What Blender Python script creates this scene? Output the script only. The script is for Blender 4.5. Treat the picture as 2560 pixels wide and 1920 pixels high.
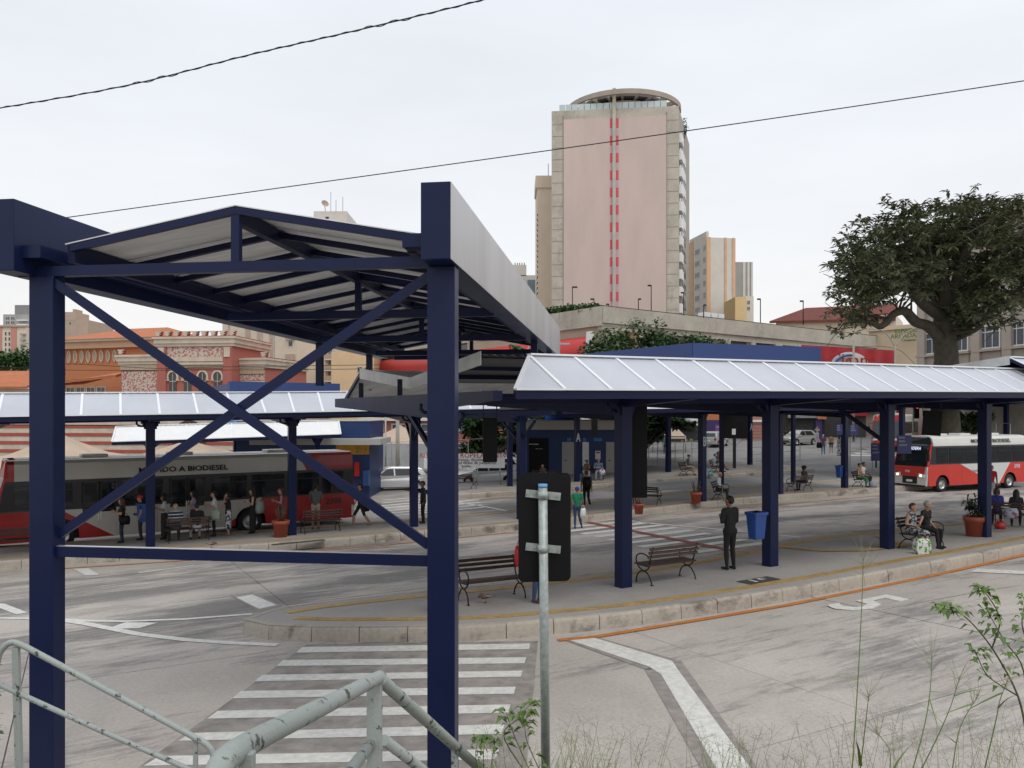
import bpy, bmesh, math, random
import numpy as np
from mathutils import Vector, Matrix, Euler
R = math.radians
random.seed(7)
for o in list(bpy.data.objects): bpy.data.objects.remove(o)
S = bpy.context.scene
COL = S.collection
# ------------------------------------------------------------------ camera
FOC, CX, CY, HC = 2040.0, 1280.0, 1035.0, 4.1
cd = bpy.data.cameras.new('camera'); cam = bpy.data.objects.new('camera', cd); COL.objects.link(cam)
cam.location = (0, 0, HC); cam.rotation_euler = (R(90), 0, 0)
cd.sensor_fit = 'HORIZONTAL'; cd.sensor_width = 36; cd.lens = 36 * FOC / 2560
cd.shift_y = (CY - 960) / 2560; cd.clip_start = .1; cd.clip_end = 3000
S.camera = cam
# ------------------------------------------------------------------ world, sun, exposure
SUN_EL, SUN_AZ = R(58), R(150)      # azimuth measured from +Y towards +X
w = bpy.data.worlds.new('World'); S.world = w; w.use_nodes = True
wt = w.node_tree; wt.nodes.clear()
def wn(t, **k):
    n = wt.nodes.new(t)
    for a, b in k.items(): setattr(n, a, b)
    return n
wo = wn('ShaderNodeOutputWorld'); wb = wn('ShaderNodeBackground'); sk = wn('ShaderNodeTexSky')
sk.sky_type = 'NISHITA'; sk.sun_disc = False; sk.sun_elevation = SUN_EL; sk.sun_rotation = SUN_AZ
sk.air_density = 1.0; sk.dust_density = 4.0
tc = wn('ShaderNodeTexCoord'); sx = wn('ShaderNodeSeparateXYZ'); wt.links.new(tc.outputs['Generated'], sx.inputs[0])
cr = wn('ShaderNodeValToRGB'); wt.links.new(sx.outputs['Z'], cr.inputs[0])
e = cr.color_ramp.elements
e[0].position = 0.0; e[0].color = (.90, .865, .83, 1); e[1].position = .62; e[1].color = (.76, .80, .87, 1)
m_ = e.new(.22); m_.color = (.80, .825, .855, 1)
mp = wn('ShaderNodeMapping'); mp.inputs['Scale'].default_value = (1.4, 1.4, 5.5); wt.links.new(tc.outputs['Generated'], mp.inputs[0])
nz = wn('ShaderNodeTexNoise'); nz.inputs['Scale'].default_value = 1.7; nz.inputs['Detail'].default_value = 5; wt.links.new(mp.outputs[0], nz.inputs['Vector'])
nr = wn('ShaderNodeMapRange'); nr.inputs[1].default_value = .3; nr.inputs[2].default_value = .75; nr.inputs[3].default_value = .94; nr.inputs[4].default_value = 1.06
wt.links.new(nz.outputs[0], nr.inputs[0])
vm = wn('ShaderNodeVectorMath', operation='SCALE'); wt.links.new(cr.outputs[0], vm.inputs[0]); wt.links.new(nr.outputs[0], vm.inputs['Scale'])
v2 = wn('ShaderNodeVectorMath', operation='SCALE'); v2.inputs['Scale'].default_value = .1; wt.links.new(sk.outputs[0], v2.inputs[0])
mx = wn('ShaderNodeMix', data_type='RGBA'); mx.inputs[0].default_value = .94
wt.links.new(v2.outputs[0], mx.inputs[6]); wt.links.new(vm.outputs[0], mx.inputs[7])
wt.links.new(mx.outputs[2], wb.inputs[0]); wb.inputs[1].default_value = 1.16
wt.links.new(wb.outputs[0], wo.inputs[0])
sd = bpy.data.lights.new('sun', 'SUN'); sd.energy = 1.1; sd.angle = R(22); sd.color = (1, .96, .9)
so = bpy.data.objects.new('sun', sd); COL.objects.link(so)
so.rotation_euler = (R(90) - SUN_EL, 0, math.pi - SUN_AZ)
S.view_settings.view_transform = 'Standard'; S.view_settings.look = 'None'
S.view_settings.exposure = 0.0; S.view_settings.gamma = 1
S.render.engine = 'CYCLES'
# ------------------------------------------------------------------ terrain and picture helpers
def cl(v, a, b): return max(a, min(b, v))
def g(x, y):      # the gentle fall of the yard, and the street climbing away behind it
    k = cl((x + 4) / 16, 0, 1); return .028 * cl(x, -25, 10) - .02 * cl(y, 0, 38) + .26 + .042 * cl(y - 52, 0, 40) * k * k * (3 - 2 * k)
SC = 2560 / 2212
def at(px, py, Y):  return Vector(((px - CX) / FOC * Y, Y, HC - (py - CY) / FOC * Y))
def G(px, py, h=0.0):      # point of the ground (raised h) seen at a place of the photograph
    p = (px - CX) / FOC; q = (py - CY) / FOC; Y = 20.0
    for i in range(80): Y = .5 * Y + .5 * min((HC - h - g(p * Y, Y)) / max(q, 1e-4), 400)
    return Vector((p * Y, Y, g(p * Y, Y) + h))
def GV(vx, vy, h=0.0): return G(vx * SC, vy * SC, h)
KH = .28                                     # kerb height
U31 = Vector((math.cos(R(31)), math.sin(R(31)), 0))
# ------------------------------------------------------------------ materials
MATS = {}
def mat(name, col, rough=.6, metal=0.0, var=.12, scale=6.0, bump=0.0, bscale=None, spec=.5, emit=None, alpha=None, stretch=None, trans=0.0):
    if name in MATS: return MATS[name]
    m = bpy.data.materials.new(name); m.use_nodes = True; t = m.node_tree; N = t.nodes; L = t.links
    b = N['Principled BSDF']; b.inputs['Roughness'].default_value = rough; b.inputs['Metallic'].default_value = metal
    b.inputs['Specular IOR Level'].default_value = spec
    c = (*col, 1)
    if var > 0 or bump > 0:
        ge = N.new('ShaderNodeNewGeometry'); vec = ge.outputs['Position']
        if stretch:
            mp = N.new('ShaderNodeMapping'); mp.inputs['Scale'].default_value = stretch; L.new(vec, mp.inputs[0]); vec = mp.outputs[0]
    if var > 0:
        n = N.new('ShaderNodeTexNoise'); n.inputs['Scale'].default_value = scale; n.inputs['Detail'].default_value = 6; n.inputs['Roughness'].default_value = .65
        L.new(vec, n.inputs['Vector'])
        r = N.new('ShaderNodeValToRGB'); L.new(n.outputs[0], r.inputs[0])
        r.color_ramp.elements[0].position = .32; r.color_ramp.elements[1].position = .7
        r.color_ramp.elements[0].color = (*[v * (1 - var) for v in col], 1); r.color_ramp.elements[1].color = (*[min(1, v * (1 + var)) for v in col], 1)
        L.new(r.outputs[0], b.inputs['Base Color'])
        if rough > .12:
            mr = N.new('ShaderNodeMapRange'); mr.inputs[3].default_value = rough * .85; mr.inputs[4].default_value = min(1, rough * 1.18)
            L.new(n.outputs[0], mr.inputs[0]); L.new(mr.outputs[0], b.inputs['Roughness'])
    else: b.inputs['Base Color'].default_value = c
    if bump > 0:
        n2 = N.new('ShaderNodeTexNoise'); n2.inputs['Scale'].default_value = bscale or scale * 6; n2.inputs['Detail'].default_value = 4
        L.new(vec, n2.inputs['Vector']); bp = N.new('ShaderNodeBump'); bp.inputs['Strength'].default_value = bump; bp.inputs['Distance'].default_value = .02
        L.new(n2.outputs[0], bp.inputs['Height']); L.new(bp.outputs[0], b.inputs['Normal'])
    if emit: b.inputs['Emission Color'].default_value = (*emit[:3], 1); b.inputs['Emission Strength'].default_value = emit[3]
    if alpha is not None: b.inputs['Alpha'].default_value = alpha
    if trans: b.inputs['Transmission Weight'].default_value = trans
    MATS[name] = m; return m
def stain_mat(name, col, dark, amt, wear, sc=(.16, .9, 1), rot=31, rough=.85, fine=18.0, lo=.5, hi=.64, lane=None):
    """concrete with stains drawn out along the lanes"""
    m = bpy.data.materials.new(name); m.use_nodes = True; t = m.node_tree; N = t.nodes; L = t.links
    b = N['Principled BSDF']; b.inputs['Roughness'].default_value = rough; b.inputs['Specular IOR Level'].default_value = .3
    ge = N.new('ShaderNodeNewGeometry'); vr = N.new('ShaderNodeVectorRotate'); vr.rotation_type = 'Z_AXIS'; vr.inputs['Angle'].default_value = -R(rot)
    L.new(ge.outputs['Position'], vr.inputs[0])
    def noise(scale, vec, det=6, ro=.6):
        n = N.new('ShaderNodeTexNoise'); n.inputs['Scale'].default_value = scale; n.inputs['Detail'].default_value = det; n.inputs['Roughness'].default_value = ro
        L.new(vec, n.inputs['Vector']); return n.outputs[0]
    def ramp(v, a, ca, b_, cb):
        r = N.new('ShaderNodeValToRGB'); L.new(v, r.inputs[0]); e = r.color_ramp.elements
        e[0].position = a; e[0].color = (*ca, 1); e[1].position = b_; e[1].color = (*cb, 1); return r.outputs[0]
    def mix(f, a, b_, bl='MIX'):
        x = N.new('ShaderNodeMix'); x.data_type = 'RGBA'; x.blend_type = bl
        if isinstance(f, float): x.inputs[0].default_value = f
        else: L.new(f, x.inputs[0])
        L.new(a, x.inputs[6]); L.new(b_, x.inputs[7]); return x.outputs[2]
    mp = N.new('ShaderNodeMapping'); mp.inputs['Scale'].default_value = sc; L.new(vr.outputs[0], mp.inputs[0])
    big = noise(.55, mp.outputs[0], 9, .66)
    mp2 = N.new('ShaderNodeMapping'); mp2.inputs['Scale'].default_value = (.8, 5.0, 1); L.new(vr.outputs[0], mp2.inputs[0])
    brush = noise(1.6, mp2.outputs[0], 8, .7)
    base = ramp(noise(.35, vr.outputs[0], 4), .3, [v * .84 for v in col], .7, [v * 1.12 for v in col])
    ad = N.new('ShaderNodeMath'); ad.operation = 'MULTIPLY_ADD'; L.new(brush, ad.inputs[0]); ad.inputs[1].default_value = .42; 
    sb = N.new('ShaderNodeMath'); sb.operation = 'SUBTRACT'; L.new(big, sb.inputs[0]); sb.inputs[1].default_value = .21; L.new(sb.outputs[0], ad.inputs[2])
    src = ad.outputs[0]
    if lane:      # the bus lanes between the platforms are worn darker
        sy = N.new('ShaderNodeSeparateXYZ'); L.new(vr.outputs[0], sy.inputs[0]); mr_ = N.new('ShaderNodeMapRange'); mr_.interpolation_type = 'SMOOTHSTEP'
        for i_, v_ in zip((1, 2, 3, 4), lane): mr_.inputs[i_].default_value = v_
        L.new(sy.outputs[1], mr_.inputs[0]); a2 = N.new('ShaderNodeMath'); L.new(src, a2.inputs[0]); L.new(mr_.outputs[0], a2.inputs[1]); src = a2.outputs[0]
    f = ramp(src, lo, (0, 0, 0), hi, (amt, amt, amt))
    d = ramp(brush, .3, [v * .8 for v in dark], .75, [v * 1.3 for v in dark])
    c = mix(f, base, d)
    gr = ramp(noise(fine, ge.outputs['Position'], 5, .75), .28, (1 - wear,) * 3, .72, (1 + wear,) * 3)
    c = mix(1.0, c, gr, 'MULTIPLY')
    L.new(c, b.inputs['Base Color'])
    bp = N.new('ShaderNodeBump'); bp.inputs['Strength'].default_value = .35; bp.inputs['Distance'].default_value = .01
    L.new(noise(fine * 3, ge.outputs['Position'], 4), bp.inputs['Height']); L.new(bp.outputs[0], b.inputs['Normal'])
    MATS[name] = m; return m
def leaf_mat(name, a, b_, rough=.5):
    m = bpy.data.materials.new(name); m.use_nodes = True; t = m.node_tree; N = t.nodes; L = t.links
    b = N['Principled BSDF']; b.inputs['Roughness'].default_value = rough; b.inputs['Specular IOR Level'].default_value = .35
    ge = N.new('ShaderNodeNewGeometry'); r = N.new('ShaderNodeValToRGB'); e = r.color_ramp.elements
    e[0].color = (*a, 1); e[1].color = (*b_, 1)
    n = N.new('ShaderNodeTexNoise'); n.inputs['Scale'].default_value = .8; L.new(ge.outputs['Position'], n.inputs['Vector'])
    ad = N.new('ShaderNodeMath'); ad.operation = 'MULTIPLY_ADD'; ad.inputs[1].default_value = .5; L.new(ge.outputs['Random Per Island'], ad.inputs[0])
    sb = N.new('ShaderNodeMath'); sb.operation = 'MULTIPLY'; sb.inputs[1].default_value = .5; L.new(n.outputs[0], sb.inputs[0]); L.new(sb.outputs[0], ad.inputs[2])
    L.new(ad.outputs[0], r.inputs[0]); L.new(r.outputs[0], b.inputs['Base Color'])
    MATS[name] = m; return m
navy = mat('navy_paint', (.0085, .0145, .056), .34, .0, .10, 1.4, .05, 6, spec=.22)
navyd = mat('navy_structure_paint', (.009, .013, .045), .42, 0, .12, 2, spec=.2)
steel = mat('brushed_steel', (.60, .58, .58), .38, .75, .12, .9, stretch=(1, 1, .12))
galv = mat('galvanised_steel', (.36, .40, .38), .5, .35, .22, 22, .1, 60)
white = mat('white_paint', (.76, .76, .74), .5, 0, .08, 3)
flash = mat('white_flashing', (.80, .82, .84), .35, 0, .03, 2)
panel = mat('roof_sheet', (.50, .52, .565), .34, 0, .07, .8, spec=.4, stretch=(1, 1, .35))
under = mat('roof_sheet_underside', (.72, .72, .71), .5, 0, .18, 1.2, stretch=(1, 5, 1))
black = mat('black_paint', (.006, .006, .007), .55, 0, .15, 4, spec=.2)
iron = mat('cast_iron', (.012, .012, .012), .5, .2, .2, 12)
rub = mat('tyre_rubber', (.018, .018, .019), .85, 0, .2, 12)
glassv = mat('bus_window_glass', (.02, .024, .028), .05, 0, 0, spec=.6, alpha=.55)
glass = mat('dark_glass', (.012, .015, .018), .06, 0, 0, spec=.8)
glassl = mat('window_glass', (.10, .12, .14), .1, 0, .2, 1.2, spec=.7)
chrome = mat('wheel_metal', (.5, .5, .5), .35, .8, .1, 6)
wood = mat('bench_wood', (.050, .021, .013), .55, 0, .35, 9, .1, 60)
terra = mat('terracotta_plastic', (.33, .07, .035), .6, 0, .12, 5)
paintw = mat('road_paint_white', (.66, .65, .60), .75, 0, .17, 9, .15, 70)
painto = mat('road_paint_orange', (.52, .19, .04), .8, 0, .2, 7, .15, 60)
tact = mat('tactile_yellow', (.46, .31, .12), .8, 0, .18, 4)
tarn = mat('dark_road_joint', (.10, .09, .085), .9, 0, .3, 5)
road_m = stain_mat('road_concrete', (.475, .43, .385), (.15, .143, .138), .8, .17, sc=(.2, .75, 1), lo=.535, hi=.66, lane=(13, 20, .0, .085))
plat_m = stain_mat('platform_concrete', (.38, .355, .33), (.20, .19, .18), .5, .12, sc=(.25, .5, 1), lo=.52, hi=.72)
kerb_m = stain_mat('kerb_concrete', (.43, .385, .325), (.10, .085, .07), .75, .16, sc=(1.2, 1.2, 2.2), fine=9, lo=.53, hi=.66)
conc = stain_mat('building_concrete', (.48, .44, .37), (.15, .14, .12), .5, .10, sc=(.5, .5, .12), rot=0, fine=3, lo=.55, hi=.72)
skin_a = mat('skin_light', (.46, .25, .165), .55, 0, .06, 12)
skin_b = mat('skin_brown', (.24, .115, .07), .55, 0, .06, 12)
hair_k = mat('hair_black', (.012, .010, .009), .6, 0, .3, 30)
hair_b = mat('hair_brown', (.06, .032, .018), .6, 0, .3, 30)
hair_g = mat('hair_grey', (.36, .35, .34), .7, 0, .2, 30)
_cm = {}
def cloth(col, var=.14):
    k = tuple(round(c, 3) for c in col)
    if k not in _cm: _cm[k] = mat('cloth_%d' % len(_cm), col, .85, 0, var, 14, .15, 50)
    return _cm[k]
# ------------------------------------------------------------------ mesh builder
class MB:
    def __init__(s): s.v = []; s.f = []; s.m = []; s.sm = []
    def add(s, vs, fs, m=0, smooth=False):
        b = len(s.v); s.v += [tuple(v) for v in vs]
        for f in fs: s.f.append(tuple(i + b for i in f)); s.m.append(m); s.sm.append(smooth)
        return s
    def box(s, c, d, rz=0, m=0, rot=None):
        x, y, z = d[0] / 2, d[1] / 2, d[2] / 2
        M_ = rot if rot is not None else Matrix.Rotation(rz, 3, 'Z')
        vs = [Vector(c) + M_ @ Vector((a * x, b * y, e_ * z)) for e_ in (-1, 1) for a, b in ((-1, -1), (1, -1), (1, 1), (-1, 1))]
        return s.add(vs, [(3, 2, 1, 0), (4, 5, 6, 7), (0, 1, 5, 4), (1, 2, 6, 5), (2, 3, 7, 6), (3, 0, 4, 7)], m)
    def bx(s, x0, x1, y0, y1, z0, z1, m=0): return s.box(((x0 + x1) / 2, (y0 + y1) / 2, (z0 + z1) / 2), (abs(x1 - x0), abs(y1 - y0), abs(z1 - z0)), 0, m)
    def beam(s, p, q, w_, h_, m=0, up=(0, 0, 1)):
        p = Vector(p); q = Vector(q); d = (q - p); L_ = d.length
        if L_ < 1e-6: return s
        d /= L_; u = Vector(up)
        if abs(d.dot(u)) > .99: u = Vector((0, 1, 0))
        sd_ = d.cross(u).normalized(); u2 = sd_.cross(d).normalized()
        a = sd_ * w_ / 2; b = u2 * h_ / 2
        vs = [p - a - b, p + a - b, p + a + b, p - a + b, q - a - b, q + a - b, q + a + b, q - a + b]
        return s.add(vs, [(0, 1, 2, 3), (7, 6, 5, 4), (0, 4, 5, 1), (1, 5, 6, 2), (2, 6, 7, 3), (3, 7, 4, 0)], m)
    def tube(s, pts, r, n=8, m=0, caps=True, smooth=True):
        pts = [Vector(p) for p in pts]; k = len(pts); rs = r if isinstance(r, (list, tuple)) else [r] * k
        rings = []; pu = None
        for i, p in enumerate(pts):
            d = (pts[min(i + 1, k - 1)] - pts[max(i - 1, 0)])
            d = d.normalized() if d.length > 1e-9 else Vector((0, 0, 1))
            if pu is None:
                a = Vector((0, 0, 1)) if abs(d.z) < .9 else Vector((1, 0, 0))
                pu = d.cross(a).normalized()
            pu = (pu - d * pu.dot(d)); pu = pu.normalized() if pu.length > 1e-6 else d.orthogonal().normalized()
            w_ = d.cross(pu)
            rings.append([p + (pu * math.cos(2 * math.pi * j / n) + w_ * math.sin(2 * math.pi * j / n)) * rs[i] for j in range(n)])
        vs = [v for r_ in rings for v in r_]
        fs = [(i * n + j, i * n + (j + 1) % n, (i + 1) * n + (j + 1) % n, (i + 1) * n + j) for i in range(k - 1) for j in range(n)]
        s.add(vs, fs, m, smooth)
        if caps:
            b = len(s.v) - len(vs)
            s.f.append(tuple(b + j for j in range(n))[::-1]); s.m.append(m); s.sm.append(False)
            s.f.append(tuple(b + (k - 1) * n + j for j in range(n))); s.m.append(m); s.sm.append(False)
        return s
    def lathe(s, prof, c=(0, 0, 0), n=20, m=0, smooth=True):
        vs = [(c[0] + r * math.cos(2 * math.pi * j / n), c[1] + r * math.sin(2 * math.pi * j / n), c[2] + z) for r, z in prof for j in range(n)]
        fs = [(i * n + j, i * n + (j + 1) % n, (i + 1) * n + (j + 1) % n, (i + 1) * n + j) for i in range(len(prof) - 1) for j in range(n)]
        return s.add(vs, fs, m, smooth)
    def prism(s, poly, d, m=0):
        """closed outline (3-D points) pushed along vector d"""
        d = Vector(d); a = [Vector(p) for p in poly]; k = len(a)
        vs = a + [p + d for p in a]
        return s.add(vs, [tuple(range(k))[::-1], tuple(range(k, 2 * k))] + [(i, (i + 1) % k, (i + 1) % k + k, i + k) for i in range(k)], m)
    def quad(s, a, b, c, d, m=0): return s.add([a, b, c, d], [(0, 1, 2, 3)], m)
    def ball(s, c, r, n=8, m=0):
        r = r if isinstance(r, (list, tuple)) else (r, r, r); k = n // 2
        vs = [(c[0] + r[0] * math.sin(math.pi * i / k) * math.cos(2 * math.pi * j / n), c[1] + r[1] * math.sin(math.pi * i / k) * math.sin(2 * math.pi * j / n), c[2] - r[2] * math.cos(math.pi * i / k)) for i in range(k + 1) for j in range(n)]
        return s.add(vs, [(i * n + j, i * n + (j + 1) % n, (i + 1) * n + (j + 1) % n, (i + 1) * n + j) for i in range(k) for j in range(n)], m, True)
    def build(s, name, mats, parent=None, origin=None, bevel=0, fix=True):
        me = bpy.data.meshes.new(name)
        ox = Vector(origin) if origin is not None else Vector((0, 0, 0))
        me.from_pydata([(v[0] - ox.x, v[1] - ox.y, v[2] - ox.z) for v in s.v], [], s.f)
        ms = mats if isinstance(mats, (list, tuple)) else [mats]
        for m in ms: me.materials.append(m)
        me.polygons.foreach_set('material_index', s.m); me.polygons.foreach_set('use_smooth', s.sm)
        if fix:
            bm = bmesh.new(); bm.from_mesh(me); bmesh.ops.recalc_face_normals(bm, faces=bm.faces)
            if bevel: bmesh.ops.bevel(bm, geom=[e_ for e_ in bm.edges if len(e_.link_faces) == 2 and e_.calc_face_angle(0) > .6], offset=bevel, segments=2, affect='EDGES', profile=.6)
            bm.to_mesh(me); bm.free()
        me.update()
        o = bpy.data.objects.new(name, me); COL.objects.link(o)
        if parent is not None: o.parent = parent
        return o
def thing(name, label, cat, loc=(0, 0, 0), rz=0, group=None):
    o = bpy.data.objects.new(name, None); COL.objects.link(o); o.empty_display_size = .2
    o.location = loc; o.rotation_euler = (0, 0, rz); tag(o, label, cat, group); return o
def tag(o, label=None, cat=None, group=None, kind=None):
    if label: o['label'] = label
    if cat: o['category'] = cat
    if group: o['group'] = group
    if kind: o['kind'] = kind
    return o
def copy_tree(o, parent=None, loc=None, rz=None, label=None, group=None):
    c = o.copy(); COL.objects.link(c); c.parent = parent
    if loc is not None: c.location = loc
    if rz is not None: c.rotation_euler = (0, 0, rz)
    if label: c['label'] = label
    if group: c['group'] = group
    for ch in list(o.children): copy_tree(ch, c)
    return c
def dup(o, parent, loc, rz=0.0, rot=None):       # a copy of one small piece that shares its mesh
    c = bpy.data.objects.new(o.name, o.data); COL.objects.link(c); c.parent = parent; c.location = loc
    c.rotation_euler = rot if rot is not None else (0, 0, rz); return c
def text(name, s, size, m, parent, M4, depth=.004, font_scale=(1, 1), bold=0.0):
    """lettering as a thin mesh; M4 puts local x right, y up, z out of the surface"""
    cu = bpy.data.curves.new(name, 'FONT'); cu.body = s; cu.size = size; cu.extrude = depth; cu.offset = bold; cu.align_x = 'CENTER'; cu.align_y = 'CENTER'; cu.resolution_u = 2
    to = bpy.data.objects.new(name, cu)
    me = bpy.data.meshes.new_from_object(to); bpy.data.objects.remove(to); bpy.data.curves.remove(cu)
    me.transform(M4 @ Matrix.Diagonal((font_scale[0], font_scale[1], 1, 1)))
    me.materials.clear(); me.materials.append(m)
    o = bpy.data.objects.new(name, me); COL.objects.link(o)
    if parent is not None: o.parent = parent
    return o
def frame(o, x, y): # matrix from origin, right vector and up vector
    x = Vector(x).normalized(); y = Vector(y).normalized(); z = x.cross(y)
    m = Matrix((x, y, z)).transposed().to_4x4(); m.translation = Vector(o); return m
def resample(pts, step):
    pts = [Vector((p[0], p[1], 0)) for p in pts]; out = [pts[0].copy()]; need = step
    for a, b in zip(pts, pts[1:]):
        L_ = (b - a).length; t = need
        while t <= L_ + 1e-9: out.append(a.lerp(b, t / L_)); t += step
        need = t - L_
    return out
def smooth_path(pts, n=8):
    P = [Vector((p[0], p[1], p[2] if len(p) > 2 else 0)) for p in pts]; out = []
    for i in range(len(P) - 1):
        a, b, c, d = P[max(i - 1, 0)], P[i], P[i + 1], P[min(i + 2, len(P) - 1)]
        for j in range(n):
            t = j / n
            out.append(.5 * ((2 * b) + (c - a) * t + (2 * a - 5 * b + 4 * c - d) * t * t + (3 * b - a - 3 * c + d) * t ** 3))
    out.append(P[-1]); return out
# ================================================================== ground, road, platforms
def gsheet(mb, poly_fn, nu, nv, dz, m=0):
    """grid sheet that follows the yard; poly_fn(a,b)->(x,y)"""
    vs = []
    for i in range(nu + 1):
        for j in range(nv + 1):
            x, y = poly_fn(i / nu, j / nv)[:2]; vs.append((x, y, g(x, y) + dz))
    mb.add(vs, [(i * (nv + 1) + j, (i + 1) * (nv + 1) + j, (i + 1) * (nv + 1) + j + 1, i * (nv + 1) + j + 1) for i in range(nu) for j in range(nv)], m)
asphalt = stain_mat('asphalt', (.25, .245, .235), (.15, .15, .145), .6, .12, sc=(.2, .6, 1))
xs = [-900, -300, -120, -60, -40, -25, -20, -15, -10, -5, 0, 5, 10, 20, 35, 60, 120, 300, 900]
ys = [-30, 0, 5, 10, 15, 20, 25, 30, 34, 38, 45, 60, 90, 140, 250, 600, 1500]
mb = MB(); vs = [(x, y, g(x, y) - .035) for x in xs for y in ys]; n = len(ys)
mb.add(vs, [(i * n + j, (i + 1) * n + j, (i + 1) * n + j + 1, i * n + j + 1) for i in range(len(xs) - 1) for j in range(n - 1)])
ground = tag(mb.build('ground', asphalt), kind='structure')
# road of concrete slabs
base = MB(); base.bx(-1, 1, 6, 7, -.3, -.2)
road = base.build('road', asphalt); tag(road, kind='structure')
UX = Vector((math.cos(R(28)), math.sin(R(28)), 0)); UN = Vector((-UX.y, UX.x, 0))
rr = random.Random(3); SU, SN = 5.0, 3.9
for i in range(-9, 12):
    for j in range(0, 16):
        c = UX * (i * SU + 1.7) + UN * (j * SN + 5.2)
        if c.y < 6.0 or c.y > 56 or abs(c.x) > c.y * .72 + 4 or c.x < -24: continue
        mb = MB(); jz = rr.uniform(-.004, .004); gp = .009
        o_ = c - UX * SU / 2 - UN * SN / 2
        def fn(a, b, o_=o_): return o_ + UX * (gp + a * (SU - 2 * gp)) + UN * (gp + b * (SN - 2 * gp))
        gsheet(mb, fn, 3, 3, jz)
        for f in ((0, 0, 1, 0), (1, 0, 1, 1), (1, 1, 0, 1), (0, 1, 0, 0)):
            a, b = fn(f[0], f[1]), fn(f[2], f[3])
            mb.quad((a.x, a.y, g(a.x, a.y) + jz), (b.x, b.y, g(b.x, b.y) + jz), (b.x, b.y, g(b.x, b.y) - .1), (a.x, a.y, g(a.x, a.y) - .1))
        mb.build('slab', road_m, road, fix=False)
MZ = .011
def mark(name, pts, m, h=MZ, sub=4, parent=None):
    """painted quad: four points in order a,b,c,d (a-b and d-c are the long sides)"""
    a, b, c, d = [Vector((p[0], p[1], 0)) for p in pts]; mb = MB()
    gsheet(mb, lambda s, t: (a.lerp(b, s)).lerp(d.lerp(c, s), t), sub, 1, h)
    return mb.build(name, m, parent or road, fix=False)
def vmark(name, pv, m, sub=4, h=MZ, parent=None): return mark(name, [GV(x, y) for x, y in pv], m, h, sub, parent)
def strip(name, pts, wd, m, h=MZ, parent=None):
    pts = [Vector((p[0], p[1], 0)) for p in pts]; vs = []
    for i, p in enumerate(pts):
        d = (pts[min(i + 1, len(pts) - 1)] - pts[max(i - 1, 0)]).normalized(); nn = Vector((-d.y, d.x, 0)) * wd / 2
        for q in (p - nn, p + nn): vs.append((q.x, q.y, g(q.x, q.y) + h))
    mb = MB(); mb.add(vs, [(2 * i, 2 * i + 1, 2 * i + 3, 2 * i + 2) for i in range(len(pts) - 1)]); return mb.build(name, m, parent or road, fix=False)
# near crosswalk
dz_ = [((640, 1411), (1143, 1403), (1145, 1391), (652, 1399)), ((597, 1440), (1133, 1434), (1137, 1421), (612, 1427)), ((550, 1473), (1125, 1463), (1129, 1450), (566, 1459)),
       ((502, 1510), (1110, 1500), (1114, 1485), (520, 1494)), ((447, 1554), (1098, 1541), (1103, 1523), (470, 1537)), ((385, 1602), (1084, 1587), (1090, 1566), (412, 1585)),
       ((310, 1656), (1070, 1642), (1078, 1620), (345, 1635)), ((215, 1722), (1050, 1706), (1060, 1680), (250, 1697))]
vmark('crosswalk_ground', [(160, 1760), (1130, 1735), (1162, 1385), (662, 1393)], mat('worn_road_patch', (.29, .262, .235), .9, 0, .34, 3, .2, 50), 8, .0065)
for q in dz_: vmark('crosswalk_stripe', q, paintw, 6)
# bent stop line with its dark border
dk = mat('dark_line_border', (.29, .26, .235), .9, 0, .25, 6, .2, 50)
for q in [((1212, 1381), (1400, 1449), (1462, 1426), (1276, 1373)), ((1392, 1446), (1548, 1720), (1680, 1720), (1470, 1426))]: vmark('line_border', q, dk, 5, .0075)
for q in [((1222, 1381), (1402, 1441), (1452, 1429), (1268, 1374))]: vmark('stop_line', q, paintw, 4)
vmark('stop_line', [(1402, 1441), (1428, 1458), (1466, 1450), (1452, 1429)], paintw, 2)
vmark('stop_line', [(1428, 1458), (1570, 1700), (1650, 1700), (1466, 1450)], paintw, 6)
vmark('stop_line_border', [(495, 1286), (560, 1320), (610, 1310), (545, 1280)], dk, 2, .0075)
vmark('stop_line', [(510, 1291), (560, 1316), (598, 1308), (545, 1285)], paintw, 2)
strip('lane_line', [GV(x, y) for x, y in [(-40, 1335), (130, 1338), (190, 1342), (270, 1343), (400, 1338), (545, 1327)]], .15, paintw)
strip('lane_line', [GV(x, y) for x, y in [(130, 1340), (190, 1349), (300, 1371), (400, 1383), (500, 1390), (600, 1394)]], .2, paintw, MZ + .002)
vmark('lane_block', [(228, 1360), (300, 1358), (340, 1346), (272, 1345)], paintw, 2)
vmark('lane_line_piece', [(-30, 1303), (35, 1328), (60, 1324), (10, 1305)], paintw, 2)
vmark('lane_line_piece', [(158, 1229), (185, 1244), (215, 1242), (190, 1228)], paintw, 2)
vmark('lane_block', [(2095, 1236), (2250, 1243), (2250, 1236), (2112, 1229)], paintw, 2)
strip('lane_line', [GV(x, y) for x, y in [(1370, 1128), (1500, 1139), (1620, 1150), (1730, 1161)]], .2, paintw)
strip('lane_line', [GV(x, y) for x, y in [(990, 1086), (1050, 1095), (1110, 1107)]], .2, paintw)
strip('lane_line', [GV(x, y) for x, y in [(1940, 1077), (2060, 1081), (2212, 1090)]], .15, paintw)
strip('lane_line', [GV(x, y) for x, y in [(300, 1238), (360, 1230), (420, 1222)]], .12, paintw)
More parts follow.
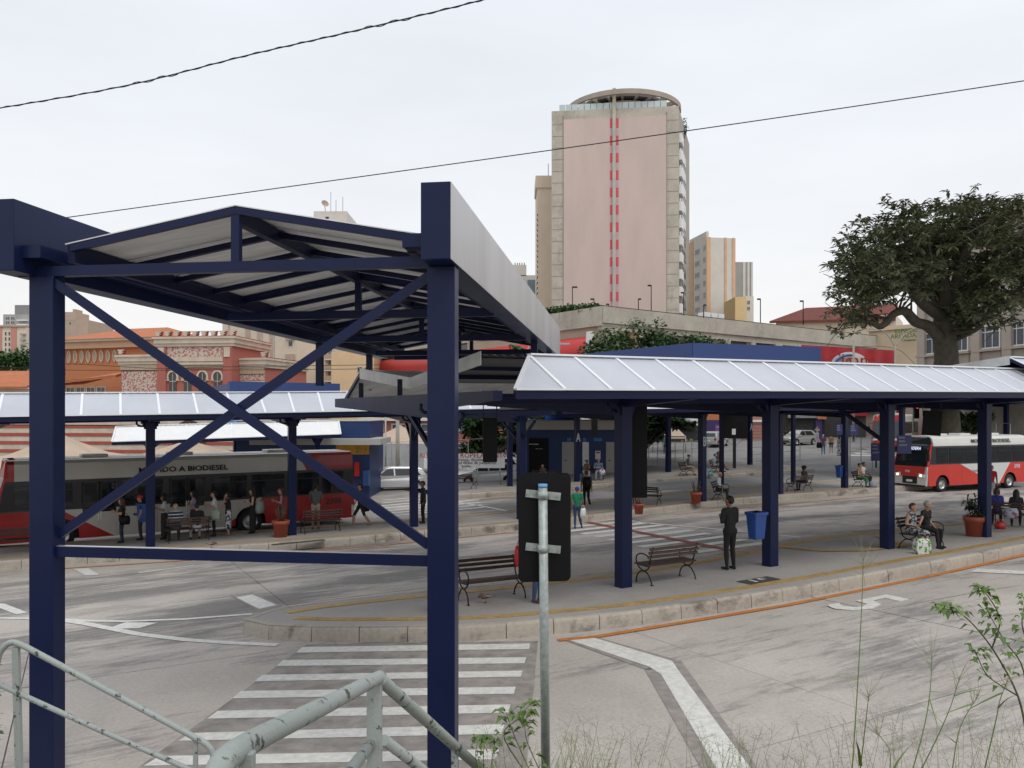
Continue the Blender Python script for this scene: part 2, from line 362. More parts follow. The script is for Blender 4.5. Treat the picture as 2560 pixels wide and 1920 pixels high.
# crosswalk between the second and the front platform
ca, cb = GV(1235, 1122), GV(1590, 1192)
for k in range(11):
    c = ca.lerp(cb, (k + .3) / 11); L_ = 1.9 if k else 1.2
    mark('crosswalk_stripe', [c - U31 * L_ - Vector((-.1, .17, 0)), c + U31 * L_ - Vector((-.1, .17, 0)), c + U31 * L_ + Vector((-.1, .17, 0)), c - U31 * L_ + Vector((-.1, .17, 0))], paintw)
strip('red_walk_band', [ca.lerp(cb, t) for t in (0, .3, .6, 1)], .35, mat('red_road_paint', (.25, .07, .055), .85, 0, .2, 5), MZ + .004)
for k in range(7):
    c = GV(930, 1072 + k * 5.8)
    mark('crosswalk_stripe', [c - U31 * 2.9 + Vector((.08, -.15, 0)), c + U31 * 2.9 + Vector((.08, -.15, 0)), c + U31 * 2.9 - Vector((.08, -.15, 0)), c - U31 * 2.9 - Vector((.08, -.15, 0))], paintw)
for k in range(6):   # far street crosswalk
    a = at(2050 + k * 34, 1128, 84)
    mark('crosswalk_stripe', [(a.x - 2.6, 70 + k * 2.1), (a.x + 2.6, 70 + k * 2.1), (a.x + 2.6, 70.9 + k * 2.1), (a.x - 2.6, 70.9 + k * 2.1)], paintw, -.02)

# ---- platforms
def platform(name, label, front, back, tactile=True, stones=(True, True), ncross=4, edge=.55):
    loc = Vector((front[0][0], front[0][1], 0)); loc.z = g(loc.x, loc.y)
    root = tag(MB().build(name, plat_m), label=label, kind='structure')
    f = smooth_path(front, 6); b = smooth_path(back, 6)
    def even(p, n):
        L_ = [0]
        for a, c in zip(p, p[1:]): L_.append(L_[-1] + (c - a).length)
        out = []
        for k in range(n + 1):
            t = L_[-1] * k / n; i = max(0, min(len(p) - 2, next((q for q in range(len(L_) - 1) if L_[q + 1] >= t), len(p) - 2)))
            out.append(p[i].lerp(p[i + 1], (t - L_[i]) / max(1e-9, L_[i + 1] - L_[i])))
        return out
    N_ = max(12, int(sum((c - a).length for a, c in zip(f, f[1:])) / .9))
    F, B = even(f, N_), even(b, N_)
    mb = MB(); vs = []
    for i in range(N_ + 1):
        for j in range(ncross + 1):
            p = F[i].lerp(B[i], .012 + .976 * j / ncross); vs.append((p.x, p.y, g(p.x, p.y) + KH - .006))
    k = ncross + 1
    mb.add(vs, [(i * k + j, (i + 1) * k + j, (i + 1) * k + j + 1, i * k + j + 1) for i in range(N_) for j in range(ncross)])
    tp = mb.build('platform_top', plat_m, root, fix=False)
    rk = random.Random(len(name))
    for line, sgn, on in ((F, 1, stones[0]), (B, -1, stones[1])):
        if not on: continue
        for i in range(N_):
            a, c = line[i], line[i + 1]; d = (c - a).normalized(); nn = Vector((-d.y, d.x, 0)) * sgn
            if (c - a).length < .03: continue
            a2, c2 = a + d * .008, c - d * .008; wd = .17; q = rk.uniform(-.006, .006); h = KH + rk.uniform(-.004, .006)
            prof = [(q, -.08), (q + .008, h * .55), (q + .018, h - .05), (q + .034, h - .02), (q + .06, h), (q + wd, h), (q + wd, -.08)]
            vs = []
            for p in (a2, c2):
                for u, z in prof:
                    r_ = p + nn * u; vs.append((r_.x, r_.y, g(r_.x, r_.y) + z))
            m_ = len(prof); mb = MB()
            mb.add(vs, [tuple(range(m_)), tuple(range(2 * m_ - 1, m_ - 1, -1))] + [(s_, s_ + m_, (s_ + 1) % m_ + m_, (s_ + 1) % m_) for s_ in range(m_)])
            mb.build('kerb_stone', kerb_m, root)
    return root, F, B
f1 = [(-5.30, 16.05), (-5.02, 15.72), (-4.42, 15.38), (-3.5, 15.18), (-.9, 14.96), (.51, 15.2), (2.63, 15.85), (5.89, 17.5), (10.25, 20.2), (14.83, 23.55), (20, 27.6), (27, 33.3)]
b1 = [(-5.30, 16.1), (-5.25, 16.5), (-4.74, 17.2), (-3.51, 17.85), (-2.0, 18.45), (2.09, 20.1), (5.2, 22.2), (8.4, 24.9), (12.2, 27.2), (15.5, 29.2), (20, 32.4), (25.6, 37.0)]
plat1, F1, B1 = platform('platform', 'front concrete bus platform with rounded nose and yellow tactile strip', f1, b1)
f2 = [(-19.5, 23.9), (-15.64, 24.93), (-12, 26.25), (-7.32, 27.7), (-3.44, 29.47), (.43, 31.32), (4.4, 34.2), (8.34, 37.3), (13.8, 41.0), (20.1, 44.6), (26, 48.2)]
b2 = [(-21.2, 28.0), (-17.4, 29.0), (-13.6, 30.3), (-9.0, 31.8), (-5.3, 33.4), (-1.6, 35.3), (2.0, 38.0), (5.8, 41.0), (11.2, 45.0), (17.5, 49.0), (23.4, 52.6)]
plat2, F2, B2 = platform('platform', 'second concrete bus platform, where the queue waits by the red bus', f2, b2)
f3 = [GV(x, y) for x, y in [(985, 1079), (1116, 1070), (1250, 1059), (1396, 1047), (1530, 1037), (1642, 1029), (1760, 1020)]]
d3 = Vector((-.5, .866, 0))
b3 = [p + d3 * 7.5 for p in f3]
plat3, F3, B3 = platform('platform', 'third concrete bus platform with the blue toilet block', [tuple(p) for p in f3], [tuple(p) for p in b3], stones=(True, False))
# tactile tiles
tm = MB(); tm.bx(-.122, .122, -.122, .122, -.004, .004)
for k in range(4): tm.bx(-.10 + k * .058, -.074 + k * .058, -.115, .115, .004, .0085)
tile0 = tm.build('tactile_tile', tact); used = [False]
def tiles(line, sgn, off, root, i0=0, i1=None, lim=400):
    pts = []
    for i, p in enumerate(line):
        d = (line[min(i + 1, len(line) - 1)] - line[max(i - 1, 0)]).normalized(); pts.append(p + Vector((-d.y, d.x, 0)) * sgn * off)
    rs = resample(pts, .25)[i0:i1][:lim]
    for a, c in zip(rs, rs[1:]):
        d = (c - a).normalized(); z = g(a.x, a.y) + KH + .002; rz = math.atan2(d.y, d.x)
        n_ = Vector((-d.y, d.x, 0)); sl = g(a.x + d.x, a.y + d.y) - g(a.x, a.y); sn = g(a.x + n_.x, a.y + n_.y) - g(a.x, a.y)
        rot = (Matrix.Rotation(rz, 3, 'Z') @ Matrix.Rotation(math.atan(sn), 3, 'X') @ Matrix.Rotation(-math.atan(sl), 3, 'Y')).to_euler()
        if not used[0]: used[0] = True; tile0.parent = root; tile0.location = (a.x, a.y, z); tile0.rotation_euler = rot
        else: dup(tile0, root, (a.x, a.y, z), rot=rot)
tiles(F1, 1, .62, plat1, 4, 116)
tiles(B1, -1, .62, plat1, 3, 110)
tiles(F2, 1, .7, plat2, 10, 75)
strip('tactile_band', [p + Vector((-.3, .55, 0)) for p in F2[20:]], .28, tact, KH + .004, plat2)
strip('tactile_band', [p + Vector((.3, -.55, 0)) for p in B2[2:]], .28, tact, KH + .004, plat2)
strip('tactile_band', [p + Vector((-.3, .55, 0)) for p in F3[1:]], .28, tact, KH + .004, plat3)
strip('tactile_band', [p + Vector((-.45, .6, 0)) for p in F1[30:]], .28, tact, KH + .005, plat1)
# ramp outline on the back of the front platform
rm = [GV(x, y, KH) for x, y in [(1690, 1182), (1780, 1190), (1870, 1189), (1955, 1178), (1895, 1157), (1815, 1159), (1700, 1179)]]
strip('tactile_band', rm[:4], .3, tact, KH + .012, plat1); strip('tactile_band', rm[3:5], .3, tact, KH + .012, plat1)
# orange line along the kerb
strip('kerb_line', [GV(x, y) for x, y in [(1205, 1384), (1290, 1376), (1400, 1358), (1550, 1333), (1700, 1308), (1850, 1278), (2000, 1247), (2212, 1200), (2400, 1160)]], .17, painto, MZ + .003)
strip('kerb_line', [GV(x, y) for x, y in [(80, 1232), (300, 1218), (520, 1203), (700, 1189), (900, 1171), (1120, 1149)]], .14, painto, MZ)
strip('kerb_line', [GV(x, y) for x, y in [(1460, 1112), (1600, 1098), (1750, 1084), (1900, 1071)]], .14, painto, MZ)
strip('kerb_line', [GV(x, y) for x, y in [(1000, 1082), (1120, 1073), (1250, 1063), (1400, 1051), (1640, 1033)]], .14, painto, MZ)
c = GV(1870, 1305); text('road_numeral', '5', 2.2, paintw, road, frame((c.x, c.y, c.z + .014), (.515, -.857, 0), U31 + Vector((0, 0, .014))), .001, (.75, 1.25), .03)
c = G(1897, 1451, KH); mark('number_plate_paint', [c + U31 * .5 + UN * .22, c - U31 * .5 + UN * .22, c - U31 * .5 - UN * .22, c + U31 * .5 - UN * .22], mat('black_floor_paint', (.06, .058, .055), .8, 0, .3, 8), KH + .006, 2, plat1)
text('number_paint', '15', .62, paintw, plat1, frame((c.x, c.y, c.z + .008), U31, Vector((-.515, .857, 0))), .001, (1.1, .6))
c = G(747, 1356, KH); mark('drain_grate', [c + U31 * .9 + UN * .2, c - U31 * .9 + UN * .2, c - U31 * .9 - UN * .2, c + U31 * .9 - UN * .2], MATS['black_floor_paint'], KH + .006, 2, plat2)
# embankment the camera stands on
def ez(x, y): return 2.25 - .155 * cl(y, -5, 6.5) + .10 * math.sin(x * 1.3) * .5 - .06
mb = MB(); nx, ny = 24, 10; vs = []
for i in range(nx + 1):
    for j in range(ny + 1):
        x = -10 + 20 * i / nx; y = -4 + 10.2 * j / ny
        stair = -4.6 < x < -.2 and y > 2.6
        z = ez(x, y)
        if stair: z = min(z, 2.1 - .45 * (y - 2.6))
        vs.append((x, y, z))
k = ny + 1
mb.add(vs, [(i * k + j, (i + 1) * k + j, (i + 1) * k + j + 1, i * k + j + 1) for i in range(nx) for j in range(ny)])
for i in range(nx):
    a = vs[i * k + ny]; b = vs[(i + 1) * k + ny]; mb.quad(a, b, (b[0], b[1] + .25, -.2), (a[0], a[1] + .25, -.2))
earth = mat('earth', (.15, .12, .085), .95, 0, .35, 5, .5, 30)
tag(mb.build('embankment', earth), kind='structure')
# ================================================================== platform canopies
letter_m = mat('letter_grey', (.55, .56, .58), .5, 0, .05, 3)
corr = mat('corrugated_white', (.50, .50, .49), .5, 0, .08, 2)
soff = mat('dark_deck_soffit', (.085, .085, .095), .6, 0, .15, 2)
corr2 = mat('bright_white_sheet', (.78, .78, .76), .5, 0, .05, 2)
gutm = mat('gutter_flashing', (.44, .45, .43), .45, .2, .22, 2.2)
PN = [-2.44, -1.2, 2.1, 5.4, 6.64]; PZ = [4.34, 5.02, 4.66, 5.02, 4.34]
def row_fn(row):
    p = smooth_path(row, 10); L_ = [0]
    for a, b in zip(p, p[1:]): L_.append(L_[-1] + (b - a).length)
    def fn(s):
        if s <= 0: d = (p[1] - p[0]).normalized(); q = p[0] + d * s
        elif s >= L_[-1]: d = (p[-1] - p[-2]).normalized(); q = p[-1] + d * (s - L_[-1])
        else:
            i = next(k for k in range(len(L_) - 1) if L_[k + 1] >= s); d = (p[i + 1] - p[i]).normalized(); q = p[i].lerp(p[i + 1], (s - L_[i]) / (L_[i + 1] - L_[i]))
        return q, d, Vector((-d.y, d.x, 0))
    fn.L = L_[-1]; return fn
def canopy(label, row, s0, s1, colS, step=1.05, zlin=None, zoff=0.0, braces=(), letters={}, mirror=1, colh=4.1, pipes=True, back=True, skirt=True, pm=None, hip=False):
    fn = row_fn(row); q0, d0, n0 = fn(s0); loc = Vector((q0.x, q0.y, g(q0.x, q0.y) + KH + zoff))
    root = thing('bus_canopy', label, 'canopy', loc)
    def P(s, n_, z):
        q, d, nn = fn(s); r_ = q + nn * n_; return Vector((r_.x, r_.y, (zlin[0] + zlin[1] * s if zlin else g(q.x, q.y)) + KH + zoff + z))
    B = lambda mb, nm, m, par=root, **k: mb.build(nm, m, par, loc, **k)
    K = max(1, round((s1 - s0) / step)); st = [s0 + (s1 - s0) * i / K for i in range(K + 1)]
    for i in range(K if skirt else 0):
        a, b = st[i] + .012, st[i + 1] - .012; mb = MB()
        t = .02
        vs = [P(a, PN[0], PZ[0]), P(b, PN[0], PZ[0]), P(b, PN[1], PZ[1]), P(a, PN[1], PZ[1])]
        if hip and i == 0: vs[3] = P(b - .03, PN[1], PZ[1])
        mb.add(vs + [v - Vector((0, 0, t)) for v in vs], [(0, 1, 2, 3), (7, 6, 5, 4), (0, 4, 5, 1), (1, 5, 6, 2), (2, 6, 7, 3), (3, 7, 4, 0)])
        B(mb, 'roof_panel', pm or panel, fix=False)
    for s in (st if skirt else []):
        mb = MB(); q, d, nn = fn(s)
        mb.beam(P(s, PN[0] + .01, PZ[0] + .012), P(s if not (hip and s == st[0]) else st[1], PN[1], PZ[1] + .012), .07, .022, 0, up=(0, 0, 1)); B(mb, 'panel_joint', flash, fix=False)
    rid = MB(); ev = MB(); beam = MB(); vr = MB(); bk = MB(); lb = MB(); bev = MB()
    for i in range(K):
        a, b = st[i], st[i + 1]
        if not (hip and i == 0): rid.beam(P(a, PN[1] + .02, PZ[1] + .03), P(b, PN[1] + .02, PZ[1] + .03), .16, .035)
        ev.beam(P(a, PN[0] - .02, PZ[0] + .004), P(b, PN[0] - .02, PZ[0] + .004), .05, .03)
        beam.beam(P(a, PN[0] + .04, PZ[0] - .09), P(b, PN[0] + .04, PZ[0] - .09), .08, .15)
        lb.beam(P(a, 0, PZ[0] - .13), P(b, 0, PZ[0] - .13), .2, .22)
        bev.beam(P(a, PN[4] - .04, PZ[4] - .115), P(b, PN[4] - .04, PZ[4] - .115), .08, .2)
        m2 = 5
        for k in range(m2):   # corrugated valley roof
            for (n1, z1, n2, z2) in ((PN[1] + .1, PZ[1] - .02, PN[2], PZ[2]), (PN[2], PZ[2], PN[3] - .1, PZ[3] - .02)):
                c0 = a + (b - a) * k / m2; c1 = a + (b - a) * (k + .5) / m2; c2 = a + (b - a) * (k + 1) / m2
                vr.quad(P(c0, n1, z1), P(c1, n1, z1 + .04), P(c1, n2, z2 + .04), P(c0, n2, z2)); vr.quad(P(c1, n1, z1 + .04), P(c2, n1, z1), P(c2, n2, z2), P(c1, n2, z2 + .04))
        vs = [P(a, PN[3], PZ[3]), P(b, PN[3], PZ[3]), P(b, PN[4], PZ[4]), P(a, PN[4], PZ[4])]; bk.add(vs + [v - Vector((0, 0, .02)) for v in vs], [(0, 1, 2, 3), (7, 6, 5, 4), (2, 6, 7, 3), (0, 4, 5, 1)])
    if not skirt:
        for i in range(K): rid.beam(P(st[i], PN[0], PZ[0] + .03), P(st[i], PN[1], PZ[1] - .1), .05, .06)
    for n_, z_ in ((-.1, 4.83), (1.0, 4.70), (3.2, 4.70), (4.4, 4.84)):
        pu = MB()
        for i in range(K): pu.beam(P(st[i], n_, z_), P(st[i + 1], n_, z_), .08, .1)
        B(pu, 'purlin', navyd)
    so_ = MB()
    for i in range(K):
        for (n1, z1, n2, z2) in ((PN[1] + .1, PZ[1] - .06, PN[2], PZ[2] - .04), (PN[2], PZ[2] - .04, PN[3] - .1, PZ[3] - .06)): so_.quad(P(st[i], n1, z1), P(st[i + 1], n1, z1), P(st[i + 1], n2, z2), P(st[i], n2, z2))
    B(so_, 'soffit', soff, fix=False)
    B(rid, 'ridge_flashing', flash); B(ev, 'eave_trim', flash); B(beam, 'eave_beam', navyd); B(lb, 'main_beam', navyd); B(vr, 'valley_roof', corr, fix=False); B(bk, 'back_roof', under); B(bev, 'back_eave_beam', navyd)
    for s, o_ in ((s0, -1), (s1, 1)):    # white V fascia at the open ends
        mb = MB(); q, d, nn = fn(s); w_ = d * (.012 * o_)
        for n1, z1, n2, z2 in ((PN[1], PZ[1], PN[2], PZ[2]), (PN[2], PZ[2], PN[3], PZ[3])):
            mb.prism([P(s, n1, z1 + .06) + w_, P(s, n2, z2 + .06) + w_, P(s, n2, z2 - .2) + w_, P(s, n1, z1 - .2) + w_], d * (.02 * o_))
        B(mb, 'end_fascia', gutm)
        mb = MB()
        if not (hip and o_ < 0): mb.beam(P(s, PN[0] + .03, PZ[0] - .03) - w_, P(s, PN[1], PZ[1] - .05) - w_, .06, .09)
        mb.beam(P(s, PN[4] - .03, PZ[4] - .03) - w_, P(s, PN[3], PZ[3] - .05) - w_, .06, .09)
        B(mb, 'end_rafter', navyd)
    for ci, s in enumerate(colS):
        q, d, nn = fn(s); b0 = P(s, 0, 0); rz = math.atan2(d.y, d.x)
        mb = MB(); mb.box((b0.x, b0.y, b0.z + colh / 2 - .15), (.285, .285, colh + .3), rz); cc = B(mb, 'column', navy, bevel=.012)
        for sg in (-1, 1):
            mb = MB()
            for kk, (off, hh) in enumerate(((.055, .26), (.10, .17), (.15, .08))):
                mb.box(Vector((b0.x, b0.y, b0.z + colh - hh / 2)) + d * sg * (.1425 + off / 2 + .001), (off, .22, hh), rz)
            B(mb, 'column_bracket', navyd)
        # tapering cantilever beam
        mb = MB(); hw = d * .09
        for n1, n2, za, zb in ((0, PN[4] - .25, .50, .22), (0, PN[0] + .12, .30, .16)):
            top = PZ[0] - .02
            vs = [P(s, n1, top) - hw, P(s, n1, top) + hw, P(s, n1, top - za) + hw, P(s, n1, top - za) - hw, P(s, n2, top) - hw, P(s, n2, top) + hw, P(s, n2, top - zb) + hw, P(s, n2, top - zb) - hw]
            mb.add(vs, [(0, 1, 2, 3), (7, 6, 5, 4), (0, 4, 5, 1), (1, 5, 6, 2), (2, 6, 7, 3), (3, 7, 4, 0)])
        for n_ in (2.1, 4.6): mb.beam(P(s, n_, PZ[0] - .05), P(s, n_, PZ[2] + .02), .1, .1)
        B(mb, 'cantilever_beam', navyd)
        if pipes:
            mb = MB(); a = P(s, 0, 4.12) - d * .42; mb.tube([a, a - Vector((0, 0, .1)), a - Vector((0, 0, .17)) + d * .06, a - Vector((0, 0, .19)) + d * .28], .035, 8); B(mb, 'drain_pipe', navyd)
        for bi, sg in braces:
            if bi == ci:
                mb = MB(); n_ = 1.55 if sg > 0 else -1.0; mb.beam(P(s, n_, PZ[0] - .42), P(s, .1 * sg, 3.0 if sg > 0 else 3.2), .09, .09); B(mb, 'brace', navyd)
        if ci in letters:
            ch, dirv, hz, sz = letters[ci]; v = -nn; r_ = Vector((-v.y, v.x, 0))
            o_ = text('lettering', ch, sz, letter_m, cc, frame(Vector((b0.x, b0.y, b0.z + hz)) + v * .147 - loc, r_, (0, 0, 1)), .004, (.62, 1), .012)
    return root, P, fn
n31 = Vector((-.515, .857, 0))
row1 = [(-1.4, 16.0), (2.49, 18.23), (6.46, 20.4), (10.44, 22.7), (14.6, 25.2), (19, 27.9), (24, 30.9)]
can1, P1, fn1 = canopy('long navy canopy with grey skirt panels over the front platform', row1, .28, 22.9, [0, 4.48, 9.0, 13.6, 18.45], zlin=(-.10, .011), braces=((0, 1), (0, -1), (3, 1)), hip=True)
can1b, P1b, fn1b = canopy('raised continuation of the front canopy at the right edge', row1, 17.6, 33, [24.0, 29.0], zoff=.34, zlin=(-.10, .011))
row2 = [(-20.6, 23.3), (-16.3, 25.4), (-12.11, 27.44), (-7.94, 29.57), (-3.69, 31.13)]
can2, P2, fn2 = canopy('canopy with pale sloping panels above the bus queue', row2, 0, 21.2, [.1, 4.75, 9.4, 14.1, 18.6], zoff=.1, braces=((4, 1), (4, -1)))
row2b = [(.37, 32.68), (4.6, 35.3), (8.87, 38.04), (13.6, 41.4), (18.38, 44.87)]
can2b, P2b, fn2b = canopy('navy canopy behind the front one, with letter B on its column', row2b, .3, 22.4, [0, 5, 10.05, 15.8, 21.6], zoff=.02, braces=((0, 1), (0, -1)), letters={2: ('B', (-.25, -1, 0), 2.75, .62)})
row3 = [(-3.0, 47.8), (-.17, 48.96), (4.07, 50.89), (10.6, 55.2), (17.56, 60.0), (24, 64.5)]
can3, P3, fn3 = canopy('far canopy in front of the blue toilet block', row3, .2, 24, [3.1, 7.7, 15.5, 23.9], zoff=.12, letters={1: ('A', (-.1, -1, 0), 2.6, .75), 3: ('A', (.4, -1, 0), 2.6, .75)}, pipes=False)
row5 = [(24.5, 52.0), (29.5, 55.2), (35.5, 59), (43, 64)]
can5, P5, fn5 = canopy('far canopy at the right, behind the white and red minibus', row5, -1.5, 20, [.6, 6.6, 13.5], zoff=.42, letters={1: ('B', (-.35, -1, 0), 2.35, .75)}, pipes=False)
row6 = [(-18.6, 41.0), (-13.5, 42.6), (-9, 44)]
can6, P6, fn6 = canopy('small low canopy with white corrugated roof beyond the red bus', row6, -1.0, 9.6, [.4, 8.6], zoff=-.78, pipes=False, pm=corr2)

# ================================================================== near walkway canopy
O0 = Vector((-3.035, 9.02, 0)); ph = R(7.8); AX = Vector((math.sin(ph), math.cos(ph), 0)); AC = Vector((math.cos(ph), -math.sin(ph), 0)); HS = 2.316
W = thing('walkway_canopy', 'large navy steel walkway canopy with X brace in the foreground', 'canopy', (O0.x, O0.y, 0))
def Q(c, s, z): return O0 + AC * c + AX * s + Vector((0, 0, z))
BW = lambda mb, nm, m, par=W, **k: mb.build(nm, m, par, O0, **k)
rz0 = -ph
for c in (-HS, HS):
    mb = MB(); mb.box(Q(c, .02, 2.82), (.30, .21, 5.69), rz0); BW(mb, 'column', navy, bevel=.012)
LEN = 14.3
for c in (-HS - .22, HS + .02):
    mb = MB(); mb.box(Q(c, LEN / 2 - .42, 6.065), (.31, LEN, .79), rz0); bo = BW(mb, 'box_beam', navy, bevel=.01)
    mb = MB(); sg = 1 if c > 0 else -1
    for k in range(2):
        l_ = LEN / 2 if k else LEN / 2; mid = -.42 + l_ * (k + .5)
        mb.box(Q(c + sg * .1585, mid, 6.065), (.004, l_ - .012, .784), rz0)
    BW(mb, 'box_beam_cladding', steel if sg > 0 else navy, bo)
    mb = MB(); mb.box(Q(c - sg * .27, LEN / 2 - .35, 5.90), (.22, LEN - .1, .14), rz0); BW(mb, 'gutter', navy)
mb = MB(); mb.beam(Q(-HS - .3, -.02, 5.72), Q(HS + .05, -.02, 5.72), .1, .115); BW(mb, 'tie_beam', navy)
EV, RZ, ez0 = 1.98, 6.34, 5.98
for k, s in enumerate((-.02, 4.15, 8.3, 12.3, 14.0)):
    mb = MB()
    if k: mb.beam(Q(-HS + .1, s, 5.70), Q(HS - .1, s, 5.70), .09, .13)
    mb.beam(Q(0, s, 5.76), Q(0, s, RZ - .05), .08, .09) if False else mb.box(Q(0, s, (5.77 + RZ - .06) / 2), (.095, .08, RZ - 5.83), rz0)
    mb.beam(Q(-EV, s, ez0), Q(0, s, RZ), .07, .075, up=(0, 0, 1)); mb.beam(Q(EV, s, ez0), Q(0, s, RZ), .07, .075)
    BW(mb, 'roof_truss', navy)
mb = MB(); mb.beam(Q(0, -.05, RZ - .06), Q(0, LEN - .3, RZ - .06), .10, .16); BW(mb, 'ridge_beam', navyd)
for sg in (-1, 1):
    mb = MB(); mb.beam(Q(sg * EV, -.03, ez0 - .06), Q(sg * EV, LEN - .3, ez0 - .06), .09, .2); BW(mb, 'eave_beam', navyd)
for k in range(1, 14):
    s = k * 1.045
    mb = MB(); mb.beam(Q(-EV, s, ez0 - .035), Q(0, s, RZ - .035), .07, .07); mb.beam(Q(EV, s, ez0 - .035), Q(0, s, RZ - .035), .07, .07); BW(mb, 'rafter', navyd)
    a, b = s - 1.045 + .008, s - .008
for k in range(14):
    a, b = k * 1.045 - .06 * (k == 0) + .006, (k + 1) * 1.045 - .006
    for sg in (-1, 1):
        mb = MB(); vs = [Q(sg * (EV + .06), a, ez0 + .05), Q(sg * (EV + .06), b, ez0 + .05), Q(0, b, RZ + .06), Q(0, a, RZ + .06)]
        mb.add(vs + [v - Vector((0, 0, .012)) for v in vs], [(0, 1, 2, 3), (7, 6, 5, 4), (0, 4, 5, 1), (1, 5, 6, 2), (2, 6, 7, 3), (3, 7, 4, 0)])
        BW(mb, 'roof_sheet', under)
mb = MB(); mb.beam(Q(-HS + .1, 0, 5.62), Q(HS - .13, 0, 2.66), .028, .12, up=(0, 1, 0)); mb2 = MB()
mb = MB(); mb.beam(Q(-HS + .13, -.03, 5.60), Q(HS - .14, -.03, 2.70), .05, .098, up=(0, 0, 1)); BW(mb, 'cross_brace', navy)
mb = MB(); mb.beam(Q(HS - .13, .035, 5.60), Q(-HS + .14, .035, 2.72), .05, .098, up=(0, 0, 1)); BW(mb, 'cross_brace', navy)
mb = MB(); mb.beam(Q(-HS + .13, .0, 2.535), Q(HS - .14, .0, 2.535), .07, .12); BW(mb, 'lower_brace', navy)
mb = MB(); mb.beam(Q(-HS + .13, 0, 2.598), Q(HS - .14, 0, 2.598), .066, .005); BW(mb, 'brace_glint', steel)  # thin pale strip laid on as the light reflected along the brace's top
for s in (9.0, 12.6):
    for c in (-HS - .2, HS): 
        mb = MB(); mb.box(Q(c, s, 5.2), (.14, .14, .94), rz0); BW(mb, 'post', navyd)

# ================================================================== street furniture
def bench_proto():
    t = thing('bench', '', 'bench')
    for k, (y, z) in enumerate([(-.20, .63), (-.235, .725), (-.27, .815)]):
        mb = MB(); mb.box((0, y, z), (1.5, .028, .065), rot=Matrix.Rotation(R(-18), 3, 'X')); mb.build('back_slat', wood, t, bevel=.006)
    for k in range(5):
        mb = MB(); mb.box((0, .245 - k * .095, .44 - .004 * k), (1.5, .07, .03)); mb.build('seat_slat', wood, t, bevel=.006)
    for x in (-.66, .66):
        mb = MB(); r = .016
        mb.tube(smooth_path([(x, .30, .0), (x, .285, .12), (x, .20, .24), (x, .06, .285), (x, -.08, .25), (x, -.19, .12), (x, -.235, .0)], 5), r, 6)
        mb.tube(smooth_path([(x, .27, .42), (x, .22, .36), (x, .06, .29), (x, -.09, .34), (x, -.15, .42)], 5), r, 6)
        mb.tube(smooth_path([(x, -.11, .40), (x, -.17, .52), (x, -.21, .66), (x, -.285, .86)], 5), r * 1.1, 6)
        mb.tube(smooth_path([(x, .28, .42), (x, .31, .52), (x, .27, .62), (x, .12, .67), (x, -.05, .65), (x, -.19, .58)], 5), r, 6)
        mb.beam((x, .29, .415), (x, -.16, .405), .03, .025)
        for y in (.30, -.235): mb.box((x, y, .006), (.05, .06, .012))
        mb.build('end_frame', iron, t)
    return t
BP = bench_proto(); bench_used = [0]
def bench(p, face, label, group='cast iron benches along the platforms'):
    rz = math.atan2(-face[0], face[1])
    if not bench_used[0]:
        bench_used[0] = 1; BP.location = p; BP.rotation_euler = (0, 0, rz); tag(BP, label, 'bench', group); return BP
    return copy_tree(BP, None, p, rz, label, group)
nb, nf = n31, -n31
def pick(x, y, h=KH): return G(x, y, h)
benches = {
 'b1': bench(pick(1228, 1498), (.45, -.89), 'empty bench beside the sign post, near the platform nose'),
 'b2': bench(pick(1668, 1452), nb, 'empty bench just right of the first navy column'),
 'b3': bench(pick(2300, 1368), (.55, -.83), 'bench with two women and a green shopping bag'),
 'b4': bench(pick(2545, 1318), (.5, .86), 'bench at the right edge, with a woman in blue'),
 'b5': bench(pick(470, 1352), nb, 'bench in the bus queue with men seated on it'),
 'b6': bench(pick(802, 1330), nb, 'empty bench in front of the red bus rear'),
 'b7': bench(pick(20, 1384), nb, 'bench at the far left edge in front of the red bus'),
 'b8': bench(pick(1612, 1262), (.5, .86), 'bench partly hidden behind the tall dark hanging board'),
 'b9': bench(pick(1800, 1248), (.9, -.43), 'bench with an old man in a light blue shirt'),
 'b10': bench(pick(2000, 1228), nb, 'bench with a person in black and white seen from behind'),
 'b11': bench(pick(2152, 1216), (.75, -.66), 'bench with a couple behind the navy column'),
 'b12': bench(pick(1715, 1188), (.85, -.5), 'bench on the far platform with a man in a cap'),
 'b13': bench(pick(1160, 1224), (.6, -.8), 'bench on the far platform below the white warning banner'),
 'b14': bench(pick(1482, 1200), (-.1, -1), 'bench in front of the toilet doors'),
 'b16': bench(pick(1357, 1212), (-.3, -1), 'bench behind the traffic sign plate, by the blue wall'),
 'b15': bench(pick(1790, 1180), (.85, -.5), 'bench beyond the letter B column with a man in shorts'),
}
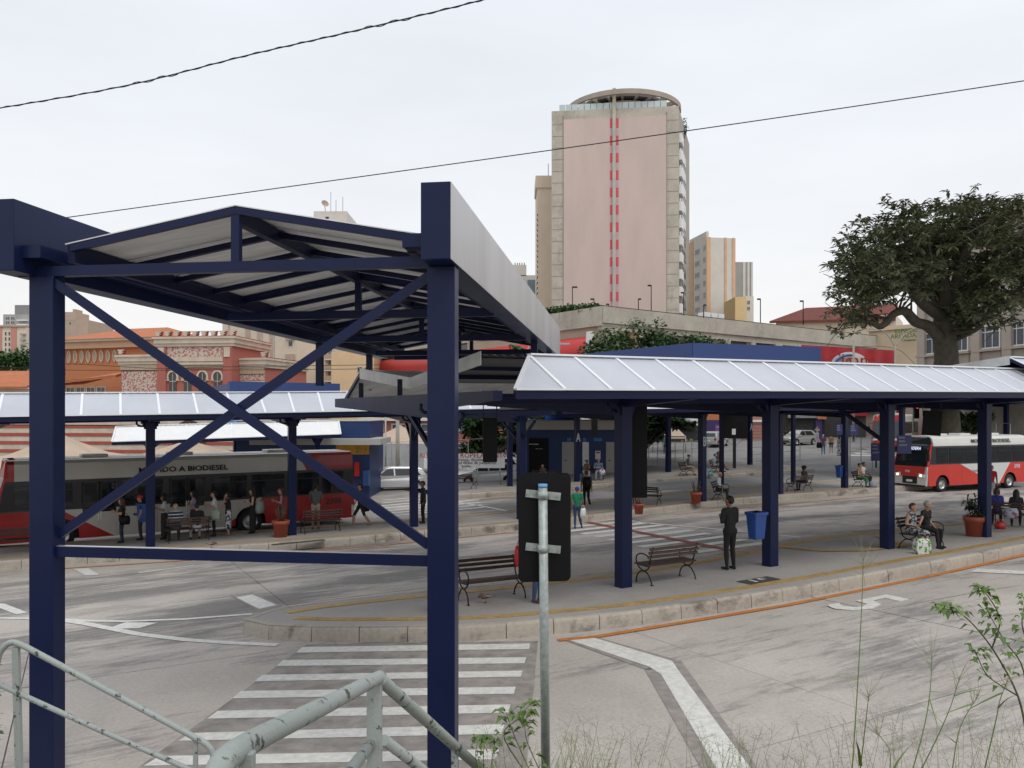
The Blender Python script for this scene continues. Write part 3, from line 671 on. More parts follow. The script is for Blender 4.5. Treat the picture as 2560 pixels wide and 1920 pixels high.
def bin_(p, rz, label):
    t = thing('litter_bin', label, 'bin', p, rz, 'blue litter bins on the columns')
    blue = mat('bin_blue', (.02, .075, .30), .45, 0, .12, 5)
    def ring(w_, d_, z): return [(-w_, -d_, z), (w_, -d_, z), (w_, d_, z), (-w_, d_, z)]
    mb = MB(); vs = ring(.155, .12, 0) + ring(.20, .16, .62); mb.add(vs, [(3, 2, 1, 0), (0, 1, 5, 4), (1, 2, 6, 5), (2, 3, 7, 6), (3, 0, 4, 7)]); mb.build('bin_body', blue, t, bevel=.02)
    mb = MB()
    for a, b in (((-.21, -.17), (.21, -.17)), ((.21, -.17), (.21, .17)), ((.21, .17), (-.21, .17)), ((-.21, .17), (-.21, -.17))): mb.beam((*a, .63), (*b, .63), .04, .07)
    mb.build('bin_rim', blue, t)
    mb = MB(); mb.ball((0, 0, .60), (.17, .13, .10), 10); mb.build('bin_liner', black, t)
    mb = MB(); mb.box((.24, 0, .4), (.1, .05, .3)); mb.build('bracket', iron, t)
    return t
p = pick(1928, 1415); bin_(Vector((6.0, 20.03, p.z + .72)), R(31), 'blue litter bin on the second navy column of the front platform')
p = pick(357, 1350); bin_(p + Vector((0, 0, .65)), R(27), 'blue litter bin beside the woman in the red cap')
p = pick(2100, 1219); bin_(p + Vector((0, 0, .55)), R(31), 'blue litter bin left of the seated couple')
def pot(p, label, kind, s=1.0, seed=1):
    t = thing('potted_plant', label, 'potted plant', p, 0, 'terracotta pots on the platforms')
    mb = MB(); mb.lathe([(0, .0), (.20 * s, .0), (.245 * s, .40 * s), (.275 * s, .405 * s), (.285 * s, .53 * s), (.25 * s, .53 * s), (.24 * s, .47 * s), (0, .46 * s)], n=24); mb.build('pot', terra, t)
    r_ = random.Random(seed); mb = MB(); lf = MB()
    for k in range(7 if kind else 12):
        a = r_.uniform(0, 6.28); q = Vector((.08 * math.cos(a), .08 * math.sin(a), .46 * s)); h = r_.uniform(.35, .62) * s
        tip = q + Vector((math.cos(a) * .12, math.sin(a) * .12, h)); mb.tube([q, q.lerp(tip, .5) + Vector((0, 0, .02)), tip], .012, 5)
        for j in range(26 if kind else 5):
            f_ = r_.uniform(.15, 1); b = q.lerp(tip, f_); aa = r_.uniform(0, 6.28); el = r_.uniform(-.3, 1.0); L_ = r_.uniform(.18, .36) * s * (1 if kind else .7)
            d = Vector((math.cos(aa) * math.cos(el), math.sin(aa) * math.cos(el), math.sin(el))); sd_ = d.cross(Vector((0, 0, 1))).normalized() * (.026 if kind else .01) * s
            m_ = b + d * L_ * .5 + Vector((0, 0, .02)); e_ = b + d * L_ - Vector((0, 0, .07 * L_ / .3))
            lf.add([b, m_ - sd_, e_, m_ + sd_], [(0, 1, 2, 3)])
    mb.build('stems', mat('plant_stem', (.10, .07, .04), .8), t); lf.build('leaves', MATS.get('lf_dark' if kind else 'lf_dry') or leaf_mat('lf_dark' if kind else 'lf_dry', (.012, .02, .012) if kind else (.10, .04, .02), (.035, .05, .022) if kind else (.2, .10, .05)), t, fix=False)
    return t
pot(pick(2436, 1340), 'terracotta pot with dark spiky dracaena beside the last near column', True, 1.15, 3)
pot(pick(1740, 1258), 'terracotta pot with dry reddish shoots beside letter B column', False, .95, 5)
pot(pick(702, 1342), 'terracotta pot with thin dry plant beside the bus queue column', False, 1.1, 8)
pot(pick(1597, 1285), 'terracotta pot mostly hidden behind the tall dark hanging board', False, .8, 9)
# hanging boards
def hboard(p, w_, h_, rz, label, top, d=.06, tilt=0):
    t = thing('hanging_board', label, 'sign board', p, rz)
    mb = MB(); mb.box((0, 0, 0), (w_, d, h_), rot=Matrix.Rotation(tilt, 3, 'Y')); mb.build('board', black, t, bevel=.01)
    for sg in (-1, 1): mb = MB(); mb.tube([(sg * w_ * .48, 0, h_ * .3), (sg * w_ * .48, 0, top - p.z)], .012, 6); mb.build('rod', iron, t)
    return t
hboard(at(1225, 1100, 17.2), .30, .93, R(10), 'dark hanging board left of the sign post, on two thin rods', 4.6)
hboard(at(1599, 1128, 18.6), .34, 2.12, R(0), 'tall dark hanging board beside the first platform column', 4.6)
hboard(at(2330, 1058, 24.5), .52, .74, R(-15), 'dark hanging board in front of the minibus windscreen', 4.75, tilt=R(4))
hboard(at(1486, 1067, 47), .36, 1.0, 0, 'small dark hanging board right of the letter A column', 4.4)
t = thing('display_board', 'black electronic display board on a post with V struts', 'sign board', at(1836, 1163, 56))
q = t.location; mb = MB(); mb.bx(-.9, .9, -.12, .12, 1.85, 3.75); mb.build('board', black, t, bevel=.02)
mb = MB(); mb.bx(-.09, .09, -.09, .09, -.2, 1.85); mb.build('post', iron, t)
for sg in (-1, 1): mb = MB(); mb.beam((0, 0, 1.3), (sg * .75, 0, 1.85), .05, .05); mb.build('strut', galv, t)
mb = MB(); mb.bx(-.2, .05, -.135, -.12, 2.1, 2.5); mb.build('notice', white, t)
infob = mat('info_blue', (.035, .04, .14), .5, 0, .1, 3)
for (x0, y0, x1, y1, Y, lb) in [(2091, 1061, 2106, 1087, 40, 'narrow navy timetable plate left of the column'), (2125, 1062, 2145, 1088, 40, 'small navy timetable plate right of the column'), (2178, 1108, 2206, 1152, 23.2, 'navy timetable plate left of the third front column'), (2243, 1088, 2278, 1134, 23.2, 'navy timetable plate over the minibus bumper')]:
    c = at((x0 + x1) / 2, (y0 + y1) / 2, Y); w_ = (x1 - x0) / FOC * Y; h_ = (y1 - y0) / FOC * Y
    t = thing('timetable_plate', lb, 'sign', c); mb = MB(); mb.bx(-w_ / 2, w_ / 2, -.02, .02, -h_ / 2, h_ / 2); mb.build('plate', infob, t)
    mb = MB()
    for k in range(3): mb.bx(-w_ * .42, -w_ * .42 + w_ * (.45 if k < 2 else .6), -.0245, -.0205, h_ * (.32 - .2 * k), h_ * (.42 - .2 * k))
    mb.build('print', mat('faded_print', (.2, .2, .26), .6), t); mb = MB(); mb.bx(-.02, .02, .025, .06, -h_ / 2 - .2, h_ / 2); mb.build('bracket', iron, t)
# near sign seen from behind
sp = Vector((at(1357, 1220, 6.5).x, 6.5, ez(.25, 6.2) - .2))
t = thing('traffic_sign', 'black back of a traffic sign on a galvanised post with blue cap', 'sign', sp)
ztop = 4.1 - (1210 - 1035) / FOC * 6.5 - sp.z
mb = MB(); mb.tube([(.025, 0, 0), (0, 0, ztop - .03)], .036, 16); mb.build('post', galv, t)
mb = MB(); mb.tube([(0, 0, ztop - .028), (0, 0, ztop)], .0375, 16); mb.build('post_cap', mat('cap_blue', (.16, .38, .68), .5), t)
z0, z1 = 4.1 - (1443 - 1035) / FOC * 6.62 - sp.z, 4.1 - (1176 - 1035) / FOC * 6.62 - sp.z
mb = MB(); ol = []; hw, rr_ = .212, .045; zc = (z0 + z1) / 2; hh = (z1 - z0) / 2 + .005
for cx_, cz_, a0 in ((hw - rr_, hh - rr_, 0), (-hw + rr_, hh - rr_, 90), (-hw + rr_, -hh + rr_, 180), (hw - rr_, -hh + rr_, 270)):
    for k in range(6): a = R(a0 + 18 * k); ol.append((.018 + cx_ + rr_ * math.cos(a), .075 + .12 * (cx_ + rr_ * math.cos(a)), zc - .022 + cz_ + rr_ * math.sin(a)))
mb.prism(ol, (0, .004, 0)); mb.build('sign_plate', black, t)
for zz in (1238, 1372):
    z = 4.1 - (zz - 1035) / FOC * 6.5 - sp.z; mb = MB(); mb.beam((-.135, .045, z + .012), (.145, .06, z - .018), .006, .062); b = mb.build('bracket', galv, t)
    mb = MB(); mb.tube([(0, 0, z - .03), (0, 0, z + .03)], .042, 14)
    for x in (-.12, -.06, .055, .125): mb.tube([(x, .044, z - x * .1), (x, .028, z - x * .1)], .009, 8)
    mb.build('clamp', galv, b)
# stair railings
def rail(label, top, posts, low, r=.03):
    t = thing('stair_railing', label, 'railing', top[0]); o_ = Vector(top[0])
    mb = MB(); mb.tube(top, r, 14); mb.build('handrail', galv_p, t, o_)
    for a, b, w_ in posts: mb = MB(); mb.beam(a, b, w_, w_ * .8); mb.build('post', galv_p, t, o_, bevel=.004)
    for l in low: mb = MB(); mb.tube(l, r * .85, 12); mb.build('lower_rail', galv_p, t, o_)
galv_p = stain_mat('railing_paint', (.34, .375, .35), (.045, .045, .04), .9, .08, sc=(22, 22, 22), rot=0, rough=.55, fine=40, lo=.585, hi=.62)
A_, B_, C_ = at(500, 1925, 2.0), at(946, 1694, 4.3), at(1215, 1935, 6.4)
A0 = A_ + (A_ - B_) * .35
rail('grey steel stair railing with scratched paint in the bottom centre', smooth_path([A0, A_ + Vector((0, 0, -.06)), A_.lerp(B_, .10), A_.lerp(B_, .5), B_ - (B_ - A_) * .02, B_], 5) + [B_.lerp(C_, .02), B_.lerp(C_, .5), C_],
     [(at(618, 1880, 2.25) + Vector((0, 0, -.0)), at(618, 1880, 2.25) + Vector((0, 0, -.9)), .04), (B_ + Vector((-.02, 0, -.02)), B_ + Vector((-.02, 0, -1.5)), .075), (B_.lerp(C_, .62) - Vector((0, 0, .0)), B_.lerp(C_, .62) - Vector((0, 0, 1.0)), .045)],
     [[A0 + Vector((.1, 0, -.42)), at(925, 1862, 4.28)], [at(960, 1850, 4.35), B_.lerp(C_, 1) + Vector((0, 0, -.35))]], .035)
D_ = 7.2
rail('thin grey stair railing in front of the left navy column', smooth_path([at(-8, 1660, D_), at(2, 1628, D_), at(28, 1606, D_), at(60, 1615, D_)], 6) + [at(180, 1679, D_), at(300, 1743, D_), at(470, 1834, D_)] + smooth_path([at(490, 1846, D_), at(518, 1862, D_), at(533, 1890, D_), at(526, 1935, D_)], 5),
     [(at(40, 1618, D_ + .01), at(50, 2000, D_ + .01), .055), (at(489, 1850, D_ + .01), at(489, 2000, D_ + .01), .038)], [[at(-20, 1703, D_), at(240, 1821, D_), at(470, 1922, D_), at(560, 1962, D_)]], .027)
# overhead cables
cab = mat('black_cable', (.012, .012, .012), .7)
def cable(label, pts, r, twist=False):
    pts = smooth_path(pts, 14); o_ = pts[0]; t = thing('overhead_cable', label, 'cable', o_)
    mb = MB(); mb.tube(pts, r, 6)
    mb.build('cable_strand', cab, t, o_)
    if twist:
        mb = MB(); q = []
        for i in range(len(pts) * 8 - 8):
            p_ = pts[i // 8].lerp(pts[i // 8 + 1], (i % 8) / 8); a = i * .28; k_ = 1.15 + (.9 if (i // 45) % 5 == 0 else 0); q.append(p_ + Vector((0, math.cos(a), math.sin(a))) * r * k_)
        mb.tube(q, r * .75, 5); mb.build('cable_strand', cab, t, o_)
cable('thick twisted cable across the upper left sky', [at(-200, 300, 16), at(0, 270, 15.7), at(320, 213, 15), at(620, 138, 14.3), at(900, 74, 13.8), at(1205, 0, 13.2), at(1400, -60, 12.8)], .011, True)
cable('thin cable crossing the sky in front of the tower', [at(100, 553, 33), at(640, 478, 32), at(1380, 375, 30.5), at(2000, 286, 29.3), at(2560, 202, 28), at(2750, 172, 27.5)], .019)
# ================================================================== people
PEND = []
shoe_k = cloth((.015, .015, .016)); eye_m = mat('eye_dark', (.03, .02, .015), .3)
mouth_m = mat('mouth', (.22, .07, .06), .5)
def caps(a, b, ra, rb): return (np.array(a, float), np.array(b, float), ra, rb)
def add_caps(bm, a, b, ra, rb):
    """tapered capsule solid"""
    d = Vector(b) - Vector(a); L_ = max(d.length, 1e-4); q = Vector((0, 0, 1)).rotation_difference(d.normalized()).to_matrix().to_4x4()
    if L_ > .004:
        m = Matrix.Translation((Vector(a) + Vector(b)) / 2) @ q
        bmesh.ops.create_cone(bm, cap_ends=True, segments=14, radius1=ra, radius2=rb, depth=L_, matrix=m)
    for p, r in ((a, ra), (b, rb)):
        bmesh.ops.create_icosphere(bm, subdivisions=2, radius=r, matrix=Matrix.Translation(p))
def person(label, loc, face, pose='stand', h=1.68, skin=None, top=(.02, .02, .02), legs=(.02, .02, .03), shoes=(.015, .015, .016), hair='short', hairm=None, sleeve=.5, leglen=1.0, skirt=None, arms=('down', 'down'), female=False, cap_=None, lean=0.0, headturn=0.0, bulk=1.0, cross=False, hat=None):
    """builds the figure in local axes (facing +Y, feet at z=0)"""
    k = h / 1.72; S_ = skin or skin_a; hm = hairm or hair_k
    pr = []   # (a,b,ra,rb,label)  labels: 0 skin 1 top 2 legs 3 shoes
    def add(a, b, ra, rb, l): pr.append((tuple(v * k for v in a), tuple(v * k for v in b), ra * k, rb * k, l))
    sit = pose == 'sit'
    hz = .47 if sit else .90
    hip = Vector((0, 0, hz + (.06 if sit else 0)))
    ln = lean + (.10 if sit else 0)
    def T(x, y, z):      # torso frame leaning about the hips
        v = Vector((x, y, z)); c, s = math.cos(-ln), math.sin(-ln)
        return (hip.x + v.x, hip.y + v.y * c - v.z * s, hip.z + v.y * s + v.z * c)
    sw = (.165 if female else .185) * bulk; tb = bulk
    add(T(-.07, 0, .0), T(.07, 0, .0), .115 * tb, .115 * tb, 2)
    add(T(0, 0, .06), T(0, .01, .22), .125 * tb, .118 * tb if not female else .105 * tb, 1)
    add(T(-.045, .0, .20), T(-.06, -.005, .40), .105 * tb, .10 * tb, 1); add(T(.045, .0, .20), T(.06, -.005, .40), .105 * tb, .10 * tb, 1)
    add(T(-sw + .03, 0, .49), T(sw - .03, 0, .49), .072, .072, 1)
    if female:
        for s in (-1, 1): add(T(s * .065, .085, .36), T(s * .065, .095, .36), .06, .05, 1)
    add(T(0, 0, .50), T(0, .025, .62), .056, .05, 0)
    # head
    hc = T(0, .035, .70); hd = Vector(hc); ct, st_ = math.cos(headturn), math.sin(headturn)
    def Hd(x, y, z): return (hd.x + x * ct - y * st_, hd.y + x * st_ + y * ct, hd.z + z)
    add(Hd(0, -.015, .035), Hd(0, .012, .03), .088, .082, 0); add(Hd(0, .02, -.03), Hd(0, .03, -.085), .07, .045, 0)
    add(Hd(0, .095, .0), Hd(0, .104, -.025), .012, .017, 0)                                  # nose
    for s in (-1, 1): add(Hd(s * .088, -.005, .005), Hd(s * .092, -.01, -.02), .016, .013, 0)        # ears
    # legs
    for i, s in enumerate((-1, 1)):
        H0 = Vector((s * .085, 0, hip.z))
        if sit:
            sp = .03 if female else .06
            K0 = Vector((s * (.095 + sp), .44, .50)); A0 = Vector((s * (.10 + sp), .42 + (.06 if i else -.03), .075))
            if cross and i: K0 = Vector((-.02, .45, .56)); A0 = Vector((-.10, .62, .22))
        elif pose == 'walk':
            f_ = .30 * (1 if i else -1); K0 = Vector((s * .08, f_ * .62 + .06, .49)); A0 = Vector((s * .08, f_ - (.08 if not i else 0), .085 if i else .14))
        elif pose == 'step':
            K0 = Vector((s * .09, .03, .49)); A0 = Vector((s * (.09 + (.10 if i else 0)), (.10 if i else -.06), .08))
        else:
            K0 = Vector((s * .095, .025, .49)); A0 = Vector((s * .105, -.01, .08))
        th = .088 * tb
        add(H0, K0, th, .06, 2)
        for t0, t1, ra, rb in ((0, .35, .058, .06), (.35, 1, .06, .038)):
            lab = 2 if (leglen > (.5 + .5 * t0) + .01) else 0
            add(K0.lerp(A0, t0), K0.lerp(A0, t1), ra, rb, lab)
        if leglen < .5: pr[-3] = (pr[-3][0], pr[-3][1], pr[-3][2], pr[-3][3], 2)
        tip = A0 + Vector((s * .015, .15, -.045)); hl = A0 + Vector((0, -.035, -.04))
        add(hl, tip, .036, .032, 3)
    if skirt:
        n_ = 6
        if sit:
            for s in (-1, 1): add((s * .09, .02, .55), (s * .13, .44, .50), .11, .085, 5)
            add((0, .0, .53), (0, .40, .50), .10, .09, 5)
            if skirt > .8: add((-.08, .43, .48), (-.09, .43, .18), .09, .11, 5); add((.08, .43, .48), (.09, .43, .18), .09, .11, 5)
        else:
            zb = .90 - .8 * skirt
            for s in (-1, 1): add((s * .06, 0, .92), (s * .11, .01, zb), .125, .11, 5)
            add((0, 0, .92), (0, 0, zb), .13, .12, 5)
    # arms
    for i, s in enumerate((-1, 1)):
        sh = Vector(T(s * sw, 0, .49)); a = arms[i]
        if a == 'down': el, wr = Vector(T(s * (sw + .05), -.03, .21)), Vector(T(s * (sw + .05), .05, -.03))
        elif a == 'phone': el, wr = Vector(T(s * (sw + .03), .02, .22)), Vector(T(s * .06, .25, .30))
        elif a == 'fold': el, wr = Vector(T(s * (sw + .05), .08, .24)), Vector(T(-s * .06, .17, .28))
        elif a == 'lap': el, wr = Vector(T(s * (sw + .05), -.01, .21)), Vector(T(s * .08, .24, .10))
        elif a == 'chin': el, wr = Vector(T(s * (sw - .02), .17, .28)), Vector(T(s * .04, .15, .55))
        elif a == 'cam': el, wr = Vector(T(s * (sw + .08), .14, .36)), Vector(T(s * .07, .24, .60))
        elif a == 'reach': el, wr = Vector(T(s * (sw + .16), .08, .34)), Vector(T(s * (sw + .36), .16, .24))
        elif a == 'back': el, wr = Vector(T(s * (sw + .06), -.1, .25)), Vector(T(s * .06, -.16, .08))
        elif a == 'swing': el, wr = Vector(T(s * (sw + .04), .10 * s, .23)), Vector(T(s * (sw + .03), .20 * s, .03))
        elif a == 'hip': el, wr = Vector(T(s * (sw + .17), -.04, .26)), Vector(T(s * (sw + .0), .04, .06))
        else: el, wr = a
        add(sh, el, .054 * tb, .043, 1)
        m_ = el.lerp(wr, .5); lab = 1 if sleeve > .6 else 0
        if sleeve < .25: pr[-1] = pr[-1][:4] + (0,)
        elif sleeve < .6:
            p_ = pr.pop(); mid = sh.lerp(el, .62); add(sh, mid, .056 * tb, .05, 1); add(mid, el, .045, .042, 0)
        add(el, wr, .042, .028, lab)
        d = (wr - el).normalized(); sd_ = d.cross(Vector((0, 1, .3))); sd_ = sd_.normalized() if sd_.length > .1 else Vector((1, 0, 0))
        pc = wr + d * .05; add(wr, pc, .027, .03, 0); add(pc - sd_ * .02, pc + sd_ * .02, .02, .02, 0)
        nrm = sd_.cross(d)
        for f_ in range(4):
            b0 = pc + sd_ * (-.03 + .02 * f_) + d * .02; L_ = (.062, .075, .072, .055)[f_]
            mid = b0 + d * L_ * .55 + nrm * .006; add(b0, mid, .0095, .009, 9); add(mid, mid + d * L_ * .4 + nrm * .02, .009, .0075, 9)
        b0 = pc - d * .02 + sd_ * .03; add(b0, b0 + sd_ * .03 + d * .03, .011, .010, 9); add(b0 + sd_ * .03 + d * .03, b0 + sd_ * .035 + d * .06, .010, .009, 9)
    # hair
    hp = []
    def hadd(a, b, ra, rb): hp.append((tuple(v * k for v in a), tuple(v * k for v in b), ra * k, rb * k))
    if hair != 'bald' and not hat:
        hadd(Hd(0, -.032, .045), Hd(0, .0, .058), .092, .083)
        hadd(Hd(0, -.055, .0), Hd(0, -.05, .03), .075, .085)
        if hair in ('long', 'tail', 'curly'):
            for s in (-1, 1): hadd(Hd(s * .07, -.02, .03), Hd(s * .075, -.02, -.09), .038, .035)
        if hair == 'long': hadd(Hd(0, -.06, .0), Hd(0, -.115, -.34), .085, .06); hadd(Hd(-.06, -.05, -.05), Hd(-.07, -.09, -.28), .05, .035); hadd(Hd(.06, -.05, -.05), Hd(.07, -.09, -.28), .05, .035)
        if hair == 'tail': hadd(Hd(0, -.11, .03), Hd(0, -.15, -.22), .04, .02)
        if hair == 'bun': hadd(Hd(0, -.10, .08), Hd(0, -.11, .09), .05, .05)
        if hair == 'curly':
            rc = random.Random(len(label))
            for q in range(16): a = rc.uniform(0, 6.28); e_ = rc.uniform(-.2, 1.3); p_ = Hd(.10 * math.cos(a) * math.cos(e_), -.03 + .10 * math.sin(a) * math.cos(e_) - .02, .05 + .09 * math.sin(e_)); hadd(p_, p_, .045, .045)
    elif hair == 'bald': hadd(Hd(0, -.075, -.01), Hd(0, -.07, .0), .045, .05)
    root = thing('person', label, 'person', loc, math.atan2(-face[0], face[1]))
    body = bpy.data.meshes.new('body_tmp'); bm = bmesh.new()
    for a, b, ra, rb, l in pr:
        if l == 9: continue
        add_caps(bm, a, b, max(ra, .012), max(rb, .012))
    bm.to_mesh(body); bm.free(); ob = bpy.data.objects.new('body_tmp', body); COL.objects.link(ob)
    md = ob.modifiers.new('r', 'REMESH'); md.mode = 'VOXEL'; md.voxel_size = .0145; md.use_smooth_shade = True
    sm_ = ob.modifiers.new('s', 'SMOOTH'); sm_.factor = .5; sm_.iterations = 4
    oh = None
    if hp:
        me = bpy.data.meshes.new('hair_tmp'); bm = bmesh.new()
        for a, b, ra, rb in hp: add_caps(bm, a, b, ra, rb)
        bm.to_mesh(me); bm.free(); oh = bpy.data.objects.new('hair_tmp', me); COL.objects.link(oh)
        md = oh.modifiers.new('r', 'REMESH'); md.mode = 'VOXEL'; md.voxel_size = .016; md.use_smooth_shade = True
        sm_ = oh.modifiers.new('s', 'SMOOTH'); sm_.factor = .4; sm_.iterations = 2
    sc_ = cloth(top) if isinstance(top, tuple) else top; lg = cloth(legs) if isinstance(legs, tuple) else legs
    sk_ = skirt and (cloth(legs) if isinstance(legs, tuple) else legs)
    PEND.append(dict(root=root, ob=ob, oh=oh, pr=pr, mats=[S_, sc_, lg, cloth(shoes), eye_m, lg, mouth_m], hm=hm, Hd=[tuple(v * k for v in Hd(*p_)) for p_ in ((-.033, .092, .02), (.033, .092, .02), (0, .085, -.058))], k=k))
    if hat:
        cm = cloth(hat); mb = MB(); c0 = tuple(v * k for v in Hd(0, -.01, .055)); mb.ball(c0, (.098 * k, .11 * k, .085 * k), 14)
        for a in range(5): 
            x = -.06 + .03 * a
            p_, q_ = Hd(x, .07, .05), Hd(x * .8, .165, .04); mb.beam([v * k for v in p_], [v * k for v in q_], .034 * k, .012 * k)
        mb.build('cap', cm, root)
    return root
def finish_people():
    dg = bpy.context.evaluated_depsgraph_get(); dg.update()
    for d in PEND:
        me = bpy.data.meshes.new_from_object(d['ob'].evaluated_get(dg)); me.name = 'body'
        n = len(me.polygons); ce = np.zeros(n * 3); me.polygons.foreach_get('center', ce); ce = ce.reshape(-1, 3)
        best = np.full(n, 1e9); lab = np.zeros(n, int)
        for a, b, ra, rb, l in d['pr']:
            if l == 9: continue
            a = np.array(a); b = np.array(b); ab = b - a; L2 = max(ab @ ab, 1e-9); t = np.clip(((ce - a) @ ab) / L2, 0, 1)
            ds = np.linalg.norm(ce - a - t[:, None] * ab, axis=1) - (ra + (rb - ra) * t)
            if l == 5: ds -= .012
            w_ = ds < best; best[w_] = ds[w_]; lab[w_] = l
        for i, e_ in enumerate(d['Hd']):
            r = .017 * d['k'] if i < 2 else .02 * d['k']; ds = np.linalg.norm((ce - np.array(e_)) * (np.array((1, .5, 1.5)) if i < 2 else np.array((.7, .5, 2.2))), axis=1); lab[ds < r] = 4 if i < 2 else 6
        # fingers join the body mesh
        bm = bmesh.new(); bm.from_mesh(me)
        for f, l in zip(bm.faces, lab): f.material_index = int(l); f.smooth = True
        nf = len(bm.faces)
        for a, b, ra, rb, l in d['pr']:
            if l != 9: continue
            dd = Vector(b) - Vector(a); q = Vector((0, 0, 1)).rotation_difference(dd.normalized()).to_matrix().to_4x4()
            bmesh.ops.create_cone(bm, cap_ends=True, segments=6, radius1=ra, radius2=rb, depth=dd.length * 1.15, matrix=Matrix.Translation((Vector(a) + Vector(b)) / 2) @ q)
        me.materials.clear()
        for m in d['mats']: me.materials.append(m)
        bm.to_mesh(me); bm.free()
        o = bpy.data.objects.new('body', me); COL.objects.link(o); o.parent = d['root']
        if d['oh']:
            hm_ = bpy.data.meshes.new_from_object(d['oh'].evaluated_get(dg)); hm_.name = 'hair'; hm_.materials.clear(); hm_.materials.append(d['hm'])
            o = bpy.data.objects.new('hair', hm_); COL.objects.link(o); o.parent = d['root']
    for d in PEND:
        for o in (d['ob'], d['oh']):
            if o: bpy.data.objects.remove(o)
    for m in list(bpy.data.meshes):
        if m.users == 0: bpy.data.meshes.remove(m)
flw = None
def pattern(name, a, b, sc=14):
    m = bpy.data.materials.new(name); m.use_nodes = True; N = m.node_tree.nodes; L = m.node_tree.links; bs = N['Principled BSDF']; bs.inputs['Roughness'].default_value = .85
    ge = N.new('ShaderNodeNewGeometry'); v = N.new('ShaderNodeTexNoise'); v.inputs['Scale'].default_value = sc; v.inputs['Detail'].default_value = 2; L.new(ge.outputs['Position'], v.inputs['Vector'])
    r = N.new('ShaderNodeValToRGB'); r.color_ramp.interpolation = 'CONSTANT'; r.color_ramp.elements[0].color = (*a, 1); r.color_ramp.elements[1].color = (*b, 1); r.color_ramp.elements[1].position = .52
    L.new(v.outputs[0], r.inputs[0]); L.new(r.outputs[0], bs.inputs['Base Color']); return m
def stripes(name, a, b, period=.11, ax=2):
    m = bpy.data.materials.new(name); m.use_nodes = True; N = m.node_tree.nodes; L = m.node_tree.links; bs = N['Principled BSDF']; bs.inputs['Roughness'].default_value = .85
    ge = N.new('ShaderNodeNewGeometry'); sx_ = N.new('ShaderNodeSeparateXYZ'); L.new(ge.outputs['Position'], sx_.inputs[0]); mo = N.new('ShaderNodeMath'); mo.operation = 'PINGPONG'; mo.inputs[1].default_value = period / 2; L.new(sx_.outputs[ax], mo.inputs[0])
    r = N.new('ShaderNodeMath'); r.operation = 'GREATER_THAN'; r.inputs[1].default_value = period * .33; L.new(mo.outputs[0], r.inputs[0]); mx_ = N.new('ShaderNodeMix'); mx_.data_type = 'RGBA'; mx_.inputs[6].default_value = (*a, 1); mx_.inputs[7].default_value = (*b, 1)
    L.new(r.outputs[0], mx_.inputs[0]); L.new(mx_.outputs[2], bs.inputs['Base Color']); return m
floral = pattern('floral_cloth', (.03, .035, .04), (.36, .38, .38)); floral2 = pattern('patterned_skirt', (.55, .55, .55), (.04, .05, .08), 10); navyst = stripes('striped_shirt', (.03, .03, .045), (.45, .55, .6)); floral3 = pattern('olive_print', (.16, .13, .08), (.05, .045, .03), 16)
WL = Vector((-.88, -.47, 0))      # facing along the queue, towards the bus front
LF = (-.9, -.3)
jean = (.035, .06, .13)
P = person
def SEAT(b, x):
    o = benches[b]; rz = o.rotation_euler.z; m = Matrix.Rotation(rz, 3, 'Z')
    return Vector(o.location) + m @ Vector((x, -.03, 0)), (-math.sin(rz), math.cos(rz))
P('woman with long hair in black top and jeans looking at her phone', G(305, 1357, KH), LF, h=1.57, top=(.015, .015, .016), legs=(.02, .03, .06), hair='long', hairm=hair_b, arms=('phone', 'phone'), female=True)
P('woman in a red cap standing behind the blue litter bin', G(352, 1350, KH), LF, h=1.60, top=(.02, .02, .025), legs=(.03, .03, .035), hair='tail', hat=(.55, .03, .04), female=True)
P('woman with curly hair and white top standing by the queue bench', G(411, 1348, KH), LF, h=1.60, top=(.50, .50, .52), legs=(.02, .018, .02), hair='curly', female=True, skirt=.9, arms=('phone', 'down'), skin=skin_b)
P('man in black shirt seated on the queue bench, back turned', *SEAT('b5', .3), 'sit', 1.66, top=(.012, .013, .015), legs=(.42, .42, .44), sleeve=.5)
P('bald man in dark striped shirt seated on the queue bench', *SEAT('b5', -.4), 'sit', 1.70, top=navyst, legs=(.05, .05, .06), hair='bald', hairm=hair_g, arms=('lap', 'lap'))
P('woman in a lilac top standing beyond the queue bench', G(484, 1333, KH), LF, h=1.62, top=(.42, .33, .46), legs=(.08, .08, .09), hair='long', female=True, arms=('fold', 'fold'))
P('woman in white top and black trousers holding out her phone', G(536, 1341, KH), LF, h=1.64, top=(.55, .55, .55), legs=(.012, .012, .014), hair='short', female=True, arms=('phone', 'phone'))
P('woman in black top and blue patterned skirt in the queue', G(571, 1338, KH), LF, h=1.58, top=(.012, .012, .014), legs=floral2, leglen=.5, skirt=.72, hair='tail', female=True, arms=('chin', 'fold'), shoes=(.2, .1, .07))
P('woman in a long black dress with white bag strap by the wheel', G(632, 1333, KH), LF, h=1.66, top=(.012, .012, .014), legs=(.012, .012, .014), skirt=.95, hair='long', female=True, sleeve=.1, arms=('phone', 'down'))
P('woman in a purple sleeveless top behind the terracotta pot', G(703, 1326, KH), LF, h=1.62, top=(.20, .03, .16), legs=(.02, .02, .03), hair='bun', hairm=hair_b, female=True, sleeve=.1, arms=('phone', 'phone'))
P('man in grey shirt and beige shorts standing behind the empty bench', G(789, 1323, KH), (-.2, 1), h=1.72, top=(.10, .115, .12), legs=(.42, .33, .24), leglen=.5, arms=('fold', 'fold'), skin=skin_b, shoes=(.04, .04, .04))
P('man in black shirt and shorts walking away from the bus rear', G(902, 1318, KH - .1), LF, 'walk', 1.72, top=(.012, .012, .013), legs=(.015, .015, .016), leglen=.5, arms=('swing', 'swing'), shoes=(.05, .06, .09))
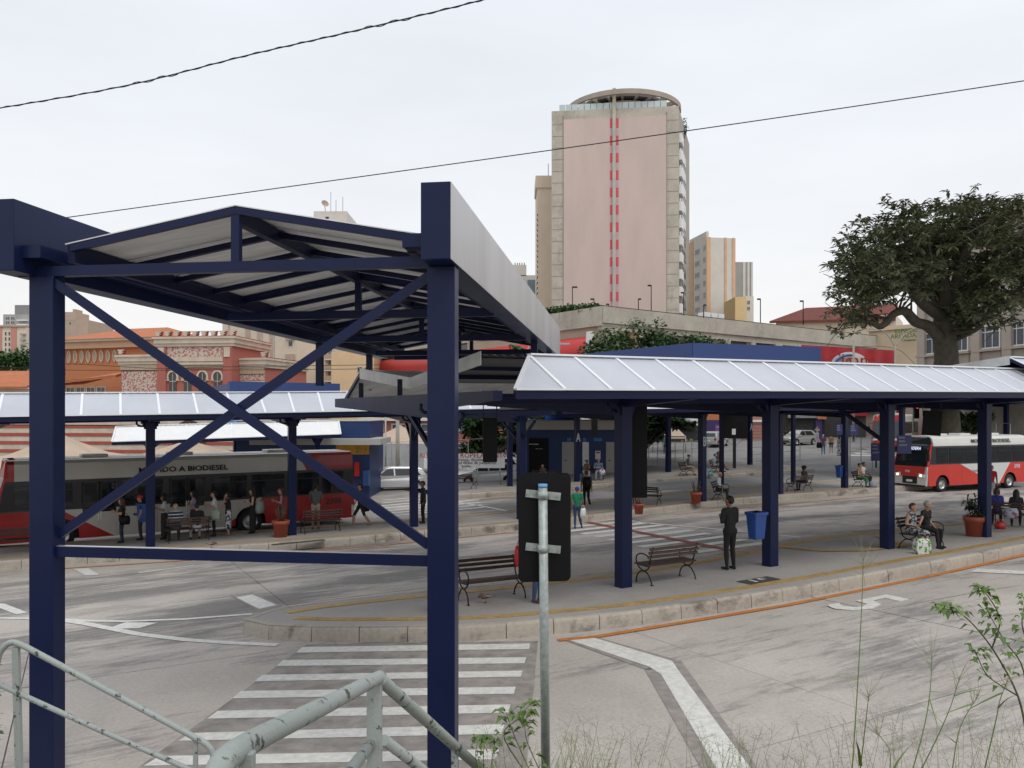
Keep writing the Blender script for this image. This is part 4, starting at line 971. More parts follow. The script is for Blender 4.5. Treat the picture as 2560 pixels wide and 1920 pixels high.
P('man in dark jacket standing close behind the right near column', G(1058, 1308, KH), LF, h=1.66, top=(.03, .035, .045), legs=(.012, .012, .014), sleeve=.9, skin=skin_b)
P('man in blue shirt with black backpack walking away', G(1466, 1271, .1), (.1, 1), 'step', 1.76, top=(.045, .09, .24), legs=(.012, .012, .014), arms=('down', 'down'), hairm=hair_b)
P('man in green shirt and blue cap carrying a white bag', G(1443, 1321, 0), (.05, 1), 'step', 1.60, top=(.012, .19, .09), legs=jean, hat=(.04, .06, .32), skin=skin_b)
P('woman in rolled jeans and sandals half hidden behind the sign', G(1343, 1505, KH), (.75, -.6), h=1.63, top=(.30, .28, .28), legs=jean, leglen=.86, hair='long', female=True, shoes=(.08, .035, .02))
P('seated woman with patterned top and grey skirt before the toilet block', *SEAT('b14', .36), 'sit', 1.62, top=floral3, legs=(.33, .31, .28), skirt=.9, hair='bun', female=True, arms=('chin', 'chin'), skin=skin_b)
P('heavy man in denim shirt with shopping bags before the toilet block', *SEAT('b14', -.36), 'sit', 1.74, top=(.13, .19, .30), legs=(.30, .34, .40), hair='bald', hairm=hair_g, arms=('lap', 'fold'), bulk=1.15)
P('seated person whose head shows above the sign plate', *SEAT('b16', 0), 'sit', 1.6, top=(.05, .03, .03), legs=(.03, .03, .04), female=True, skin=skin_b)
P('man in a dark cap seated on the far platform bench', *SEAT('b12', -.35), 'sit', 1.70, top=(.06, .065, .075), legs=(.3, .22, .16), leglen=.5, hat=(.02, .02, .025))
P('man in olive print shirt with crossed legs beyond the B column', *SEAT('b15', -.3), 'sit', 1.74, top=(.06, .05, .03), legs=(.26, .19, .12), leglen=.5, arms=('fold', 'fold'), skin=skin_b, cross=True)
P('person in light blue partly hidden behind the B column', *SEAT('b15', .35), 'sit', 1.6, top=(.25, .4, .55), legs=(.2, .2, .22), female=True)
P('old man with white hair in pale blue shirt with a cane', *SEAT('b9', .3), 'sit', 1.66, top=(.42, .50, .60), legs=(.015, .015, .017), hair='short', hairm=hair_g, arms=('lap', 'lap'), skin=skin_b)
P('man in dark shirt and trousers standing alone on the front platform', G(1825, 1424, KH), (-.45, .89), h=1.80, top=(.018, .017, .018), legs=(.010, .010, .011), arms=('phone', 'phone'), sleeve=.9, skin=skin_b, hair='short', headturn=.3, bulk=1.05)
P('person with big dark hair in white top seen from behind on a bench', *SEAT('b10', .35), 'sit', 1.66, top=(.03, .03, .032), legs=(.03, .03, .04), hair='curly', female=True, arms=('lap', 'lap'), skin=skin_b)
P('woman in green trousers leaning on the far bench', *SEAT('b11', .3), 'sit', 1.66, top=(.30, .17, .11), legs=(.02, .17, .07), hair='bun', female=True, arms=('lap', 'reach'))
P('man in white shirt beside the woman in green trousers', *SEAT('b11', -.3), 'sit', 1.72, top=(.55, .55, .56), legs=(.015, .015, .02), arms=('reach', 'lap'), skin=skin_b)
P('woman in floral dress seated left on the front bench', *SEAT('b3', .45), 'sit', 1.62, top=floral, legs=floral, leglen=.5, skirt=.4, hair='short', hairm=hair_b, female=True, arms=('lap', 'lap'), sleeve=.2, shoes=(.3, .2, .15))
P('grey haired woman in black top seated on the front bench', *SEAT('b3', -.28), 'sit', 1.64, top=(.012, .012, .013), legs=(.012, .012, .014), hair='short', hairm=hair_g, female=True, arms=('lap', 'reach'), bulk=1.1)
P('woman with long dark hair and bags behind the last near column', *SEAT('b4', -.05), 'sit', 1.62, top=(.02, .02, .028), legs=(.012, .012, .013), hair='long', female=True, arms=('lap', 'lap'))
P('woman in a royal blue top at the right edge holding a phone', *SEAT('b4', -.62), 'sit', 1.66, top=(.03, .05, .28), legs=(.02, .02, .03), hair='tail', hairm=hair_b, female=True, arms=('phone', 'phone'), sleeve=.9, skin=skin_b)
P('person in red and white mostly hidden behind the last near column', G(2478, 1255, KH), (-.3, -1), h=1.68, top=(.45, .02, .03), legs=(.5, .48, .48), skin=skin_b)
def far(label, px, py, Y, **k):
    p_ = at(px, py, Y); P(label, p_, **k)
far('woman holding up a camera in front of the dark shop', 2043, 1106, 84, face=(-.4, -1), h=1.66, top=(.35, .33, .3), legs=(.35, .42, .5), hair='long', hairm=hair_b, female=True, arms=('cam', 'cam'))
far('man in purple shirt and jeans waiting at the far kerb', 2058, 1136, 70, face=(.2, 1), h=1.70, top=(.14, .04, .10), legs=(.07, .13, .22), hairm=hair_g)
far('person in tan top and dark shorts at the far kerb', 2078, 1132, 71, face=(.2, 1), h=1.62, top=(.26, .16, .08), legs=(.03, .03, .04), leglen=.5, female=True, hair='bun')
far('woman in patterned dress crossing at the far kerb', 2098, 1140, 68, face=(-.3, .9), h=1.64, top=(.2, .2, .22), legs=floral2, skirt=.8, hair='tail', female=True)
far('shopkeeper in a green shirt under the beige awning', 1663, 1138, 72, face=(-.5, -1), h=1.70, top=(.02, .16, .08), legs=(.03, .03, .04), skin=skin_b)
finish_people()
# ---- carried things
def bag(label, p, w_, h_, d_, m, rz=0, handles=True, stripe=None):
    t = thing('bag', label, 'bag', p, rz); mb = MB(); r_ = random.Random(len(label)); a = []
    for z, s in ((0, .92), (.35, 1.06), (.75, 1.0), (1.0, .86)):
        a.append([(x * w_ / 2 * s + r_.uniform(-.01, .01), y * d_ / 2 * s * (1 if z < .9 else .45) + r_.uniform(-.01, .01), z * h_) for x, y in ((-1, -1), (0, -1.12), (1, -1), (1, 1), (0, 1.12), (-1, 1))])
    vs = [v for q in a for v in q]; n_ = 6
    mb.add(vs, [(i * n_ + j, i * n_ + (j + 1) % n_, (i + 1) * n_ + (j + 1) % n_, (i + 1) * n_ + j) for i in range(3) for j in range(n_)] + [tuple(range(5, -1, -1)), tuple(range(18, 24))], 0, not stripe); mb.build('bag_body', m, t)
    if handles:
        mb = MB()
        for y in (-.4, .4): mb.tube(smooth_path([(-w_ * .25, d_ * y * .4, h_ * .96), (-w_ * .15, d_ * y * .3, h_ * 1.25), (w_ * .15, d_ * y * .3, h_ * 1.25), (w_ * .25, d_ * y * .4, h_ * .96)], 5), .008, 5)
        mb.build('handle', black if stripe else m, t)
    if stripe:
        mb = MB(); mb.bx(w_ * .5 + .004, w_ * .5 + .012, -d_ * .5, d_ * .5, .02, h_ * .92); mb.build('side_panel', stripe, t)
    return t
grn = pattern('green_print', (.62, .64, .60), (.10, .26, .05), 11)
bag('white shopping bag with green leaf print on the platform floor', G(2305, 1384, KH), .40, .40, .18, grn, R(10), True, mat('leaf_green', (.08, .28, .03), .5))
bag('red shopping bag standing below the bench at the right', G(2500, 1322, KH), .26, .24, .18, mat('red_plastic', (.45, .03, .02), .4, 0, .3, 8))
bag('large patterned plastic bag on the dark haired woman\'s lap', G(2514, 1328, KH) + Vector((-.05, -.35, .45)), .38, .34, .25, pattern('blue_print', (.3, .32, .38), (.16, .07, .08), 9), R(-20), False)
p_ = G(1343, 1505, KH); bag('red handbag hanging beside the sign plate', p_ + Vector((-.36, .1, .72)), .2, .42, .12, mat('red_leather', (.5, .02, .02), .4))
p_ = G(1443, 1321, 0); bag('white plastic bag carried by the man in green', p_ + Vector((.22, -.02, .42)), .2, .36, .1, white)
bag('white bag with purple print on the denim man\'s lap', G(1502, 1206, KH) + Vector((.05, -.4, .5)), .34, .3, .2, pattern('purple_print', (.6, .58, .6), (.2, .1, .2), 8))
bag('pale green tote bag on the arm of the woman in white', G(536, 1341, KH) + Vector((.1, -.22, .62)), .36, .36, .12, cloth((.35, .42, .33)))
bag('pale green backpack on the woman in the black dress', G(632, 1333, KH) + Vector((.28, -.05, .75)), .28, .46, .16, cloth((.26, .31, .28)), R(60))
bag('dark shoulder bag on the woman with long hair', G(305, 1357, KH) + Vector((.16, -.12, .66)), .32, .30, .12, black, R(20))
p_ = G(1466, 1271, .1); bag('black backpack on the man in the blue shirt', p_ + Vector((-.01, -.24, .92)), .36, .55, .2, black, 0)
bag('black bag hanging behind the walking man in black', G(902, 1318, KH - .1) + Vector((.2, .05, .62)), .28, .26, .1, black, R(60))
bag('grey plastic bag on the floor beside the couple', G(2172, 1217, KH) + Vector((.1, -.3, 0)), .36, .34, .2, cloth((.3, .3, .31)))
bag('teal bag below the man with crossed legs', G(1776, 1190, KH), .3, .26, .18, cloth((.15, .38, .38)))
bag('dark bag carried by the man in purple', at(2048, 1120, 69.8), .4, .5, .15, black)
t = thing('walking_cane', 'thin light cane held by the old man', 'cane', G(1806, 1256, KH)); mb = MB(); mb.tube([(0, 0, 0), (0, 0, .8), (0, -.04, .84), (0, -.09, .82)], .012, 6); mb.build('cane', galv, t)
# pigeons
def pigeon(p, rz, label):
    t = thing('pigeon', label, 'pigeon', p, rz, 'pigeons on the platforms')
    fe = mat('pigeon_feathers', (.16, .10, .075), .8, 0, .35, 40); mb = MB()
    def ell(pts): mb.tube(smooth_path(pts, 4), [.012, .02, .03, .042, .05, .055, .058, .056, .05, .044, .038, .03, .022, .014, .012, .01, .006][:len(smooth_path(pts, 4))], 10)
    ell([(0, .15, .13), (0, .11, .15), (0, .05, .13), (0, -.05, .125), (0, -.2, .15)])
    mb.ball((0, .155, .125), (.026, .032, .026), 8); mb.add([(-.008, .18, .125), (.008, .18, .125), (0, .205, .11), (0, .18, .135)], [(0, 1, 2), (0, 2, 3), (1, 3, 2)]); mb.build('body', fe, t)
    mb = MB()
    for s in (-1, 1): mb.add([(s * .05, .06, .15), (s * .062, -.05, .13), (s * .02, -.19, .155), (s * .03, -.02, .175)], [(0, 1, 2, 3)])
    mb.build('wings', mat('pigeon_wing', (.28, .2, .17), .8, 0, .3, 40), t)
    mb = MB()
    for s in (-1, 1): mb.tube([(s * .02, .01, .09), (s * .022, .015, .0)], .006, 5); mb.box((s * .022, .03, .004), (.03, .05, .006))
    mb.build('legs', mat('pigeon_leg', (.35, .08, .06), .6), t)
pigeon(G(1216, 1507, KH), R(95), 'brown pigeon pecking under the near bench')
pigeon(G(528, 1369, KH), R(-60), 'pigeon at the kerb below the bus queue')
# ================================================================== vehicles
def livery(name, base, red, xf, kf, zf, xr, kr, zr):
    m = bpy.data.materials.new(name); m.use_nodes = True; N = m.node_tree.nodes; L = m.node_tree.links; b = N['Principled BSDF']
    b.inputs['Roughness'].default_value = .3; b.inputs['Coat Weight'].default_value = .3
    tc_ = N.new('ShaderNodeTexCoord'); s = N.new('ShaderNodeSeparateXYZ'); L.new(tc_.outputs['Object'], s.inputs[0])
    def mth(op, a, b_=None):
        n = N.new('ShaderNodeMath'); n.operation = op
        for i, v in enumerate((a, b_)):
            if v is None: continue
            if isinstance(v, (int, float)): n.inputs[i].default_value = v
            else: L.new(v, n.inputs[i])
        return n.outputs[0]
    x, z = s.outputs[0], s.outputs[2]
    f = mth('GREATER_THAN', x, mth('ADD', mth('MULTIPLY', mth('SUBTRACT', z, zf), kf), xf))
    r = mth('LESS_THAN', x, mth('ADD', mth('MULTIPLY', mth('SUBTRACT', z, zr), kr), xr))
    mk = mth('MAXIMUM', f, r)
    nz_ = N.new('ShaderNodeTexNoise'); nz_.inputs['Scale'].default_value = 1.5; L.new(tc_.outputs['Object'], nz_.inputs['Vector'])
    mx_ = N.new('ShaderNodeMix'); mx_.data_type = 'RGBA'; mx_.inputs[6].default_value = (*base, 1); mx_.inputs[7].default_value = (*red, 1); L.new(mk, mx_.inputs[0])
    dm = N.new('ShaderNodeMapRange'); dm.inputs[3].default_value = .86; dm.inputs[4].default_value = 1.05; L.new(nz_.outputs[0], dm.inputs[0])
    vm_ = N.new('ShaderNodeVectorMath'); vm_.operation = 'SCALE'; L.new(mx_.outputs[2], vm_.inputs[0]); L.new(dm.outputs[0], vm_.inputs['Scale']); L.new(vm_.outputs[0], b.inputs['Base Color']); return m
redp = mat('bus_red', (.50, .025, .018), .3, 0, .06, 2); whp = mat('bus_white', (.66, .65, .60), .32, 0, .06, 1.5)
blk = mat('bus_black_trim', (.012, .012, .013), .3, 0, .1, 2)
lampw = mat('headlight_glass', (.75, .76, .74), .1, 0, .05, 8); amber = mat('amber_lens', (.7, .2, .02), .2); tail = mat('tail_lens', (.4, .01, .01), .2)
lit = mat('lit_headlight', (.9, .85, .7), .2, 0, 0, emit=(1, .85, .6, 3.0))
seatm = mat('bus_seat', (.05, .06, .10), .8)
def wheel(t, x, y, r, w_, nm='wheel'):
    mb = MB(); s = 1 if y > 0 else -1
    prof = [(r * .58, -w_ / 2), (r * .93, -w_ / 2), (r, -w_ * .32), (r, w_ * .32), (r * .93, w_ / 2), (r * .60, w_ / 2)]
    n = 28; vs = [(x + a * math.cos(6.2832 * j / n), y + b, r + a * math.sin(6.2832 * j / n)) for a, b in prof for j in range(n)]
    mb.add(vs, [(i * n + j, i * n + (j + 1) % n, (i + 1) * n + (j + 1) % n, (i + 1) * n + j) for i in range(len(prof) - 1) for j in range(n)], 0, True)
    wo_ = mb.build('wheel', rub, t); mb = MB()
    prof = [(r * .62, w_ * .46), (r * .56, w_ * .30), (r * .42, w_ * .18), (r * .22, w_ * .34), (.001, w_ * .36)]
    vs = [(x + a * math.cos(6.2832 * j / n), y + b * s, r + a * math.sin(6.2832 * j / n)) for a, b in prof for j in range(n)]
    mb.add(vs, [(i * n + j, i * n + (j + 1) % n, (i + 1) * n + (j + 1) % n, (i + 1) * n + j) for i in range(len(prof) - 1) for j in range(n)], 0, True)
    for k in range(8): a = 6.2832 * k / 8; mb.box((x + r * .34 * math.cos(a), y + w_ * .27 * s, r + r * .34 * math.sin(a)), (r * .07, w_ * .1, r * .07))
    mb.build('rim', chrome, wo_)
def bus(label, p, hd, L, W_, H, side, wins, doors, axles, wr, numb, roofband, group=None, wz=(1.42, 2.5), mini=False, shell=whp, front=redp, slogan=None, sx=0, plate=None):
    t = thing('bus', label, 'bus', p, math.atan2(hd[1], hd[0]), group); h2 = L / 2; y = W_ / 2; zb = .36; z1, z2 = wz
    # lower sides with wheel arches
    for s in (1, -1):
        ol = [(-h2 + .05, zb)]
        for ax in sorted(axles):
            ra = wr + .12
            ol.append((ax - ra, zb))
            for k in range(1, 12): a = math.pi - math.pi * k / 12; ol.append((ax + ra * math.cos(a), max(zb, wr + ra * math.sin(a))))
            ol.append((ax + ra, zb))
        ol += [(h2 - .12, zb), (h2 - .06, z1 * .7), (h2 - .16, z1), (-h2 + .03, z1)]
        mb = MB(); mb.prism([(a, s * (y - .03), b) for a, b in ol], (0, s * .03, 0)); mb.build('side_panel', side, t)
        # window band, roof band
        band = MB().build('window_band', blk, t)
        def bar(x0, x1, za, zb_, nm='window_pillar'):
            if x1 - x0 < .02: return
            mb = MB(); sl = .25 / (z2 - z1)
            f_ = lambda x, z: min(x, h2 - .17 - sl * (z - z1))
            mb.prism([(x0, s * (y - .05), za), (f_(x1, za), s * (y - .05), za), (f_(x1, zb_), s * (y - .06), zb_), (x0, s * (y - .06), zb_)], (0, s * .035, 0)); mb.build(nm, blk, band)
        op = sorted([(h2 - b, h2 - a) for a, b in wins] + ([(h2 - b, h2 - a) for a, b in doors] if s > 0 else []))
        bar(-h2 + .03, h2 - .17, z2 - .10, z2, 'window_rail'); bar(-h2 + .03, h2 - .17, z1, z1 + .06, 'window_rail')
        cur = -h2 + .03
        for a, b in op: bar(cur, a, z1 + .06, z2 - .10); cur = max(cur, b)
        bar(cur, h2 - .17, z1 + .06, z2 - .10)
        mb = MB(); pr = [(y - .02, z2), (y - .04, z2 + .16), (y - .10, H - .16), (y - .24, H - .04), (y - .5, H), (y - .5, z2)]
        a = [(-h2 + .06, s * u, v) for u, v in pr]; mb.prism(a, (L - .5 - .06, 0, 0)); rb = mb.build('roof_band', roofband, t)
        for (a, b) in wins:
            mb = MB(); mb.bx(h2 - b, h2 - a, s * (y - .014), s * (y - .004), z1 + .06, z2 - .10); wi = mb.build('window', glassv, band)
            mb = MB(); mb.bx(h2 - b, h2 - a, s * (y - .003), s * (y + .003), z1 + .66 * (z2 - z1), z1 + .69 * (z2 - z1)); mb.build('window_rail', blk, band)
    for (a, b) in doors:
        for k in range(2):
            c0, c1 = a + (b - a) * k / 2 + .02, a + (b - a) * (k + 1) / 2 - .02
            mb = MB(); mb.bx(h2 - c1, h2 - c0, y + .001, y + .02, zb + .03, z1 - .14); d = mb.build('door', side, t); mb = MB()
            for q_ in ((c1 - .06, c1, z1 - .14, z2 - .1), (c0, c0 + .06, z1 - .14, z2 - .1), (c0, c1, z2 - .17, z2 - .1)): mb.bx(h2 - q_[1], h2 - q_[0], y + .001, y + .02, q_[2], q_[3])
            mb.build('door_frame', blk, d)
            mb = MB(); mb.bx(h2 - c1 + .05, h2 - c0 - .05, y + .02, y + .026, z1 - .14, z2 - .16); mb.build('door_glass', glassv, d)
            mb = MB(); mb.bx(h2 - (c1 if k == 0 else c0 + .04), h2 - (c1 - .04 if k == 0 else c0), y + .021, y + .05, 1.0, 1.5); mb.build('door_handle', white, d)
    for k in range(1, int(L / 1.3)):
        xx = h2 - k * 1.3 - .15
        if all(abs(xx - a_) > wr + .2 for a_ in axles) and not any(a_ - .05 < h2 - xx < b_ + .05 for a_, b_ in doors):
            mb = MB(); mb.bx(xx - .006, xx + .006, y - .002, y + .0015, zb + .02, z1 - .02); mb.build('panel_seam', blk, t)
    # roof, floor, tail, nose
    mb = MB(); mb.bx(-h2 + .08, h2 - .45, -y + .45, y - .45, H - .08, H); mb.build('roof', shell, t)
    mb = MB(); mb.bx(-h2 + .1, h2 - .3, -y + .3, y - .3, zb - .02, zb + .9); mb.build('underbody', blk, t)
    for k, xx in enumerate((-.27 * L, .02 * L, .25 * L)):
        mb = MB(); mb.box((xx, 0, H + .05), (.9, .75, .12)); mb.build('roof_hatch', shell, t, bevel=.04)
    mb = MB(); mb.prism([(-h2, -y + .06, zb + .08), (-h2, y - .06, zb + .08), (-h2 - .04, y - .1, 1.4), (-h2 + .02, y - .14, H - .25), (-h2 + .12, y - .4, H - .02), (-h2 + .12, -y + .4, H - .02), (-h2 + .02, -y + .14, H - .25), (-h2 - .04, -y + .1, 1.4)], (.14, 0, 0)); mb.build('rear_panel', redp, t)
    mb = MB(); mb.bx(-h2 - .06, -h2 - .03, -y + .3, y - .3, 1.7, 2.5); mb.build('rear_window', glass, t)
    for s in (1, -1): mb = MB(); mb.bx(-h2 - .07, -h2 - .02, s * (y - .32), s * (y - .12), .75, 1.25); mb.build('tail_light', tail, t); mb = MB(); mb.bx(-h2 - .02, -h2 + .12, s * (y - .05), s * (y + .006), .45, .9) ; mb.build('rear_bumper_end', white if not mini else redp, t)
    # front
    zs = z1 - .35 if not mini else z1 - .1
    def fr(pts, nm, m, par=t, d=.05):
        mb = MB(); mb.prism([(a, b, c) for a, b, c in pts], (-d, 0, 0)); return mb.build(nm, m, par)
    xb, xm, xt = h2 + .02, h2 - .02, h2 - .42
    fr([(xb, -y + .08, zb), (xb, y - .08, zb), (xb - .02, y - .02, .9), (xm - .02, y - .04, zs), (xm - .02, -y + .04, zs), (xb - .02, -y + .02, .9)], 'front_panel', front, d=.16)
    w = fr([(xm + .005, -y + .07, zs), (xm + .005, y - .07, zs), (xt + .03, y - .12, z2 + .1), (xt + .03, -y + .12, z2 + .1)], 'windscreen', glass, d=.12)
    fr([(xt + .04, -y + .1, z2 + .1), (xt + .04, y - .1, z2 + .1), (xt - .02, y - .22, H - .1), (xt - .15, y - .5, H + .0), (xt - .15, -y + .5, H + .0), (xt - .02, -y + .22, H - .1)], 'front_cap', redp if not mini else blk, d=.2)
    for s in (1, -1):
        mb = MB(); mb.prism([(h2 - .17, s * (y - .05), z1), (h2 - .02, s * (y - .06), zs), (h2 - .08, s * (y - .07), z1 + .15), (xt + .04, s * (y - .11), z2 + .12), (xt - .1, s * (y - .09), z2 + .1)], (0, s * .05, 0)); mb.build('corner_pillar', redp, t)
        hx = mb = MB(); mb.box((h2 + .035, s * (y - .33), .92), (.06, .42, .2), rot=Matrix.Rotation(R(-10) * s, 3, 'X')); hl = mb.build('headlight', lampw, t, bevel=.03)
        mb = MB(); mb.box((h2 + .072, s * (y - .36), .92), (.012, .12, .10)); mb.build('lamp', lit if mini else lampw, hl)
        mb = MB(); mb.tube([(h2 - .1, s * (y - .02), z2 - .15), (h2 + .12, s * (y + .14), z2 - .05), (h2 + .18, s * (y + .18), z2 - .35)], .02, 6); mb.box((h2 + .18, s * (y + .18), z2 - .6), (.1, .2, .42)); mb.build('mirror', blk, t)
    mb = MB(); mb.box((h2 + .02, 0, .66), (.05, W_ * .42, .42)); mb.build('grille', blk, t, bevel=.02)
    mb = MB(); mb.bx(h2 - .02, h2 + .04, -y + .12, y - .12, zb - .06, zb + .04); mb.build('bumper_lip', blk, t)
    mb = MB(); mb.bx(h2 + .046, h2 + .052, -.2, .2, .55, .67); mb.build('licence_plate', white, t)
    if plate:
        mb = MB(); mb.prism([(xt + .19, -y + .2, z2 - .28), (xt + .19, y * .5, z2 - .28), (xt + .085, y * .5, z2 - .02), (xt + .085, -y + .2, z2 - .02)], (.015, 0, 0)); dp = mb.build('destination_display', blk, t)
        text('destination_text', plate, .26, mat('display_white', (.6, .62, .9), .5, 0, 0, emit=(.7, .75, 1, 1.0)), dp, frame((xt + .165, -.15, z2 - .15), (0, 1, 0), (-.4, 0, 1)), .003, (.85, 1))
    for ax in axles:
        for s in (1, -1): wheel(t, ax, s * (y - .2), wr, .3)
    # lettering on the visible side
    if slogan: text('slogan', slogan, .32, blk, t, frame((sx, y - .015, z2 + .235), (-1, 0, 0), (0, -.3, 1)), .006, (1.05, .9), .006)
    for s_, x_, z_, sz, m_ in numb:
        text('fleet_number', s_, sz, m_, t, frame((x_, y + .004, z_), (-1, 0, 0), (0, 0, 1)), .003, (1, 1), .008)
    for k in range(4): 
        xx = h2 - 1.6 - k * (L - 3) / 4
        for yy in (-.7, .7): mb = MB(); mb.box((xx, yy, z1 + .05), (.12, .7, .9)); mb.build('seat', seatm, t)
    return t
h = Vector((-.82, -.57, 0)).normalized(); lf_ = Vector((-h.y, h.x, 0)); rear = Vector((-6.9, 35.66, 0)); mid = rear + h * 6.7 - lf_ * 1.25
bus('long red and white city bus beside the waiting queue', (mid.x, mid.y, g(mid.x, mid.y)), h, 13.4, 2.5, 3.25, livery('city_bus_livery', (.56, .54, .48), (.40, .012, .012), 2.8, 1.65, .35, -1.1, -1.45, .35),
    [(.7, 1.35), (1.55, 2.5), (4.15, 5.55), (7.35, 8.75), (8.95, 10.3), (10.5, 11.8), (11.95, 12.9)], [(2.8, 3.95), (5.8, 7.1)], [4.6, -2.2], .5, [('2300', -5.75, 1.12, .36, blk), ('emdec', 1.9, 1.12, .22, mat('logo_blue', (.03, .06, .16), .5))], livery('city_bus_roof', (.56, .54, .48), (.40, .012, .012), 6.0, 0, .35, -4.5, .5, 2.6), slogan='MOVIDO A BIODIESEL', sx=.35)
h = Vector((-.915, -.40, 0)).normalized(); lf_ = Vector((-h.y, h.x, 0))
fw = Vector((23.75, 45.2, 0)); ctr = fw - h * 2.95 - lf_ * 1.0
bus('white and red minibus turning in at the right', (ctr.x, ctr.y, g(ctr.x, ctr.y)), h, 8.3, 2.25, 3.1, livery('minibus_livery', (.68, .68, .67), (.62, .035, .02), -.9, 2.4, .5, -2.1, -.8, .9),
    [(.75, 1.65), (1.75, 2.95), (3.05, 4.3), (4.4, 5.6), (5.7, 6.9), (7.0, 8.1)], [], [2.95, -2.6], .42, [('098', -3.2, 1.28, .34, mat('number_pale', (.62, .5, .5), .5)), ('Campinas', .3, 1.12, .17, mat('logo_grey', (.25, .25, .27), .5))], whp, wz=(1.52, 2.55), mini=True, slogan='MOVIDO A BIODIESEL', sx=-1.0, plate='N. MORDERA', front=livery('minibus_front', (.66, .66, .65), (.62, .035, .02), 50, 0, 0, -50, 0, 0))
bt = bpy.data.objects['bus.001']
mb = MB(); mb.prism([(4.19, -.95, .86), (4.19, .95, .86), (4.155, 1.0, 1.42), (4.155, -1.0, 1.42)], (.012, 0, 0)); mb.build('bonnet_panel', redp, bt)
text('fleet_number', '098', .2, white, bt, frame((4.215, -.1, 1.12), (0, 1, 0), (0, 0, 1)), .002)
mb = MB(); mb.bx(-.75, -.35, 1.127, 1.13, 1.0, 1.38); ap = mb.build('access_sign', mat('access_blue', (.03, .1, .4), .4), bt)
mb = MB(); mb.tube([(-.55, 1.134, 1.31), (-.55, 1.134, 1.2), (-.6, 1.134, 1.2), (-.63, 1.134, 1.08)], .018, 6); mb.tube([(-.55 + .09 * math.cos(a / 3), 1.134, 1.12 + .09 * math.sin(a / 3)) for a in range(4, 19)], .014, 5); mb.build('access_symbol', white, ap)
h = Vector((-.55, -.83, 0)).normalized(); p_ = at(2240, 1085, 78); p_.z = g(p_.x, 78)
bus('red and white bus waiting far off at the traffic light', p_, h, 11, 2.5, 3.2, livery('far_bus_livery', (.66, .64, .6), (.55, .03, .02), 2.0, 2, .35, -2, -1, .35), [(.8, 2), (2.2, 3.6), (3.8, 5.2), (5.4, 6.8), (7, 8.4), (8.6, 10)], [], [3.0, -2.6], .5, [], whp, slogan=None)
